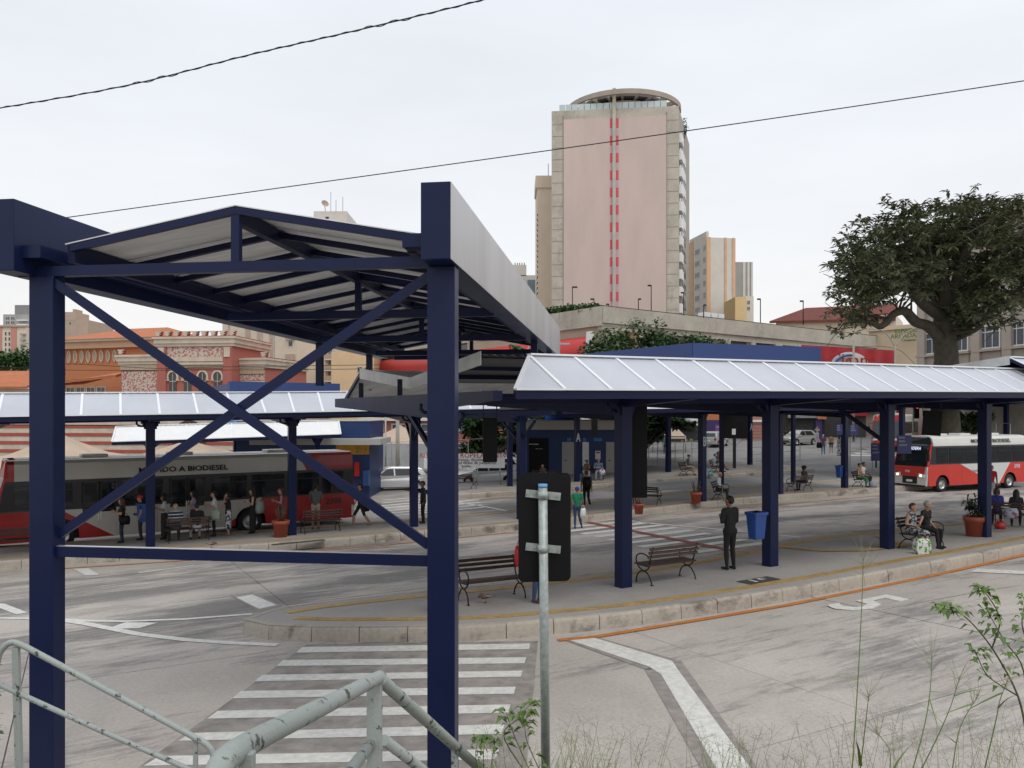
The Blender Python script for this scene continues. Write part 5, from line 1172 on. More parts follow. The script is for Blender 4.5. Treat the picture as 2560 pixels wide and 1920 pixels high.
def car(label, p, hd, col, L=3.9, W_=1.66, H=1.46, group='cars'):
    t = thing('car', label, 'car', p, math.atan2(hd[1], hd[0]), group); cm = mat('car_paint_' + label[:9].replace(' ', '_'), col, .25, .4, .04, 2, spec=.6); a = L / 2; wr = .3
    ax = (a - .75, -a + .72); ra = wr + .06
    top = [(a, .55), (a - .05, .66), (a - .25, .76), (a - .95, .90), (-a + .25, .95), (-a + .04, .85), (-a, .5)]
    ol = [(-a + .03, .24)]
    for x in sorted(ax):
        ol.append((x - ra, .22)); ol += [(x + ra * math.cos(math.pi - math.pi * k / 10), wr + ra * math.sin(math.pi - math.pi * k / 10)) for k in range(1, 10)]; ol.append((x + ra, .22))
    ol += [(a - .06, .24)] + top
    mb = MB(); n = len(ol)
    rows = [(-1, W_ / 2 - .0), (1, W_ / 2 - .0)]
    vs = []
    for yy in (-W_ / 2 + .02, -W_ / 2, W_ / 2, W_ / 2 - .02)[:]: pass
    lay = [(-1.0, .0), (-.93, .03), (-.55, .06), (.55, .06), (.93, .03), (1.0, .0)]
    for f, up in lay:
        for x, z in ol:
            pin = (1 - .10 * max(0, abs(x) - a * .55) / (a * .45))
            vs.append((x * (1 - .035 * abs(f) ** 4), f * W_ / 2 * pin, z + (up * .7 if z > .5 else 0)))
    for r_ in range(len(lay) - 1):
        for i in range(n): mb.f.append((r_ * n + i, r_ * n + (i + 1) % n, (r_ + 1) * n + (i + 1) % n, (r_ + 1) * n + i)); mb.m.append(0); mb.sm.append(False)
    mb.v = vs; mb.f += [tuple(range(n)), tuple(range(len(vs) - 1, len(vs) - n - 1, -1))]; mb.m += [0, 0]; mb.sm += [False, False]
    mb.build('body', cm, t)
    gl = [(a - 1.0, .9), (a - 1.62, H - .06), (a - 1.95, H), (-a + .75, H - .02), (-a + .42, H - .12), (-a + .12, .93)]
    mb = MB(); yb, yt = W_ / 2 - .05, W_ / 2 - .24
    def yy(z): return yb + (yt - yb) * (z - .9) / (H - .9)
    vs = [(x, -yy(z), z) for x, z in gl] + [(x, yy(z), z) for x, z in gl]; k = len(gl)
    mb.add(vs, [tuple(range(k)), tuple(range(2 * k - 1, k - 1, -1))] + [(i, i + k, (i + 1) % k + k, (i + 1) % k) for i in range(k)]); cab_ = mb.build('cabin', cm, t, bevel=.03)
    for s in (1, -1):
        for q in ([(a - 1.17, .93), (a - 1.66, H - .12), (a - 2.08, H - .1), (a - 2.12, .93)], [(a - 2.2, .93), (a - 2.16, H - .1), (-a + .82, H - .12), (-a + .5, .95)]):
            mb = MB(); mb.add([(x, s * (yy(z) + .008), z) for x, z in q], [(0, 1, 2, 3)]); mb.build('side_window', glass, t, fix=False)
        mb = MB(); mb.ball((a - .12, s * (W_ / 2 - .26), .62), (.13, .17, .09), 10); mb.build('headlight', lampw, t)
        mb = MB(); mb.ball((-a + .06, s * (W_ / 2 - .16), .72), (.07, .12, .14), 10); mb.build('tail_light', tail, t)
        mb = MB(); mb.ball((a - 1.25, s * (W_ / 2 + .06), .95), (.06, .1, .07), 8); mb.build('wing_mirror', cm, t)
    for q, nm in (([(a - 1.045, .93), (a - 1.60, H - .10)], 'windscreen'), ([(-a + .135, .97), (-a + .405, H - .15)], 'rear_window')):
        (x0, z0), (x1, z1) = q; dx = .016 if nm == 'windscreen' else -.016
        mb = MB(); mb.add([(x0 + dx, -yy(z0) + .08, z0), (x0 + dx, yy(z0) - .08, z0), (x1 + dx, yy(z1) - .06, z1), (x1 + dx, -yy(z1) + .06, z1)], [(0, 1, 2, 3)]); mb.build(nm, glassl if nm == 'windscreen' else glass, t, fix=False)
    mb = MB(); mb.box((a - .02, 0, .36), (.06, W_ * .6, .14)); mb.build('grille', blk, t)
    mb = MB(); mb.box((-a + .0, 0, .56), (.04, .42, .11)); mb.build('licence_plate', white, t)
    mb = MB(); mb.bx(-a + .3, a - .3, -W_ / 2 + .25, W_ / 2 - .25, .16, .5); mb.build('underbody', blk, t)
    for x in ax:
        for s in (1, -1): wheel(t, x, s * (W_ / 2 - .1), wr, .19)
    return t
silver = (.46, .47, .46); wht = (.70, .70, .70)
def carat(label, px, py, Y, hd, col, **k):
    p_ = at(px, py, Y); p_.z = g(p_.x, p_.y); return car(label, p_, hd, col, **k)
carat('silver hatchback driving past the dark shop front', 1996, 1124, 82, (-.86, -.5), silver)
carat('grey silver hatchback seen from behind by the purple wall', 1788, 1115, 80, (.55, .83), (.50, .51, .50))
carat('white car parked behind the fence at the end of the red bus', 985, 1195, 52, (-.98, -.2), wht, L=4.3)
carat('white sedan parked below the warning banner', 1212, 1190, 54, (-.95, -.3), (.68, .70, .70), L=4.2)
carat('white hatchback beyond the banner, with red tail light', 1240, 1160, 60, (-.98, .1), (.7, .7, .71), L=4.2)
# ================================================================== buildings
def facade(A, B, z0, z1, thick):
    """helper for a wall that runs from A to B in plan: returns pt(u, z, out) with u metres along, out metres towards the viewer"""
    A = Vector((A[0], A[1], 0)); B = Vector((B[0], B[1], 0)); d = (B - A); L_ = d.length; d /= L_; o_ = Vector((d.y, -d.x, 0))
    def pt(u, z, out=0.0): q = A + d * u + o_ * out; return Vector((q.x, q.y, z))
    pt.L = L_; pt.d = d; pt.o = o_; return pt
def fbox(mb, pt, u0, u1, z0, z1, o0, o1, m=0):
    vs = [pt(u, z, o_) for z in (z0, z1) for u, o_ in ((u0, o0), (u1, o0), (u1, o1), (u0, o1))]
    mb.add(vs, [(3, 2, 1, 0), (4, 5, 6, 7), (0, 1, 5, 4), (1, 2, 6, 5), (2, 3, 7, 6), (3, 0, 4, 7)], m); return mb
def house(name, label, A, B, z1, depth, wallm, cat='building', z0=-2.0, group=None):
    pt = facade(A, B, z0, z1, depth); loc = pt(pt.L / 2, 0, -depth / 2)
    t = thing(name, label, cat, loc, 0, group); mb = MB(); fbox(mb, pt, 0, pt.L, z0, z1, -depth, 0); mb.build('wall', wallm, t, loc); return t, pt, loc
def part(t, loc, nm, m, pt, *boxes, **k):
    mb = MB()
    for b in boxes: fbox(mb, pt, *b)
    return mb.build(nm, m, t, loc, **k)
frm = mat('window_frame', (.55, .54, .50), .6, 0, .1, 3)
def window(t, loc, pt, u0, u1, z0, z1, fm=None, gm=None, bars=1, rec=.12):
    w_ = min(.12, (u1 - u0) * .12); mb = MB()
    for b in ((u0 - w_, u1 + w_, z0 - w_, z0), (u0 - w_, u1 + w_, z1, z1 + w_), (u0 - w_, u0, z0, z1), (u1, u1 + w_, z0, z1)): fbox(mb, pt, b[0], b[1], b[2], b[3], .0, rec * .6)
    for k in range(bars): c = u0 + (u1 - u0) * (k + 1) / (bars + 1); fbox(mb, pt, c - .03, c + .03, z0, z1, .0, .05)
    w = mb.build('window', fm or frm, t, loc); mb = MB(); fbox(mb, pt, u0, u1, z0, z1, .0, .02); mb.build('pane', gm or glassl, w, loc); return w
def PX(px, Y): return (px - CX) / FOC * Y
def PZ_(py, Y): return HC - (py - CY) / FOC * Y
# ---- tall tower
pink = mat('tower_pink_cladding', (.56, .45, .405), .75, 0, .07, .25, stretch=(1, 1, .25)); lil = mat('tower_lilac', (.55, .38, .44), .7, 0, .05, 1); rose = mat('tower_rose', (.62, .085, .12), .6, 0, .08, 1)
YL, YR = 143.5, 141.0
t, pt, loc = house('office_tower', 'tall pink and concrete tower with a ring crown on top', (PX(1379, YL), YL), (PX(1697, YR), YR), PZ_(270, 142), 20, conc, cat='tower')
L_ = pt.L; um = lambda px: (px - 1379) / (1697 - 1379) * L_; zt = PZ_(270, 142)
for a, b in ((1409, 1526), (1548, 1667)): part(t, loc, 'cladding_panel', pink, pt, (um(a), um(b), 6, zt - 1.6, .0, .12))
part(t, loc, 'central_fin', conc, pt, (um(1532.5), um(1541), 6, zt + 3.4, .0, .5))
for k in range(13):
    z = zt - 1.75 - k * 3.02
    for a, b in ((1526, 1532.4), (1541.2, 1548)):
        part(t, loc, 'rose_panel', rose, pt, (um(a), um(b), z - 1.62, z, .0, .14)); part(t, loc, 'lilac_panel', lil, pt, (um(a), um(b), z - 3.02, z - 1.64, .0, .10))
jm = mat('tower_joint', (.27, .25, .21), .9)
for k in range(18):
    for a, b in ((1380, 1408), (1668, 1696)):
        part(t, loc, 'slab_joint', jm, pt, (um(a), um(b), zt - 2.4 - k * 2.05 - .05, zt - 2.4 - k * 2.05 + .03, .0, .03))
for a in (1409, 1667): part(t, loc, 'edge_joint', jm, pt, (um(a) - .05, um(a) + .05, 6, zt - .9, .0, .14))
# right flank, seen edge on
A2 = pt(L_, 0); B2_ = A2 + Vector((PX(1723, 160) - A2.x, 160 - A2.y, 0))
p2 = facade((A2.x, A2.y), (B2_.x, B2_.y), 0, zt, 1)
mb = MB(); fbox(mb, p2, 0, p2.L, -2, zt - .4, -3, .03); mb.build('side_wall', mat('tower_side', (.36, .33, .28), .8, 0, .1, .4), t, loc)
for k in range(13):
    z = zt - 6.2 - k * 2.95
    mb = MB(); fbox(mb, p2, .4, 3.6, z, z + 1.6, .03, .5); bw = mb.build('bay_window', white, t, loc); mb = MB(); fbox(mb, p2, .6, 3.4, z - 1.2, z - .05, .03, .08); mb.build('pane', glass, bw, loc)
    mb = MB(); fbox(mb, p2, 5.0, 12, z - 1.3, z + .4, .03, .1); mb.build('pane', glassl, t, loc)
fl = at(1712, 320, 150); mb = MB()
r_ = random.Random(2)
for k in range(260): q = fl + Vector((r_.gauss(-.3, .35), r_.gauss(0, .5), r_.gauss(-.3, .9))); a = Vector((r_.uniform(-1, 1), r_.uniform(-1, 1), r_.uniform(-1, 1))).normalized() * .26; b = a.orthogonal().normalized() * .12; mb.add([q - a, q + b, q + a, q - b], [(0, 1, 2, 3)])
tag(mb.build('balcony_shrub', leaf_mat('lf_shrub', (.01, .03, .02), (.03, .07, .05)), None), 'dark shrub hanging at the upper right corner of the tower', 'shrub')
# ring crown
cc_ = at(1557, 262, 151); rg = 143 / FOC * 151; zc = cc_.z - 2.2
def ringband(mb, r0, r1, z0, z1, n=48, a0=0, a1=6.2832):
    vs = []; 
    for k in range(n + 1):
        a = a0 + (a1 - a0) * k / n; c, s = math.cos(a), math.sin(a)
        vs += [(cc_.x + r0 * c, cc_.y + r0 * s, z0), (cc_.x + r1 * c, cc_.y + r1 * s, z0), (cc_.x + r1 * c, cc_.y + r1 * s, z1), (cc_.x + r0 * c, cc_.y + r0 * s, z1)]
    mb.add(vs, [(4 * k + j, 4 * k + (j + 1) % 4, 4 * k + 4 + (j + 1) % 4, 4 * k + 4 + j) for k in range(n) for j in range(4)])
crn = mat('crown_concrete', (.36, .31, .26), .8, 0, .12, .5)
mb = MB(); ringband(mb, rg - .5, rg, zc + .2, zc + 1.05); mb.build('crown_ring', crn, t, loc)
mb = MB(); ringband(mb, .01, rg * .80, zc + .55, zc + 1.0, 40); mb.build('crown_disc', mat('crown_soffit', (.17, .15, .14), .8, 0, .2, .6), t, loc)
for k in range(22):
    a = 6.2832 * k / 22; mb = MB(); mb.beam((cc_.x + rg * .70 * math.cos(a), cc_.y + rg * .70 * math.sin(a), zc + .45), (cc_.x + (rg - .4) * math.cos(a), cc_.y + (rg - .4) * math.sin(a), zc + .45), .35, .7); mb.build('crown_beam', crn, t, loc)
mb = MB(); ringband(mb, .01, rg * .72, zc - 6, zc + .1, 40); mb.build('crown_drum', mat('drum_pink', (.45, .36, .33), .7, 0, .08, .5), t, loc)
mb = MB(); ringband(mb, .01, rg * .73, zc - 1.5, zc - .4, 40); mb.build('drum_windows', glass, t, loc)
for k in range(17):
    u = um(1398) + k * (um(1668) - um(1398)) / 17; mb = MB(); fbox(mb, pt, u + .04, u + (um(1668) - um(1398)) / 17 - .04, zt + .1, zt + 1.15, -.35, -.3); mb.build('glass_parapet', mat('parapet_glass', (.50, .58, .58), .15, 0, .05, 1), t, loc)
# ---- towers beside it
cream = mat('cream_render', (.66, .56, .44), .8, 0, .06, .4); cream2 = mat('pale_render', (.66, .62, .56), .8, 0, .07, .5); peach = mat('peach_render', (.66, .43, .27), .8, 0, .06, .5)
greyr = mat('grey_render', (.36, .35, .33), .8, 0, .08, .5); tan = mat('tan_render', (.46, .35, .27), .8, 0, .07, .5); yel = mat('yellow_render', (.68, .50, .26), .8, 0, .06, .5); bluegl = mat('blue_grey_render', (.16, .22, .26), .6, 0, .1, .5)
def tower(label, x0, x1, top, Y, m, depth=12, y2=None, **k): return house('apartment_tower', label, (PX(x0, Y), Y), (PX(x1, y2 or Y), y2 or Y), PZ_(top, Y), depth, m, 'building', **k)
t, pt, loc = tower('narrow cream tower at the left of the tall pink tower', 1343, 1384, 447, 152, cream)
part(t, loc, 'roof_cap', cream, pt, (-.3, pt.L, PZ_(470, 152), PZ_(440, 152), -8, .3))
for k in range(20): part(t, loc, 'window', glass, pt, (-.08, .12, PZ_(540 + k * 13, 152), PZ_(535 + k * 13, 152), -3, .05))
mb = MB(); q = pt(2.2, PZ_(440, 152), -3); mb.tube([q, q + Vector((0, 0, 3.2))], .06, 5); mb.build('antenna', iron, t, loc)
t, pt, loc = tower('white and peach apartment tower right of the tall tower', 1724, 1766, 600, 168, cream2, .5, 160)
for a, b in ((1724, 1735),): part(t, loc, 'peach_strip', peach, pt, (0, pt.L * .24, -2, PZ_(600, 165), 0, .12))
for k in range(6):
    z = PZ_(630 + k * 29, 164); window(t, loc, pt, pt.L * .36, pt.L * .60, z - .45, z + .45, gm=glass, rec=.08); window(t, loc, pt, pt.L * .84, pt.L * .97, z - .3, z + .6, gm=glassl, rec=.08)
p3 = facade((PX(1766, 160), 160), (PX(1838, 161), 161), 0, 1, 1); zt3 = PZ_(593, 160)
mb = MB(); fbox(mb, p3, .02, p3.L, -2, zt3, -7, 0); mb.build('wall', cream2, t, loc)
for a, b in ((0, .14), (.62, .70), (.89, 1.0)): mb = MB(); fbox(mb, p3, p3.L * a, p3.L * b, -2, zt3 + .05, 0, .12); mb.build('peach_strip', peach, t, loc)
for k in range(6): z = PZ_(622 + k * 29, 163); window(t, loc, p3, p3.L * .625, p3.L * .69, z - .35, z + .35, gm=glass, bars=0, rec=.2)
t, pt, loc = tower('grey and white striped tower right of the peach one', 1839, 1882, 655, 185, greyr)
for a, b in ((.42, .56), (.68, .8), (.9, 1.0)): part(t, loc, 'white_strip', cream2, pt, (pt.L * a, pt.L * b, -2, PZ_(655, 185), 0, .1))
t, pt, loc = tower('low yellow block below the striped tower', 1838, 1866, 742, 150, yel, 8)
t, pt, loc = tower('weathered pale block beside the yellow one', 1862, 1884, 740, 152, cream2, 8)
for z in (755, 770): window(t, loc, pt, pt.L * .3, pt.L * .55, PZ_(z + 5, 152), PZ_(z - 3, 152), gm=glass)
t, pt, loc = tower('white and slate blue apartment block left of the pink tower base', 1276, 1345, 688, 175, cream2)
part(t, loc, 'penthouse', cream2, pt, (0, pt.L * .58, PZ_(690, 175), PZ_(662, 175), -6, 0)); part(t, loc, 'slate_bay', bluegl, pt, (pt.L * .62, pt.L * .95, 0, PZ_(700, 175), 0, .3), (pt.L * .3, pt.L * .5, 0, PZ_(698, 175), 0, .3))
for k in range(5):
    for a in (.66, .8): z = PZ_(712 + k * 16, 175); window(t, loc, pt, pt.L * a, pt.L * (a + .09), z - .35, z + .35, gm=glass)
for k in range(5): mb = MB(); q = pt(1 + k * .5, PZ_(662, 175), -2); mb.tube([q, q + Vector((0, 0, .8))], .1, 5); mb.build('antenna', iron, t, loc)
t, pt, loc = tower('white tower top with a satellite dish above the walkway roof', 784, 867, 528, 190, cream2)
for a, z in ((.36, 545), (.36, 562), (.64, 562)): window(t, loc, pt, pt.L * a, pt.L * (a + .1), PZ_(z + 2.5, 190), PZ_(z - 3, 190), gm=glass, bars=0)
q = at(812, 510, 190); mb = MB(); ax_ = Vector((.5, -.75, .45)).normalized(); e1 = ax_.orthogonal().normalized(); e2 = ax_.cross(e1); rd = .9
vs = [q - ax_ * .25] + [q + (e1 * math.cos(6.2832 * k / 20) + e2 * math.sin(6.2832 * k / 20)) * rd * r_ + ax_ * (.5 * r_ * r_ - .25) for r_ in (.5, 1) for k in range(20)]
mb.add(vs, [(0, 1 + k, 1 + (k + 1) % 20) for k in range(20)] + [(1 + k, 21 + k, 21 + (k + 1) % 20, 1 + (k + 1) % 20) for k in range(20)], 0, True); mb.tube([q - ax_ * .3, q + Vector((.2, 0, -1.6))], .08, 6); mb.build('satellite_dish', tan, t, loc, fix=False)
for px, py in ((827, 480), (840, 500), (857, 492)): mb = MB(); a = at(px, 528, 189.5); mb.tube([a, Vector((a.x, a.y, PZ_(py, 189.5)))], .05, 5); mb.build('antenna', iron, t, loc)
# left far group
t, pt, loc = tower('salmon and cream striped apartment block at the far left edge', -10, 66, 818, 150, cream)
for a, b in ((0, .2), (.5, .68)): part(t, loc, 'salmon_strip', mat('salmon_render', (.52, .24, .19), .8, 0, .06, .5), pt, (pt.L * a, pt.L * b, -2, PZ_(817, 150), 0, .12))
for k in range(6):
    for a in (.30, .42): z = PZ_(834 + k * 13.5, 150); window(t, loc, pt, pt.L * a, pt.L * (a + .05), z - .3, z + .3, gm=glass, bars=0)
    part(t, loc, 'balcony', greyr, pt, (pt.L * .86, pt.L * 1.0, PZ_(838 + k * 13.5, 150), PZ_(834 + k * 13.5, 150), 0, .8))
part(t, loc, 'roof_edge', tan, pt, (-.2, pt.L, PZ_(817, 150), PZ_(813, 150), -8, .3))
t, pt, loc = tower('grey concrete block with roof box behind the salmon one', 8, 72, 786, 185, greyr)
part(t, loc, 'roof_box', mat('dark_grey_render', (.26, .26, .25), .8, 0, .1, .5), pt, (pt.L * .42, pt.L, PZ_(788, 185), PZ_(762, 185), -5, -.3))
for k in range(3):
    for a in (.1, .3): z = PZ_(796 + k * 11, 185); window(t, loc, pt, pt.L * a, pt.L * (a + .16), z - .35, z + .35, gm=glassl)
    part(t, loc, 'balcony', white, pt, (pt.L * .62, pt.L, PZ_(803 + k * 11, 185), PZ_(800 + k * 11, 185), 0, 1.0))
t, pt, loc = tower('beige tower with stepped roof behind the orange house', 158, 221, 800, 190, tan)
part(t, loc, 'stair_tower', tan, pt, (pt.L * .04, pt.L * .5, PZ_(802, 190), PZ_(780, 190), -6, .05), (pt.L * .38, pt.L * .5, PZ_(780, 190), PZ_(773, 190), -3, .05))
for z in (796, 808): window(t, loc, pt, pt.L * .24, pt.L * .32, PZ_(z + 2, 190), PZ_(z - 2, 190), gm=glass, bars=0)
t, pt, loc = tower('cream apartment slab with window columns behind the old market', 556, 742, 800, 130, cream, 12, 122)
for a in (.325, .485, .645): 
    part(t, loc, 'tan_strip', tan, pt, (pt.L * a, pt.L * (a + .07), -2, PZ_(800, 126), 0, .08))
    for k in range(6): z = PZ_(857 + k * 31, 125); window(t, loc, pt, pt.L * (a + .012), pt.L * (a + .058), z - .75, z + .75, gm=glass, rec=.2)
part(t, loc, 'tan_strip', tan, pt, (pt.L * .085, pt.L * .105, -2, PZ_(800, 126), 0, .08))
for k in range(4): z = PZ_(862 + k * 50, 124); part(t, loc, 'awning_box', tan, pt, (pt.L * .875, pt.L * .975, z + .6, z + 1.5, 0, .4)); window(t, loc, pt, pt.L * .9, pt.L * .95, z - .3, z + .4, gm=glass, bars=0)
t, pt, loc = tower('white apartment slab with grey balconies beside the cream slab', 742, 832, 780, 128, cream2, 10)
for k in range(5):
    z = PZ_(886 + k * 27, 128); part(t, loc, 'balcony_recess', mat('recess_grey', (.20, .21, .23), .8, 0, .1, .5), pt, (pt.L * .52, pt.L * .98, z - .75, z + .75, 0, .1)); part(t, loc, 'balcony_slab', cream2, pt, (pt.L * .5, pt.L, z - .95, z - .75, 0, .9))
    window(t, loc, pt, pt.L * .56, pt.L * .68, z - .3, z + .5); part(t, loc, 'balcony_rail', tan, pt, (pt.L * .78, pt.L * .98, z - .74, z, .8, .85))
t, pt, loc = tower('peach rendered house right of the white slab', 828, 935, 880, 118, mat('peach_house', (.70, .50, .30), .8, 0, .07, .5), 9)
for a in (.62, .80): window(t, loc, pt, pt.L * a, pt.L * (a + .10), PZ_(930, 118), PZ_(918, 118), gm=glass)
# ---- shopping podium
K0 = (9.4, 85.0); KR = (58.0, 122.0); KLf = (-22.0, 128.0)
zt = PZ_(767, 85)
t, pt, loc = house('shopping_building', 'long stained concrete shopping building with red curved awning', K0, KR, zt - .9, 25, mat('infill_beige', (.42, .335, .255), .85, 0, .08, .4), z0=-1)
part(t, loc, 'parapet', conc, pt, (-.3, pt.L, zt - 1.7, zt, -1, .5)); part(t, loc, 'cornice', conc, pt, (-.2, pt.L, zt - 2.4, zt - 1.7, -.5, .25))
for k in range(12): u = .2 + k * 4.9; part(t, loc, 'pilaster', conc, pt, (u, u + (.9 if k % 3 else 1.5), -1, zt - 2.3, 0, .35))
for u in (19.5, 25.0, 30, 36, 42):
    part(t, loc, 'loggia_shade', mat('loggia_dark', (.06, .055, .05), .9, 0, .2, 1), pt, (u + .9, u + 4.6, zt - 3.7, zt - 2.4, 0, .06))  # dark sheets paint in the shadow at the top of the loggia bays
for k in range(3): part(t, loc, 'air_unit', white, pt, (17.6 + k * 1.3, 18.6 + k * 1.3, zt, zt + .9, -2, -1))
part(t, loc, 'roof_rim', mat('roof_rim_dark', (.08, .075, .07), .9), pt, (-.3, pt.L, zt, zt + .09, -1, .5))
p4 = facade(KLf, K0, 0, 1, 1); L4 = p4.L
mb = MB(); fbox(mb, p4, 0, L4 - .05, -1, zt - 1.9, -8, -.3); mb.build('wall', mat('salmon_brick', (.50, .24, .15), .85, 0, .1, 1), t, loc)
mb = MB(); fbox(mb, p4, 0, L4 + .3, zt - 2.0, zt, -2, .5); mb.build('parapet', conc, t, loc)
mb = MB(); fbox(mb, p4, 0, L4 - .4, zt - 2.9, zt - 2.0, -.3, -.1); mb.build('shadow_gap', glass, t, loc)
aw = mat('red_awning', (.55, .04, .035), .5, 0, .06, .6)
mb = MB(); prof = [(-.1, zt - 2.9), (.55, zt - 3.05), (1.1, zt - 3.5), (1.45, zt - 4.2), (1.55, zt - 5.4), (-.1, zt - 5.4)]
vs = [p4(u, z, o_) for u in (0, L4 - 1.2) for o_, z in prof]; k = len(prof); mb.add(vs, [tuple(range(k)), tuple(range(2 * k - 1, k - 1, -1))] + [(i, (i + 1) % k, (i + 1) % k + k, i + k) for i in range(k)], 0, True); mb.build('awning', aw, t, loc)
mb = MB(); fbox(mb, p4, 0, L4 - .8, zt - 6.05, zt - 5.45, -.2, 1.75); mb.build('white_beam', white, t, loc)
for k in range(11):
    u = L4 - 5.8 - k * 5.2
    for j in range(6): mb = MB(); fbox(mb, p4, u + j * .8 + .05, u + j * .8 + .77, zt - 8.6, zt - 6.1, .2, .3); w_ = mb.build('window', glassl, t, loc)
    mb = MB(); fbox(mb, p4, u - .35, u, zt - 9, zt - 6, .1, .6); mb.build('mullion', white, t, loc)
mb = MB(); a, b = p4(L4 - .5, zt - 2.1, .2), p4(L4 - .5, zt - 2.1, .2); mb.prism([p4(L4 - .9, zt - 2.6, 1.0), p4(L4 - .2, zt - 2.6, 1.0), p4(L4 - 1.3, -1, 1.0), p4(L4 - 2.1, -1, 1.0)], p4.o * .4); mb.build('slanting_fin', white, t, loc)
# roof lamps on the podium
def roof_lamp(px, yb, yt, Y, arm, lb):
    a = at(px, yb, Y); z = PZ_(yt, Y); t = thing('lamp_post', lb, 'lamp post', a, 0, 'lamp posts on the roof car park'); h_ = z - a.z; mb = MB(); mb.tube([(0, 0, 0), (0, 0, h_)], .055, 6); mb.build('pole', iron, t); mb = MB(); mb.bx(min(0, arm), max(0, arm), -.12, .12, h_ - .12, h_ + .04); mb.build('lamp_head', iron, t)
for px, yb, yt, arm, lb in ((1431, 765, 717, .55, 'tall lamp post near the roof bushes'), (1628, 775, 713, -.4, 'tall lamp post right of the tower\'s red strip'), (1596, 770, 747, .3, 'short lamp post right of the red strip'), (1485, 765, 747, -.4, 'short lamp post over the roof bushes'), (1522, 768, 760, -.3, 'lowest lamp post by the roof corner'), (1709, 778, 731, -.3, 'lamp post against the tower flank'), (1759, 782, 762, .3, 'lamp post in front of the peach tower'), (1901, 795, 747, -.35, 'lone lamp post right of the towers'), (2008, 800, 752, -.35, 'lamp post by the red tiled roof')): roof_lamp(px, yb + 12, yt, 92, arm, lb)
# ---- right: tiled hall, arcade, school
tile_m = None
def tiles_mat(name, col, sc=2.2):
    m = bpy.data.materials.new(name); m.use_nodes = True; N = m.node_tree.nodes; L = m.node_tree.links; b = N['Principled BSDF']; b.inputs['Roughness'].default_value = .85
    ge = N.new('ShaderNodeNewGeometry'); n = N.new('ShaderNodeTexNoise'); n.inputs['Scale'].default_value = 1.1; n.inputs['Detail'].default_value = 6; L.new(ge.outputs['Position'], n.inputs['Vector'])
    w_ = N.new('ShaderNodeTexWave'); w_.bands_direction = 'Z'; w_.inputs['Scale'].default_value = sc; w_.inputs['Distortion'].default_value = 1.2; w_.inputs['Detail'].default_value = 2; L.new(ge.outputs['Position'], w_.inputs['Vector'])
    r = N.new('ShaderNodeValToRGB'); r.color_ramp.elements[0].color = (*[c * .72 for c in col], 1); r.color_ramp.elements[1].color = (*[min(1, c * 1.2) for c in col], 1); L.new(n.outputs[0], r.inputs[0])
    mx_ = N.new('ShaderNodeMix'); mx_.data_type = 'RGBA'; mx_.blend_type = 'MULTIPLY'; mx_.inputs[0].default_value = .35; L.new(r.outputs[0], mx_.inputs[6]); L.new(w_.outputs[0], mx_.inputs[7]); L.new(mx_.outputs[2], b.inputs['Base Color'])
    bp = N.new('ShaderNodeBump'); bp.inputs['Distance'].default_value = .05; L.new(w_.outputs[0], bp.inputs['Height']); L.new(bp.outputs[0], b.inputs['Normal']); return m
redtile = tiles_mat('dark_red_tiles', (.24, .075, .055)); ortile = tiles_mat('orange_tiles', (.62, .21, .09), 3.0)
t, pt, loc = house('tiled_hall', 'cream hall with a dark red tiled roof behind the concrete building', (PX(1940, 150), 150), (PX(2240, 140), 140), PZ_(800, 148), 14, cream)
mb = MB(); mb.prism([pt(-1, PZ_(800, 148), .8), pt(4.5, PZ_(764, 148), -4), pt(pt.L, PZ_(752, 140), -4), pt(pt.L, PZ_(796, 140), .8)], Vector((0, 0, -.4))); mb.build('roof', redtile, t, loc)
t, pt, loc = house('arcade_building', 'cream building with green raised lettering', (PX(2172, 118), 118), (PX(2322, 112), 112), PZ_(815, 114), 14, mat('arcade_cream', (.66, .53, .38), .8, 0, .06, .4))
part(t, loc, 'cornice', MATS['arcade_cream'], pt, (-.2, pt.L, PZ_(822, 114), PZ_(812, 114), 0, .5)); gl_ = mat('green_letters', (.10, .20, .05), .6)
for s_, py, sz, px in (('ESPAÇO', 827, .85, 2266), ('ARCADAS', 840, .85, 2262), ('Campinas', 850, .5, 2272)):
    q = at(px, py, 112.6); text('lettering', s_, sz, gl_, t, frame(q - loc, pt.d, (0, 0, 1)), .06)
scm = mat('school_render', (.43, .37, .31), .85, 0, .09, .5); scd = mat('school_base', (.37, .315, .265), .85, 0, .08, .5)
Ys0, Ys1 = 84, 66
t, pt, loc = house('school_building', 'grey brown building with white windows behind the big tree', (PX(2292, Ys0), Ys0), (PX(2700, Ys1), Ys1), PZ_(560, 76), 16, scm, z0=-1)
def upx(px):
    lo, hi = 0, pt.L
    for i in range(40):
        m_ = (lo + hi) / 2; q = pt(m_, 0); 
        if q.x / q.y * FOC + CX < px: lo = m_
        else: hi = m_
    return lo
def zpx(px, py): q = pt(upx(px), 0); return PZ_(py, q.y)
for px in (2300, 2368, 2435, 2512, 2590): part(t, loc, 'pilaster', scm, pt, (upx(px), upx(px) + 1.0, -1, PZ_(565, 76), 0, .35))
part(t, loc, 'roof_edge', mat('school_cornice', (.33, .22, .16), .8), pt, (-.3, pt.L, PZ_(560, 76), PZ_(553, 76), -3, .6))
wz1, wz0 = zpx(2480, 815), zpx(2480, 868)
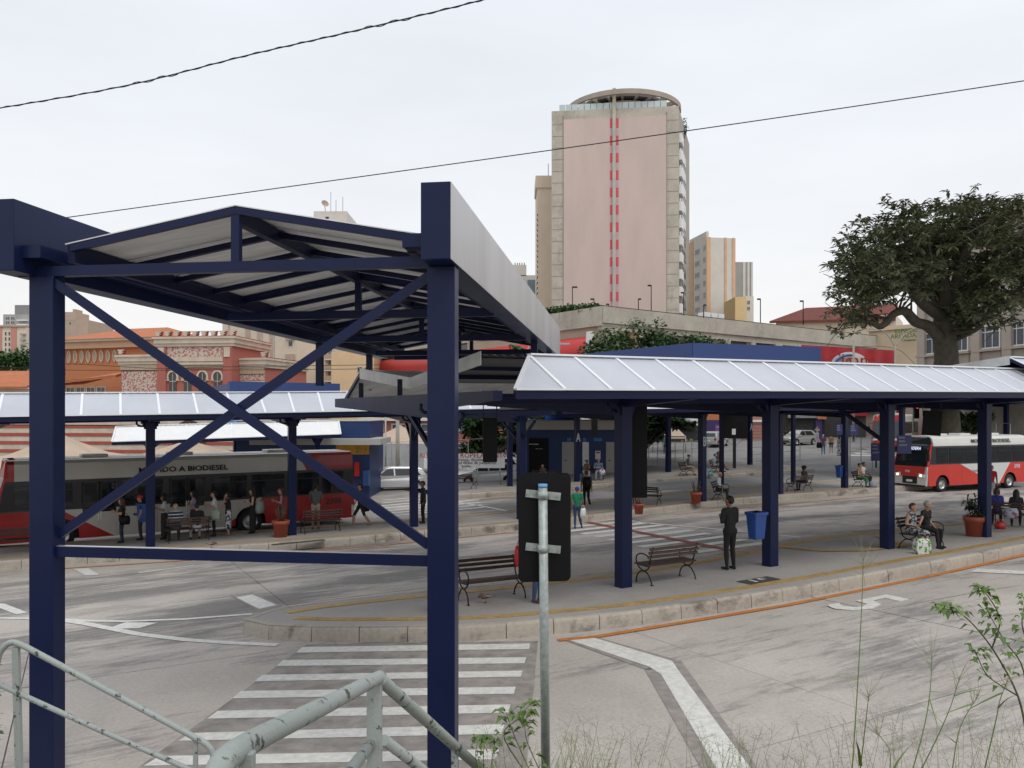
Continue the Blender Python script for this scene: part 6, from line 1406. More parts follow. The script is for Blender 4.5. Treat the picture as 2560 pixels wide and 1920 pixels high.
for a, b in ((2303, 2345), (2376, 2420), (2446, 2500), (2524, 2580)):
    window(t, loc, pt, upx(a), upx(b), wz0, wz1, white, glassl, 2, .2); part(t, loc, 'sill', scm, pt, (upx(a) - .4, upx(b) + .4, wz0 - .35, wz0 - .13, 0, .4)); part(t, loc, 'spandrel', scd, pt, (upx(a) - .2, upx(b) + .2, -1, wz0 - .4, 0, .1))
    window(t, loc, pt, upx(a), upx(b), wz1 + 3.0, wz1 + 3.0 + wz1 - wz0, white, glassl, 2, .2)
    part(t, loc, 'window_transom', white, pt, (upx(a), upx(b), wz1 - .55, wz1 - .47, .02, .07))
tag(MB().build('x', white), 'x') if False else None
t, pt2, loc = house('boundary_wall', 'old grey wall with moulded top behind the right platform', (PX(2330, 70), 70), (PX(2700, 58), 58), PZ_(968, 64), .4, conc, 'wall')
part(t, loc, 'coping', conc, pt2, (-.1, pt2.L, PZ_(974, 64), PZ_(966, 64), -.5, .15), (-.1, pt2.L, PZ_(1008, 64), PZ_(1000, 64), 0, .12))
# red banner
t = thing('advert_banner', 'red advertising banner with a white oval on the concrete building', 'banner', at(2120, 900, 90))
loc = t.location.copy(); a, b = at(2003, 862, 92), at(2236, 876, 97); zb = PZ_(935, 90)
mb = MB(); d = (b - a); K = 26
for k in range(K + 1):
    f = k / K; q = a + d * f; w_ = .16 * math.sin(f * 34) + .1 * math.sin(f * 13 + 1); mb.v += [(q.x, q.y - w_ * .3, q.z), (q.x + .02, q.y - w_, (q.z + zb) / 2), (q.x, q.y - w_ * .5, zb)]
for k in range(K):
    for j in range(2): mb.f.append((3 * k + j, 3 * k + 3 + j, 3 * k + 4 + j, 3 * k + 1 + j)); mb.m.append(0); mb.sm.append(True)
mb.build('banner_cloth', mat('banner_red', (.42, .025, .035), .5, 0, .15, .6), t, loc)
def oval(px0, px1, py0, py1, Y, m, nm, th=.03):
    mb = MB(); ol = [at((px0 + px1) / 2 + (px1 - px0) / 2 * math.cos(6.2832 * k / 32), (py0 + py1) / 2 + (py1 - py0) / 2 * math.sin(6.2832 * k / 32), Y) for k in range(32)]; mb.prism(ol, (0, -th, 0)); return mb.build(nm, m, t, loc)
oval(2076, 2172, 880, 950, 92.2, white, 'oval_patch')
mb = MB(); mb.tube([at(2124 + 38 * math.cos(R(a)), 918 + 30 * math.sin(R(a)), 91.9) for a in range(150, 290, 10)], .14, 6); mb.build('blue_arc', mat('arc_blue', (.03, .11, .32), .5), t, loc)
text('lettering', 'Cigana', 2.3, mat('letter_red', (.42, .035, .02), .5), t, frame(at(2131, 902, 91.9) - loc, (1, .02, 0), (0, 0, 1)), .03, (.85, 1.0))
# ---- walls of the street behind: orange and purple shops
def shopfront(label, x0, x1, top, Y, m, bottom=1112, depth=8):
    return house('shop_building', label, (PX(x0, Y), Y), (PX(x1, Y), Y), PZ_(top, Y), depth, m, 'shop', z0=-1)
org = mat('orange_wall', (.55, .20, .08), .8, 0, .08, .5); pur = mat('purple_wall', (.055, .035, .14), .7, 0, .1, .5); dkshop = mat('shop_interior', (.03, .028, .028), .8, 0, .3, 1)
t, pt, loc = shopfront('orange shop with a purple painted lower wall', 1660, 1905, 1000, 92, org); u9 = lambda px, Y=92: (px - 1660) / FOC * Y
part(t, loc, 'purple_wall', pur, pt, (u9(1755), pt.L, -1, PZ_(1050, 92), 0, .1)); part(t, loc, 'signboard', mat('sign_purple', (.2, .07, .28), .6), pt, (u9(1787), u9(1803), PZ_(1090, 92), PZ_(1062, 92), .1, .16))
for z in (1067, 1078, 1084): part(t, loc, 'sign_text', letter_m, pt, (u9(1790), u9(1800), PZ_(z + 1.5, 92), PZ_(z, 92), .16, .18))
for a in (1700, 1727): window(t, loc, pt, u9(a), u9(a + 14), PZ_(1046, 92), PZ_(1040, 92), gm=glass)
t, pt, loc = shopfront('small shop with roller shutter in brick pink', 1880, 1908, 1030, 88, mat('pink_shutter', (.42, .20, .16), .6, 0, .1, 1)); part(t, loc, 'shutter_header', white, pt, (0, pt.L, PZ_(1055, 88), PZ_(1050, 88), 0, .2))
for k in range(9): part(t, loc, 'shutter_rib', mat('shutter_rib', (.30, .15, .12), .6), pt, (.05, pt.L - .05, PZ_(1062 + k * 8, 88), PZ_(1061 + k * 8, 88), 0, .04))
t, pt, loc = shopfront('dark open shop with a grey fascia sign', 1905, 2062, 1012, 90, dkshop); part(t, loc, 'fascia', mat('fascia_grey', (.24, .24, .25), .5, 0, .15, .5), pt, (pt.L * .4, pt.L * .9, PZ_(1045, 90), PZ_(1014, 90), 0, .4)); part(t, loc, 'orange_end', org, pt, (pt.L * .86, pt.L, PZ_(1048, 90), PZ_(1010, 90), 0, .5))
part(t, loc, 'purple_pier', pur, pt, (pt.L * .84, pt.L * .94, -1, PZ_(1050, 90), 0, .3)); r_ = random.Random(4)
for k in range(26): a = r_.uniform(.3, .8); z = r_.uniform(1075, 1100); part(t, loc, 'goods', cloth((r_.uniform(.05, .3), r_.uniform(.03, .12), r_.uniform(.03, .1))), pt, (pt.L * a, pt.L * a + .25, PZ_(z + 4, 90), PZ_(z, 90), .02, .15))
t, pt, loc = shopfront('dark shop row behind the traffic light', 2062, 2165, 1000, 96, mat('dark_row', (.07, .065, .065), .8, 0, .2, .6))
part(t, loc, 'red_sign', mat('shop_red', (.4, .03, .04), .5), pt, (pt.L * .55, pt.L, PZ_(1040, 96), PZ_(1008, 96), 0, .5))
t, pt, loc = shopfront('red fronted shop beyond the far bus', 2160, 2330, 985, 100, mat('shop_wall', (.32, .26, .22), .8, 0, .1, .5)); part(t, loc, 'red_sign', MATS['shop_red'], pt, (0, pt.L * .55, PZ_(1030, 100), PZ_(1003, 100), 0, .4)); part(t, loc, 'pink_pillar', mat('pillar_pink', (.55, .12, .25), .6), pt, (pt.L * .48, pt.L * .56, PZ_(1033, 100), PZ_(1000, 100), .4, .8))
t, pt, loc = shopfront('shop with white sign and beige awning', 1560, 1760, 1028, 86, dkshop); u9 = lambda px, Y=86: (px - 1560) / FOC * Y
part(t, loc, 'fascia', cream2, pt, (u9(1620), u9(1700), PZ_(1063, 86), PZ_(1048, 86), 0, .2)); sg_ = part(t, loc, 'signboard', white, pt, (u9(1693), u9(1742), PZ_(1064, 86), PZ_(1046, 86), .2, .5))
q = at(1722, 1054.5, 85.3); text('lettering', 'ESPAÇO ALTERNATIVO', .28, blk, sg_, frame(q - loc, (1, 0, 0), (0, 0, 1)), .01, (.8, 1.1)); q = at(1720, 1061, 85.3); text('lettering', 'Fone: 3236-0013', .22, blk, sg_, frame(q - loc, (1, 0, 0), (0, 0, 1)), .01, (.8, 1))
for k in range(30): a = r_.uniform(.1, .85); z = r_.uniform(1095, 1125); part(t, loc, 'goods', cloth((r_.uniform(.03, .3), r_.uniform(.03, .25), r_.uniform(.03, .2))), pt, (pt.L * a, pt.L * a + .3, PZ_(z + 4, 86), PZ_(z, 86), .02, .2))
part(t, loc, 'yellow_counter', mat('counter_yellow', (.55, .50, .06), .6, 0, .25, 2), pt, (u9(1632), u9(1688), PZ_(1141, 80), PZ_(1122, 80), 4.5, 5.2))
aw_ = mat('awning_beige', (.58, .46, .34), .8, 0, .08, 1)
t = thing('awning', 'beige fabric awning over the street kiosk', 'awning', at(1670, 1095, 74)); loc = t.location.copy(); mb = MB()
a, b, c, d = at(1652, 1066, 77), at(1688, 1066, 77), at(1714, 1090, 73), at(1632, 1090, 73); mb.add([a, b, c, d, a - Vector((0, 0, .06)), b - Vector((0, 0, .06)), c - Vector((0, 0, .06)), d - Vector((0, 0, .06))], [(0, 1, 2, 3), (7, 6, 5, 4), (0, 4, 5, 1), (1, 5, 6, 2), (2, 6, 7, 3), (3, 7, 4, 0)]); mb.build('canvas', aw_, t, loc)
mb = MB(); mb.prism([c, d, d - Vector((0, 0, .25)), c - Vector((0, 0, .25))], (0, .03, 0)); mb.build('valance', aw_, t, loc)
for q in (c, d): mb = MB(); mb.tube([q, Vector((q.x, q.y, g(q.x, q.y)))], .05, 6); mb.build('awning_post', galv, t, loc)
# ---- blue boxes of the other walkways
t, pt, loc = house('walkway_fascia', 'long blue fascia box of the next walkway, above the grey panels', (PX(1732, 46), 46), (PX(2053, 49), 49), PZ_(857, 46), .5, mat('fascia_blue', (.022, .05, .17), .5, 0, .08, .6), 'canopy', z0=PZ_(935, 46))
p5 = facade((PX(1240, 64), 64), (PX(1731, 46), 46), 0, 1, 1); mb = MB(); fbox(mb, p5, 0, p5.L - .02, PZ_(935, 46), PZ_(857, 46), -.5, 0); mb.build('fascia_side', MATS['fascia_blue'], t, loc)
for u in (2, 7): part(t, loc, 'post', navyd, pt, (u, u + .2, 0, PZ_(935, 46), -.4, -.2))
t, pt, loc = house('walkway_fascia', 'blue fascia box above the left canopy, before the old market', (PX(574, 50), 50), (PX(850, 54), 54), PZ_(953, 50), .5, MATS['fascia_blue'], 'canopy', z0=PZ_(1000, 50))
p5 = facade((PX(515, 60), 60), (PX(573.5, 50), 50), 0, 1, 1); mb = MB(); fbox(mb, p5, 0, p5.L - .02, PZ_(988, 50), PZ_(957, 50), -.5, -.1); mb.build('fascia_side', MATS['fascia_blue'], t, loc)
for u in (.3, 4.6): part(t, loc, 'post', navy, pt, (u, u + .25, -1.2, PZ_(1000, 50), -.4, -.15))
# ---- blue kiosk on the left
kb = mat('kiosk_blue', (.012, .035, .13), .5, 0, .1, 1); kl = mat('kiosk_light_blue', (.06, .20, .45), .6, 0, .08, 1); ky = mat('kiosk_yellow', (.62, .30, .03), .6, 0, .15, 2); slabm = mat('slab_grey', (.42, .41, .37), .8, 0, .08, 1)
Yk = 47.0
t, pt, loc = house('ticket_kiosk', 'blue ticket kiosk with grey slab eave behind the red bus', (PX(590, Yk), Yk), (PX(924, Yk), Yk), PZ_(1053, Yk), 5, kb, 'kiosk', z0=-1.6)
uk = lambda px: (px - 590) / FOC * Yk
part(t, loc, 'light_blue_end', kl, pt, (-1.3, uk(592), PZ_(1095, Yk), PZ_(1051, Yk), -4, .05)); part(t, loc, 'slab_eave', slabm, pt, (uk(640), uk(958), PZ_(1112, Yk - 1), PZ_(1097, Yk - 1), -3, 1.2))
part(t, loc, 'parapet_cap', slabm, pt, (-.1, pt.L + .05, PZ_(1053, Yk), PZ_(1051, Yk), -5, .06)); part(t, loc, 'yellow_poster', ky, pt, (uk(840), uk(923), PZ_(1136, Yk), PZ_(1112, Yk), .0, .06))
mb = MB(); fbox(mb, pt, uk(890), uk(918), PZ_(1134, Yk), PZ_(1116, Yk), .06, .08); mb.build('poster_print', pattern('poster_print', (.62, .34, .05), (.2, .12, .06), 22), t, loc)
part(t, loc, 'red_hydrant_box', redp, pt, (uk(888), uk(900), PZ_(1190, Yk), PZ_(1155, Yk), 0, .25)); part(t, loc, 'blue_machine', mat('machine_blue', (.02, .06, .2), .4), pt, (uk(912), uk(926), PZ_(1212, Yk), PZ_(1175, Yk), .1, .6))
# ---- toilet block on the third platform
Yt = 56.0
t, pt, loc = house('toilet_block', 'dark blue toilet block with cream fascia and pale doors', (PX(1316, Yt), Yt), (PX(1600, Yt), Yt), PZ_(1050, Yt), 5, kb, 'building', z0=-.6)
ut = lambda px: (px - 1316) / FOC * Yt
part(t, loc, 'fascia', mat('fascia_cream', (.50, .47, .41), .8, 0, .06, 1), pt, (-.1, pt.L, PZ_(1074, Yt), PZ_(1051, Yt), 0, .5))
for a, b, m_ in ((1405, 1438, 'door'), (1456, 1472, 'door'), (1515, 1538, 'door')):
    d_ = part(t, loc, m_, slabm if a != 1456 else white, pt, (ut(a), ut(b), PZ_(1193, Yt), PZ_(1105, Yt), 0, .06)); part(d_, loc, 'door_handle', iron, pt, (ut(a) + .15, ut(a) + .3, PZ_(1152, Yt), PZ_(1150, Yt), .06, .1))
part(t, loc, 'notice', white, pt, (ut(1488), ut(1501), PZ_(1148, Yt), PZ_(1127, Yt), 0, .05)); part(t, loc, 'notice_head', mat('notice_red', (.4, .05, .05), .6), pt, (ut(1490), ut(1499), PZ_(1133, Yt), PZ_(1129, Yt), .05, .06))
for a, b in ((1418, 1428), (1457, 1465), (1484, 1505)): part(t, loc, 'door_sign', kl, pt, (ut(a), ut(b), PZ_(1103, Yt), PZ_(1095, Yt), 0, .04))
part(t, loc, 'kiosk_shutter', black, pt, (ut(1322), ut(1372), PZ_(1180, Yt), PZ_(1095, Yt), 0, .05)); part(t, loc, 'shelf_frame', galv, pt, (ut(1323), ut(1345), PZ_(1111, Yt), PZ_(1109, Yt), .05, .7), (ut(1339), ut(1356), PZ_(1122, Yt), PZ_(1121, Yt), .05, .5))
mb = MB(); q = at(1405, 1048, 59); mb.lathe([(0, 0), (1.2, 0), (1.3, 1.2), (1.2, 1.3), (0, 1.35)], (q.x, q.y, q.z - .3), 20); mb.build('water_tank', mat('tank_blue', (.02, .1, .4), .5), t, loc)
# ---- old market hall
brick = mat('market_brick', (.40, .13, .10), .85, 0, .2, 3, .3, 30, stretch=(1, 1, 6)); mcream = mat('market_cream', (.58, .49, .39), .85, 0, .16, 1.2, .2, 12); mred = mat('market_red', (.36, .085, .06), .85, 0, .15, 2)
def orn(name, a, b, sc):
    return pattern(name, a, b, sc)
orn1 = orn('market_relief', (.55, .47, .40), (.40, .15, .12), 5.5)
Ym = 76.0
t, pt, loc = house('market_hall', 'old red brick market hall with stepped battlements and arched windows', (PX(-30, 74), 74), (PX(705, 71), 71), 4.0, .6, mcream, 'building', z0=-3)
um_ = lambda px: pt.L * (px + 30) / 735
for k in range(8): part(t, loc, 'brick_band', mred, pt, (0, pt.L, -1.6 + k * .74, -1.3 + k * .74, 0, .05))
for k, (a, rad) in enumerate(((480, 1.55),)):
    mb = MB(); ol = [pt(um_(a) + rad * math.cos(R(x)), 2.0 + rad * math.sin(R(x)), .06) for x in range(0, 181, 12)] + [pt(um_(a) - rad, -3, .06), pt(um_(a) + rad, -3, .06)]; mb.prism(ol, pt.o * .03); mb.build('arch_door', mat('old_wood', (.09, .045, .025), .8, 0, .3, 2), t, loc)
def block(x0, x1, ytop, dep, crenels, wins, Yq=Ym, fr=True):
    p = facade((PX(x0, Yq), Yq), (PX(x1, Yq - .8), Yq - .8), 0, 1, 1); L_ = p.L; zt_ = PZ_(ytop, Yq)
    def B_(nm, m, *bx):
        mb = MB()
        for b in bx: fbox(mb, p, *b)
        return mb.build(nm, m, t, loc)
    B_('wall', brick, (0, L_, 0, zt_ - .2, -8, 0))
    B_('cornice', mcream, (-.3, L_ + .3, zt_ - .62, zt_, -8, .3)); B_('cornice_step', mcream, (-.18, L_ + .18, zt_ - .9, zt_ - .62, -8, .18)); B_('cornice_line', mcream, (-.42, L_ + .42, zt_ - .2, zt_ - .02, -8.2, .42)); B_('red_line', mred, (-.35, L_ + .35, zt_, zt_ + .07, -8, .3))
    for k in range(crenels):
        u = .05 + (L_ - .1) * k / max(1, crenels - 1); prof = ((.30, .07, .22), (.48, .22, .30), (.34, .30, .40), (.56, .40, .52))
        mb = MB()
        for w_, a, b in prof: fbox(mb, p, u - w_ * .5, u + w_ * .5, zt_ + a, zt_ + b, .02, .22)
        mb.build('battlement', mcream, t, loc); mb = MB()
        for w_, a, b in prof: fbox(mb, p, u - w_ * .5 - .04, u + w_ * .5 + .04, zt_ + a, zt_ + b + .015, -.3, .015)
        mb.build('battlement_back', mred, t, loc)
    return p, L_, zt_, B_
p, L_, zt_, B_ = block(396, 582, 843, 8, 9, 4)
B_('frieze', orn1, (.85, L_ - .85, zt_ - 1.85, zt_ - .95, 0, .05)); B_('frieze_band', mcream, (.8, L_ - .8, zt_ - 2.3, zt_ - 1.87, 0, .2)); B_('frieze_band', mcream, (.8, L_ - .8, zt_ - 2.6, zt_ - 2.38, 0, .28)); B_('dentils', mat('dentil_tan', (.42, .33, .24), .9, 0, .2, 6), (.8, L_ - .8, zt_ - 2.92, zt_ - 2.62, 0, .1))
for u in (0, L_ - .85): B_('pilaster', brick, (u, u + .85, 0, zt_ - .95, 0, .25)); B_('pilaster_head', mcream, (u + .12, u + .7, zt_ - 1.9, zt_ - 1.0, .25, .33))
for k in range(4):
    u = 1.45 + k * (L_ - 2.9) / 3; zb_, zs_ = zt_ - 6.2, zt_ - 3.85; rad = .40
    xs_ = range(-28, 209, 12)
    ol = [p(u + rad * math.cos(R(x)), zs_ + .12 + rad * 1.2 * math.sin(R(x)), .03) for x in xs_]; ol2 = [p(u + (rad + .16) * math.cos(R(x)), zs_ + .12 + (rad * 1.2 + .17) * math.sin(R(x)), .03) for x in xs_]
    mb = MB(); vs = ol + ol2 + [v + p.o * .12 for v in ol + ol2]; n_ = len(ol)
    mb.add(vs, [f for i in range(n_ - 1) for f in ((i, i + 1, n_ + i + 1, n_ + i), (2 * n_ + i, 3 * n_ + i, 3 * n_ + i + 1, 2 * n_ + i + 1), (n_ + i, n_ + i + 1, 3 * n_ + i + 1, 3 * n_ + i), (i, 2 * n_ + i, 2 * n_ + i + 1, i + 1))]); mb.build('arch_trim', mcream, t, loc)
    mb = MB(); mb.prism(ol + [p(u - rad * .85, zb_, .03), p(u + rad * .85, zb_, .03)], p.o * .03); w_ = mb.build('window', glass, t, loc)
    mb = MB(); fbox(mb, p, u - .02, u + .02, zb_, zs_ + .5, .06, .09); fbox(mb, p, u - .34, u + .34, zs_ - .3, zs_ - .25, .06, .088); mb.build('glazing_bar', mcream, w_, loc)
    B_('impost', mcream, (u - rad - .22, u - rad * .84, zs_ - .22, zs_ - .08, 0, .13)); B_('impost', mcream, (u + rad * .84, u + rad + .22, zs_ - .22, zs_ - .08, 0, .13))
p, L_, zt_, B_ = block(303, 396, 888, 8, 2, 0, 77)
B_('relief_panel', orn1, (.1, L_, zt_ - 3.5, zt_ - 1.55, 0, .06)); B_('dentils', MATS['dentil_tan'], (0, L_, zt_ - 1.45, zt_ - .95, 0, .15)); B_('lower_frieze', mcream, (0, L_, zt_ - 4.6, zt_ - 3.55, 0, .08))
p, L_, zt_, B_ = block(583, 662, 896, 8, 2, 0, 77)
B_('dentils', MATS['dentil_tan'], (0, L_, zt_ - 1.5, zt_ - .95, 0, .15)); B_('relief_panel', orn1, (.1, L_, zt_ - 2.1, zt_ - 1.55, 0, .06)); B_('patched_plaster', mcream, (.1, L_, zt_ - 4.5, zt_ - 2.15, 0, .05))
# orange wing with hipped roof
Yo = 88.0; ow = mat('orange_render', (.50, .195, .085), .85, 0, .06, .4)
t, pt, loc = house('orange_house', 'orange house with hipped tile roof and pointed oval windows', (PX(150, 90), 90), (PX(402, 86), 86), PZ_(853, Yo), 12, ow)
zt_ = PZ_(853, Yo); part(t, loc, 'eave_band', mat('eave_peach', (.58, .38, .24), .85, 0, .06, .6), pt, (-.4, pt.L, zt_ - .75, zt_ + .02, -12, .55)); part(t, loc, 'gutter', mcream, pt, (-.5, pt.L, zt_ - .05, zt_ + .25, -12, .95))
mb = MB(); zr = PZ_(806, Yo); a = [pt(-.9, zt_ + .2, 1.1), pt(pt.L + .2, zt_ + .2, 1.1), pt(pt.L + .2, zt_ + .2, -13), pt(-.9, zt_ + .2, -13)]; r1, r2 = pt(3.9, zr, -6), pt(pt.L - 4.2, zr, -6); mb.add(a + [r1, r2], [(0, 1, 5, 4), (1, 2, 5), (2, 3, 4, 5), (3, 0, 4)]); mb.build('roof', ortile, t, loc)
for k in range(8):
    px = 175 + k * 16.6; u = pt.L * (px - 150) / 252; zc_ = PZ_(890, Yo); mb = MB()
    def hexo(w_, h_): return [pt(u + x * w_, zc_ + z * h_, .02) for x, z in ((0, 1), (.75, .6), (1, 0), (.75, -.6), (0, -1), (-.75, -.6), (-1, 0), (-.75, .6))]
    mb.prism(hexo(.20, .58), pt.o * .06); w_ = mb.build('window', MATS['dentil_tan'], t, loc); mb = MB()
    ho, hi = hexo(.27, .72), hexo(.20, .58); vs = ho + hi + [v + pt.o * .12 for v in ho + hi]; mb.add(vs, [f for i in range(8) for f in ((16 + i, 16 + (i + 1) % 8, 24 + (i + 1) % 8, 24 + i), (i, (i + 1) % 8, 16 + (i + 1) % 8, 16 + i), (8 + i, 24 + i, 24 + (i + 1) % 8, 8 + (i + 1) % 8))]); mb.build('window_trim', mcream, w_, loc)
for k in range(7): part(t, loc, 'quoin', mcream if k % 2 else mred, pt, (0, .75, zt_ - 1.7 - k * .95, zt_ - .8 - k * .95, 0, .05))
t, pt, loc = house('tiled_annex', 'low annex with sloping orange tile roof before the market', (PX(100, 82), 82), (PX(306, 79), 79), PZ_(980, 80), 5, mcream, z0=-3)
mb = MB(); mb.prism([pt(-.5, PZ_(962, 82), .8), pt(pt.L, PZ_(938, 79), .8), pt(pt.L, PZ_(908, 79), -3.5), pt(2.0, PZ_(952, 82), -3.5)], (0, 0, -.25)); mb.build('roof', ortile, t, loc)
for k in range(5): window(t, loc, pt, 2.2 + k * 1.25, 3.1 + k * 1.25, PZ_(985, 80), PZ_(969, 80), mcream, glass)
t, pt, loc = house('low_house', 'low house with orange tile roof at the far left edge', (PX(-60, 80), 80), (PX(75, 80), 80), PZ_(972, 80), 6, mcream, z0=-3)
mb = MB(); mb.prism([pt(-1, PZ_(967, 80), .6), pt(pt.L, PZ_(967, 80), .6), pt(pt.L, PZ_(922, 80), -4), pt(-1, PZ_(922, 80), -4)], (0, 0, -.2)); mb.build('roof', ortile, t, loc)
# tents in the market yard
def tent(label, px, Y, apex, eave, half):
    q = at(px, eave, Y); t = thing('tent', label, 'tent', q, 0, 'beige tents behind the red bus'); h_ = PZ_(apex, Y) - q.z; mb = MB(); n = 10
    vs = [(0, 0, h_)]
    for r_, zz in ((.12, .78), (.45, .34), (1, 0)): vs += [(half * r_ * x, half * r_ * y, h_ * zz) for x, y in ((-1, -1), (0, -1), (1, -1), (1, 0), (1, 1), (0, 1), (-1, 1), (-1, 0))]
    mb.add(vs, [(0, 1 + j, 1 + (j + 1) % 8) for j in range(8)] + [(1 + i * 8 + j, 9 + i * 8 + j, 9 + i * 8 + (j + 1) % 8, 1 + i * 8 + (j + 1) % 8) for i in range(2) for j in range(8)], 0, True); mb.build('tent_roof', mat('tent_canvas', (.50, .38, .28), .85, 0, .12, .8), t, fix=False)
    for x, y in ((-1, -1), (1, -1), (1, 1), (-1, 1)): mb = MB(); mb.tube([(x * half, y * half, 0), (x * half, y * half, -3.2)], .05, 6); mb.build('tent_pole', galv, t)
tent('beige tent roof left of the bus roof', 150, 52, 1082, 1160, 4.6); tent('beige tent roof behind the small low canopy', 470, 56, 1098, 1150, 5.0); tent('beige tent peak right of the blue kiosk', 1000, 66, 1062, 1105, 3.6)
t, pt, loc = house('brick_row', 'low brick building beyond the banner with tarpaulin wall', (PX(900, 80), 80), (PX(1330, 80), 80), PZ_(1052, 80), 6, brick, z0=-2); part(t, loc, 'tarpaulin', mat('grey_tarpaulin', (.36, .36, .36), .7, 0, .2, .9), pt, (0, pt.L, -2, PZ_(1112, 72), 2, 2.2)); part(t, loc, 'roof_edge', cream2, pt, (-.2, pt.L, PZ_(1052, 80), PZ_(1045, 80), -6, .5))
for k in range(7): window(t, loc, pt, 1 + k * 2.2, 2.2 + k * 2.2, PZ_(1078, 80), PZ_(1062, 80), gm=glassl)
# white warning banner
t = thing('warning_banner', 'white banner warning of the risk of being run over', 'banner', at(1190, 1168, 50)); loc = t.location.copy(); Yb = 50
mb = MB(); mb.bx(PX(1060, Yb), PX(1262, Yb), Yb - .03, Yb + .01, PZ_(1170, Yb), PZ_(1133, Yb)); mb.build('banner_sheet', white, t, loc)
for s_, px, py, sz, m_ in (('RISCO DE ATROPELAMENTO', 1160, 1139, .42, mat('warning_red', (.4, .02, .025), .6)), ('Para sua segurança, destine total', 1160, 1149.5, .28, blk), ('atenção. Utilize as faixas de pedestres.', 1160, 1157, .26, blk), ('emdec', 1166, 1165.5, .22, blk)):
    q = at(px, py, Yb - .045); text('lettering', s_, sz, m_, t, frame(q - loc, (1, 0, 0), (0, 0, 1)), .004)
for px in (1120, 1194, 1250): mb = MB(); a = at(px, 1150, Yb + .06); mb.tube([(a.x, a.y, a.z + .3), (a.x, a.y, g(a.x, a.y) - .1)], .045, 6); mb.build('banner_post', galv, t, loc)
# fences, poles, lights
def fence(label, A, B, h_, n, Yg=None, mesh=False):
    pt = facade(A, B, 0, 1, 1); a = pt(0, 0); loc = Vector((a.x, a.y, g(a.x, a.y))); t = thing('fence', label, 'fence', loc)
    def P_(u, z): q = pt(u, 0); return Vector((q.x, q.y, g(q.x, q.y) + KH * .5 + z))
    for k in range(n + 1): mb = MB(); mb.beam(P_(pt.L * k / n, -.2), P_(pt.L * k / n, h_), .05, .05); mb.build('post', galv, t, loc)
    for z in (.12, h_ * .55, h_): mb = MB(); mb.beam(P_(0, z), P_(pt.L, z), .035, .035); mb.build('rail', galv, t, loc)
    return t
q1, q2 = B3[0], B3[len(B3) // 2]
fence('grey tube fence along the back of the third platform', (PX(1575, 62), 62), (PX(1770, 68), 68), 1.35, 9)
fence('white steel fence panel between column and minibus', (PX(2125, 58), 58), (PX(2210, 56), 56), 2.3, 3)
fence('crowd barrier row below the black display board', (PX(1880, 62), 62), (PX(2000, 66), 66), 1.2, 5)
fence('galvanised yard fence behind the parked white cars', (PX(930, 60), 60), (PX(1310, 62), 62), 2.6, 8)
fence('pale fence on top of the wall behind the minibus', (PX(2490, 58), 58), (PX(2640, 54), 54), 3.3, 4)
def pole(label, px, Y, ytop, r, m, arms=()):
    a = at(px, ytop, Y); z0 = g(a.x, a.y); t = thing('utility_pole', label, 'pole', (a.x, a.y, z0), 0, 'poles in the street behind'); mb = MB(); mb.tube([(0, 0, -.2), (0, 0, a.z - z0)], [r, r * .75], 8); mb.build('pole', m, t)
    for k, (dx, dz, ex) in enumerate(arms): mb = MB(); mb.tube(smooth_path([(0, 0, a.z - z0 - .3), (dx * .5, 0, a.z - z0 + dz * .7), (dx, 0, a.z - z0 + dz), (dx + ex, 0, a.z - z0 + dz - .05)], 4), .05, 6); mb.box((dx + ex * 1.3, 0, a.z - z0 + dz - .05), (.7, .25, .12)); mb.build('lamp_arm', galv, t)
cpol = mat('concrete_pole', (.36, .33, .28), .85, 0, .12, 2)
pole('concrete pole in front of the tents, right of the kiosk', 994, 58, 1028, .16, cpol); pole('street lamp pole before the arcade building', 2238, 80, 860, .12, cpol, ((-1.8, 1.5, -.3), (2.2, 1.6, .3))); pole('concrete pole left of the red banner oval', 2134, 86, 850, .16, cpol)
pole('thin grey post left of the near tree trunk', 964, 55, 1040, .07, galv); pole('double lamp over the red awning', 1320, 60, 870, .07, galv, ((2.2, .35, .4), (.3, 1.0, .5)))
def wires(label, pts, r=.02): 
    pts = smooth_path(pts, 8); t = thing('wires', label, 'cable', pts[0]); mb = MB(); mb.tube(pts, r, 4); mb.build('wire', cab, t, pts[0])
wires('upper power line before the old market', [at(0, 926, 62), at(160, 910, 61), at(390, 921, 60), at(560, 917, 59), at(950, 912, 58)]); wires('lower power line before the old market', [at(0, 916, 62), at(160, 925, 61), at(560, 925, 59), at(950, 922, 58)])
wires('slack power line by the red banner', [at(2055, 905, 84), at(2134, 870, 86), at(2240, 872, 84), at(2330, 930, 80), at(2560, 905, 70)]); wires('bundle of old wires on the market wall', [at(0, 1062, 66), at(200, 1063, 65), at(420, 1066, 64), at(600, 1068, 62)], .04)
t = thing('traffic_light', 'traffic light showing red behind the far bus', 'traffic light', at(2283, 1110, 64)); mb = MB(); mb.tube([(0, 0, -1.5), (0, 0, 4.4)], .07, 8); mb.build('post', galv, t); mb = MB(); mb.bx(.1, .42, -.12, .12, 2.0, 3.1); hd_ = mb.build('signal_head', black, t)
for k, (m_) in enumerate((mat('red_signal', (.6, .02, .02), .4, 0, 0, emit=(1, .05, .03, 2.5)), black, black)): mb = MB(); mb.ball((.26, -.13, 2.9 - k * .36), (.12, .05, .12), 12); mb.build('signal_lamp', m_, hd_)
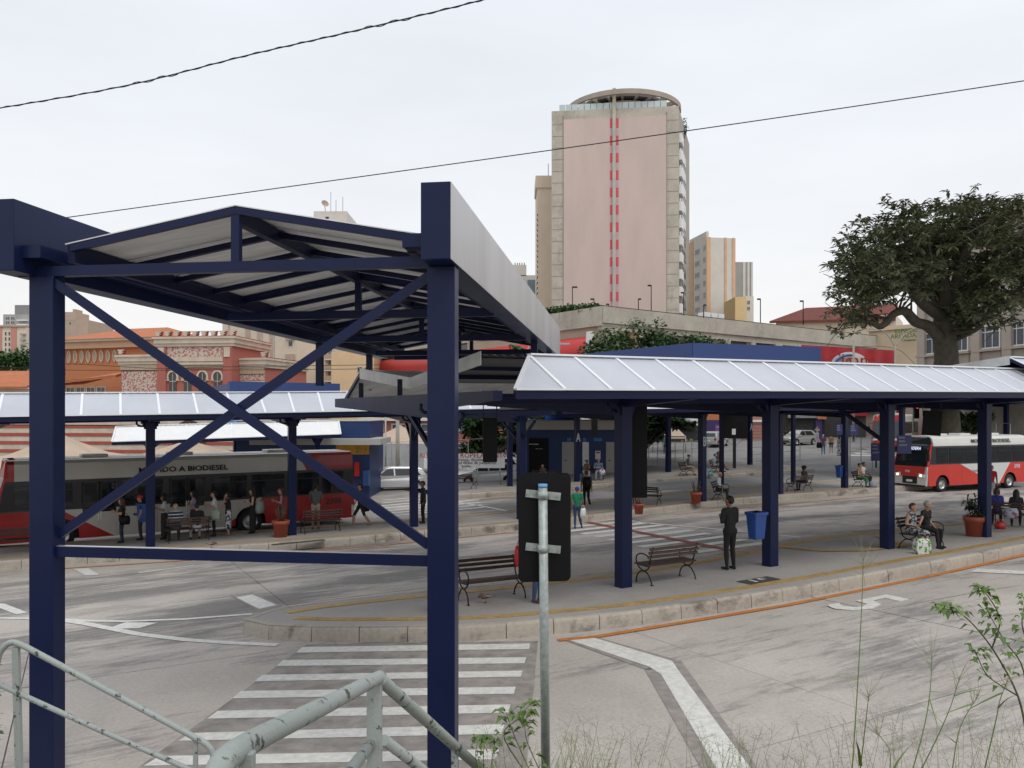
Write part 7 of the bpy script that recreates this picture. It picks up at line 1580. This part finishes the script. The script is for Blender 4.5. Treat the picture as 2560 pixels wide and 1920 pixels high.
# ================================================================== vegetation
bark = mat('tree_bark', (.07, .06, .042), .95, 0, .35, 3, .5, 14)
def leafcloud(mb, c, rad, n, rr, size, flat=.7, droop=.35):
    for k in range(n):
        d = Vector((rr.gauss(0, 1), rr.gauss(0, 1), rr.gauss(0, 1))); d = d.normalized() * (rr.random() ** .45); q = c + Vector((d.x * rad, d.y * rad, d.z * rad * flat))
        a = Vector((rr.gauss(0, 1) + d.x, rr.gauss(0, 1) + d.y, rr.gauss(0, .55) - droop)).normalized(); s = size * rr.uniform(.6, 1.3); b = a.cross(Vector((rr.gauss(0, .4), rr.gauss(0, .4), 1))).normalized() * s * .30
        m_ = q + a * s * .5 + Vector((0, 0, .04 * s)); mb.add([q, m_ - b, q + a * s, m_ + b], [(0, 1, 2, 3)])
def sprig(mb, c, n, rr, size):      # whorl of long leaves at a twig tip
    for k in range(n):
        a = rr.uniform(0, 6.283); el = rr.uniform(-.75, .55); d = Vector((math.cos(a) * math.cos(el), math.sin(a) * math.cos(el), math.sin(el))); s = size * rr.uniform(.7, 1.2); b = d.cross(Vector((0, 0, 1))).normalized() * s * .17
        m_ = c + d * s * .55 + Vector((0, 0, .05 * s)); mb.add([c, m_ - b, c + d * s - Vector((0, 0, .10 * s)), m_ + b], [(0, 1, 2, 3)])
# the big tree: limbs follow the photograph's main forks, each at its own depth
YT = 54.0; rt = random.Random(11)
bp_ = at(2362, 925, YT); bz = Vector((bp_.x, YT, g(bp_.x, YT)))
tree = thing('tree', 'large spreading tree with dark glossy leaves at the right', 'tree', bz)
trunk = MB(); crown = MB()
def T3(px, py, dy=0): return at(px, py, YT + dy)
trunk.tube(smooth_path([bz - Vector((0, 0, .3)), T3(2362, 1010), T3(2366, 900), T3(2362, 845), T3(2368, 790)], 4), [.95] * 4 + [.82] * 4 + [.74] * 4 + [.76, .82, .85, .8, .7], 14)
limbs = [([(2360, 860, 0), (2325, 818, -1), (2290, 805, -1.5), (2262, 778, -2), (2235, 785, -2.5), (2205, 815, -3), (2180, 808, -3), (2150, 800, -3)], .42),
         ([(2365, 800, 0), (2310, 760, -1.5), (2282, 725, -2.5), (2262, 712, -3), (2232, 730, -3.5), (2195, 700, -4), (2150, 715, -4), (2090, 705, -4)], .40),
         ([(2368, 790, 0), (2320, 720, 1), (2270, 690, 1), (2240, 640, 1.5), (2235, 590, 2), (2270, 545, 2)], .38),
         ([(2370, 785, 0), (2360, 700, -2), (2330, 640, -3), (2300, 600, -3), (2265, 600, -3)], .42),
         ([(2375, 785, 0), (2400, 690, 2), (2390, 610, 3), (2420, 540, 3), (2440, 500, 3)], .45),
         ([(2380, 790, 0), (2440, 700, -2), (2500, 640, -3), (2540, 590, -3), (2600, 560, -3)], .45),
         ([(2385, 830, 0), (2440, 800, -2), (2500, 755, -3), (2560, 740, -3), (2640, 745, -3)], .38),
         ([(2375, 790, 0), (2450, 720, 4), (2520, 690, 5), (2600, 650, 6), (2680, 640, 6)], .42),
         ([(2370, 780, 0), (2330, 660, 5), (2280, 640, 6), (2230, 660, 7)], .35), ([(2385, 850, 0), (2440, 825, -2), (2470, 800, -3)], .2),
         ([(2372, 770, 0), (2410, 640, -4), (2450, 590, -5), (2500, 540, -5)], .36), ([(2320, 740, 1), (2250, 700, 3), (2180, 660, 4), (2140, 640, 4)], .25)]
tips = []
for pts, r0 in limbs:
    p_ = smooth_path([tuple(T3(*q)) for q in pts], 5); n_ = len(p_); trunk.tube(p_, [r0 * (1 - .72 * i / (n_ - 1)) for i in range(n_)], 8, caps=False)
    for i in range(int(n_ * .35), n_, 2):
        for k in range(3):
            d = Vector((rt.gauss(0, 1), rt.gauss(0, 1), rt.gauss(.35, .7))).normalized() * rt.uniform(1.0, 2.6); q = p_[i] + d; m_ = p_[i].lerp(q, .5) + Vector((rt.gauss(0, .2), rt.gauss(0, .2), rt.gauss(0, .2)))
            qx, qy = q.x / q.y * FOC + CX, CY - (q.z - HC) / q.y * FOC
            if 2190 < qx < 2330 and 735 < qy < 860 or qy > 850: continue
            if qx < 2085 or qy < 490 or (qx < 2200 and qy < 550): continue
            trunk.tube([p_[i], m_, q], [.09, .06, .03], 5, caps=False); tips.append(q)
            for j in range(3): q2 = q + Vector((rt.gauss(0, .7), rt.gauss(0, .7), rt.gauss(.1, .5))); trunk.tube([q, q2], [.03, .015], 4, caps=False); tips.append(q2)
inside = []
for q in tips:
    px = q.x / q.y * FOC + CX; py = CY - (q.z - HC) / q.y * FOC
    inside.append((q, px, py))
for q, px, py in inside:
    if (py > 815 and px > 2230) or py > 840 or (2190 < px < 2330 and 735 < py < 830): continue
    if rt.random() < .22 or px < 2092 + rt.gauss(0, 8) or py < 498 + rt.gauss(0, 8) or (px < 2200 and py < 560): continue
    for k in range(3): sprig(crown, q + Vector((rt.gauss(0, .38), rt.gauss(0, .38), rt.gauss(0, .28))), rt.randint(7, 11), rt, .52)
# extra clumps that fill the outline seen in the photograph
for px, py, n_ in ((2105, 790, 9), (2140, 760, 8), (2105, 730, 5), (2120, 690, 8), (2110, 640, 8), (2160, 610, 9), (2200, 570, 9), (2250, 540, 8), (2180, 660, 9), (2330, 520, 9), (2380, 515, 9), (2430, 505, 9), (2480, 525, 9), (2530, 510, 9), (2300, 560, 8), (2350, 590, 10), (2420, 590, 10), (2490, 600, 10), (2550, 620, 10), (2400, 660, 10), (2330, 680, 8), (2460, 670, 10), (2520, 680, 10), (2310, 720, 7), (2340, 740, 6), (2420, 740, 8), (2480, 745, 8), (2540, 760, 7), (2170, 720, 8), (2210, 740, 5), (2240, 690, 7), (2440, 780, 5), (2500, 790, 4)):
    for k in range(int(n_ * .75)):
        q = at(px + rt.gauss(0, 17), py + rt.gauss(0, 12), YT + rt.gauss(0, 3)); 
        for j in range(3): sprig(crown, q + Vector((rt.gauss(0, .35), rt.gauss(0, .35), rt.gauss(0, .25))), rt.randint(8, 12), rt, .5)
trunk.build('trunk', bark, tree, bz); crown.build('crown', leaf_mat('lf_bigtree', (.024, .038, .018), (.19, .205, .10)), tree, bz, fix=False)
def bushy(label, clumps, Y, size, m, name='tree', trunkp=None, dens=150, seed=1, rad=1.0):
    rr_ = random.Random(seed); c0 = at(clumps[0][0], clumps[0][1], Y); base = Vector((c0.x, Y, g(c0.x, Y))); t = thing(name, label, name, base); cr = MB(); tk = MB()
    for px, py, r_ in clumps:
        c = at(px, py, Y + rr_.gauss(0, .8)); 
        for k in range(5): leafcloud(cr, c + Vector((rr_.gauss(0, r_ * .4), rr_.gauss(0, r_ * .4), rr_.gauss(0, r_ * .25))), r_ * .62, dens // 5, rr_, size)
        if trunkp: a = at(*trunkp, Y); tk.tube([base + Vector((0, 0, -.2)), Vector((a.x, Y, a.z)), c], [.3, .2, .06], 6, caps=False)
    if not trunkp: tk.tube([base, c0], [.12, .05], 6)
    tk.build('trunk', bark, t, base); cr.build('crown', m, t, base, fix=False); return t
lg1 = leaf_mat('lf_mid', (.025, .06, .02), (.10, .16, .05)); lg2 = leaf_mat('lf_mango', (.012, .03, .010), (.05, .10, .025)); lg3 = leaf_mat('lf_far', (.03, .07, .02), (.09, .17, .05))
bushy('flat topped green tree before the concrete building', [(1500, 868, 1.6), (1540, 855, 1.9), (1590, 845, 2.0), (1640, 838, 2.2), (1690, 848, 2.0), (1740, 858, 1.7), (1780, 862, 1.2), (1615, 865, 2), (1680, 872, 2), (1560, 875, 1.8)], 72, .42, lg1, trunkp=(1640, 930), dens=650, seed=2)
bushy('dark drooping mango tree behind the near column', [(1165, 1060, 1.5), (1190, 1090, 1.5), (1180, 1125, 1.2), (1230, 1050, 1.7), (1270, 1070, 1.6), (1300, 1045, 1.5), (1250, 1100, 1.2), (1290, 1110, 1.0), (1340, 1040, 1.4), (1400, 1035, 1.3)], 62, .5, lg2, trunkp=(1245, 1130), dens=420, seed=3)
bushy('dark leafy tree over the beige awning', [(1580, 1045, 1.5), (1620, 1050, 1.4), (1660, 1052, 1.2), (1600, 1085, 1.2), (1640, 1080, 1.0), (1685, 1058, .9)], 66, .5, lg2, trunkp=(1590, 1140), dens=420, seed=4)
bushy('green tree mass at the far left edge', [(10, 895, 2.6), (40, 905, 2.4), (-30, 900, 3), (60, 912, 2)], 110, .7, lg3, trunkp=(20, 960), dens=420, seed=5)
bushy('small green shrub beside the far B column', [(2425, 1045, .8), (2445, 1055, .8), (2435, 1070, .8), (2460, 1045, .6)], 60, .35, lg1, 'shrub', dens=350, seed=6)
bushy('small green top peeking over the platform roof gap', [(1275, 878, .7), (1292, 874, .6)], 70, .3, lg3, 'shrub', dens=240, seed=7)
rr_ = random.Random(9)
for k in range(8):
    px = 1362 + k * 18; bushy(['lowest', 'second', 'third', 'fourth', 'fifth', 'sixth', 'seventh', 'rightmost'][k] + ' bush from the left on the concrete roof edge', [(px, 781 - k * 1.7, .65), (px + 8, 777 - k * 1.7, .55)], 94 - k, .38, lg3, 'bush', dens=160, seed=20 + k)
# ---- weeds on the embankment
grass_m = leaf_mat('lf_grass', (.06, .12, .02), (.20, .30, .07)); straw = leaf_mat('lf_straw', (.20, .20, .09), (.36, .37, .19)); weed_m = leaf_mat('lf_weed', (.05, .11, .02), (.17, .26, .06))
def blade(mb, b, d, L_, w_, bend, rr_, n=5):
    sd_ = d.cross(Vector((0, 0, 1))); sd_ = (sd_.normalized() if sd_.length > .01 else Vector((1, 0, 0))) * w_ / 2; vs = []; q = b.copy(); dd = d.copy()
    for i in range(n + 1):
        f = 1 - (i / n) ** 1.6; vs += [q - sd_ * max(f, .04), q + sd_ * max(f, .04)]; q = q + dd * L_ / n; dd = (dd + Vector((d.x, d.y, -.6)) * bend).normalized()
    mb.add(vs, [(2 * i, 2 * i + 1, 2 * i + 3, 2 * i + 2) for i in range(n)], 0, True)
gr = MB(); st_ = MB(); rg_ = random.Random(5)
for k in range(1500):
    x = rg_.uniform(-.3, 4.2); y = rg_.uniform(5.2, 6.2); z = ez(x, y) - .02; hh = rg_.uniform(.08, .24) * (.7 + .9 * abs(math.sin(x * 2.3 + .6)))
    if x < .55 and rg_.random() < .35: hh *= 1.5
    a = rg_.uniform(0, 6.28); blade(gr, Vector((x, y, z)), Vector((math.cos(a) * .4, math.sin(a) * .4, 1)).normalized(), hh, .008, rg_.uniform(.03, .25), rg_, 3)
for k in range(170):    # thin flowering stalks
    x = rg_.uniform(-.2, 3.9); y = rg_.uniform(5.3, 6.2); z = ez(x, y) - .02; hh = rg_.uniform(.3, .62) * (1.35 if x > 2.3 else 1); a = rg_.uniform(0, 6.28); d = Vector((math.cos(a) * .22, math.sin(a) * .22, 1)).normalized(); b = Vector((x, y, z)); tip = b + d * hh + Vector((math.cos(a) * .06, 0, 0))
    st_.tube([b, b.lerp(tip, .5), tip], [.0022, .0017, .001], 3, caps=False)
    for j in range(rg_.randint(4, 9)): q = b.lerp(tip, rg_.uniform(.6, 1)); e_ = Vector((rg_.gauss(0, 1), rg_.gauss(0, 1), rg_.uniform(.2, 1.2))).normalized() * rg_.uniform(.05, .16); st_.tube([q, q + e_], [.001, .0006], 3, caps=False); st_.ball(q + e_, .0035, 4)
tag(gr.build('grass', grass_m, fix=False), 'low green grass along the embankment edge', 'grass', kind='stuff'); tag(st_.build('grass_stalks', straw, fix=False), 'thin dry grass stalks with seed heads', 'grass', kind='stuff')
def weed(label, base, stems, leafs=.05, n=9, m=weed_m, seed=1):
    rr_ = random.Random(seed); t = thing('weed', label, 'weed', base, 0, 'leafy weeds at the embankment edge'); sm = MB(); lf = MB()
    for pts, r_ in stems:
        p_ = smooth_path([tuple(Vector(q) - Vector(base)) for q in pts], 5); k_ = len(p_); sm.tube(p_, [r_ * (1 - .7 * i / k_) for i in range(k_)], 5, caps=False)
        for i in range(int(k_ * .35), k_):
            for j in range(n if i > k_ * .75 else 2):
                a = rr_.uniform(0, 6.28); el = rr_.uniform(-.4, .7); d = Vector((math.cos(a) * math.cos(el), math.sin(a) * math.cos(el), math.sin(el))); s = leafs * rr_.uniform(.5, 1.35); q = p_[i] + d * rr_.uniform(.005, .03); b = d.cross(Vector((0, 0, 1))).normalized() * s * .26
                m_ = q + d * s * .5 + Vector((0, 0, .012)); lf.add([q, m_ - b, q + d * s - Vector((0, 0, s * .3)), m_ + b], [(0, 1, 2, 3)])
    sm.build('stems', mat('weed_stem', (.10, .10, .045), .8, 0, .2, 20), t); lf.build('leaves', m, t, fix=False); return t
b = Vector((.30, 6.0, ez(.3, 6.0)))
weed('leafy weed left of the sign post foot', b + Vector((-.06, 0, 0)), [([b + Vector((-.06, 0, 0)), at(1262, 1850, 6.0), at(1290, 1800, 6.0), at(1327, 1760, 6.0)], .006), ([b + Vector((-.08, 0, 0)), at(1290, 1850, 6.0), at(1265, 1780, 6.0)], .005), ([b + Vector((.0, 0, 0)), at(1320, 1860, 6.0), at(1312, 1800, 6.05)], .005)], .075, 7, seed=2)
b = Vector((-.18, 6.0, ez(-.18, 6.0)))
weed('small feathery weed beside the right near column', b, [([b, at(1208, 1900, 6.0), at(1215, 1845, 6.0)], .005), ([b, at(1190, 1900, 6.0), at(1195, 1850, 6.0)], .004), ([b, at(1230, 1900, 6.0), at(1238, 1855, 6.0)], .004)], .05, 12, seed=3)
b = at(2570, 1860, 4.6)
weed('tall wilting weed at the lower right edge', b, [([b, at(2545, 1740, 4.6), at(2480, 1620, 4.6), at(2410, 1540, 4.6), at(2352, 1520, 4.6)], .007), ([at(2480, 1620, 4.6), at(2500, 1550, 4.6), at(2470, 1490, 4.6), at(2455, 1480, 4.6)], .005), ([b, at(2560, 1680, 4.6), at(2510, 1600, 4.6), at(2470, 1530, 4.6)], .006), ([at(2545, 1740, 4.6), at(2470, 1690, 4.6), at(2440, 1630, 4.6)], .005), ([b, at(2575, 1650, 4.7), at(2555, 1560, 4.7), at(2565, 1500, 4.7)], .006)], .055, 8, seed=4)
def tallgrass(label, stems, seed):
    rr_ = random.Random(seed); base = Vector(stems[0][0]); t = thing('grass_tuft', label, 'grass', base, 0, 'tall grass stalks'); sm = MB(); lf = MB(); hd = MB()
    for pts, lv in [(s[0:-1], s[-1]) for s in stems]:
        p_ = smooth_path([tuple(Vector(q) - base) for q in pts], 6); k_ = len(p_); sm.tube(p_, [.0035 * (1 - .6 * i / k_) for i in range(k_)], 5, caps=False)
        for f, L_, dx, dz in lv: q = p_[int(f * (k_ - 1))]; blade(lf, q, Vector((dx, rr_.gauss(0, .3), dz)).normalized(), L_, .018, .12, rr_, 6)
        for j in range(16): q = p_[-1 - j % max(2, k_ // 4)]; e_ = Vector((rr_.gauss(0, .7), rr_.gauss(0, .5), rr_.uniform(.3, 1.3))).normalized() * rr_.uniform(.06, .2); hd.tube([q, q + e_], [.0011, .0006], 3, caps=False)
    sm.build('stalks', grass_m, t); tag(lf.build('blades', grass_m, t, fix=False), kind='stuff'); tag(hd.build('seed_heads', straw, t), kind='stuff'); return t
Yg = 4.4
tallgrass('tall grass stalk rising beside the white road line', [[at(2130, 1930, Yg), at(2145, 1700, Yg), at(2155, 1500, Yg), at(2158, 1400, Yg), [(.55, .3, .75, -.1), (.35, .18, -.9, .1)]], [at(2150, 1930, Yg), at(2165, 1800, Yg), at(2172, 1740, Yg), [(.1, .3, -.3, 1)]]], 1)
tallgrass('clump of tall grass at the lower right', [[at(2280, 1930, Yg), at(2310, 1820, Yg), at(2325, 1730, Yg), at(2330, 1640, Yg), [(.7, .28, .9, -.2), (.65, .2, .2, -1)]], [at(2300, 1930, Yg), at(2340, 1850, Yg), at(2375, 1770, Yg), at(2400, 1690, Yg), [(.5, .22, -.5, .6), (.8, .2, .8, .4)]], [at(2380, 1930, Yg), at(2400, 1820, Yg), at(2445, 1740, Yg), [(.4, .3, -.6, .5), (.9, .2, -.9, -.3)]], [at(2460, 1930, Yg), at(2490, 1800, Yg), at(2500, 1750, Yg), at(2520, 1700, Yg), [(.5, .2, .2, 1), (.8, .25, -.8, -.3)]], [at(2220, 1960, Yg), at(2225, 1880, Yg), at(2190, 1830, Yg), [(.1, .25, .5, 1)]]], 2)
# ivy at the left edge
rr_ = random.Random(8); b = at(8, 1900, 7.6); t = thing('shrub', 'small leafy shrub at the lower left edge behind the railing', 'shrub', b); lf = MB(); sm = MB()
for k in range(9):
    q = Vector((rr_.uniform(-.25, 0), 0, 0)); e_ = Vector((rr_.uniform(-.1, .12), rr_.uniform(-.1, .1), rr_.uniform(.3, 1.25))); sm.tube([q, q + e_ * .5, q + e_], .004, 4)
    for j in range(20): p_ = q + e_ * rr_.uniform(.2, 1); leafcloud(lf, p_, .04, 2, rr_, .055)
sm.build('stems', MATS['weed_stem'], t); lf.build('leaves', lg1, t, fix=False)
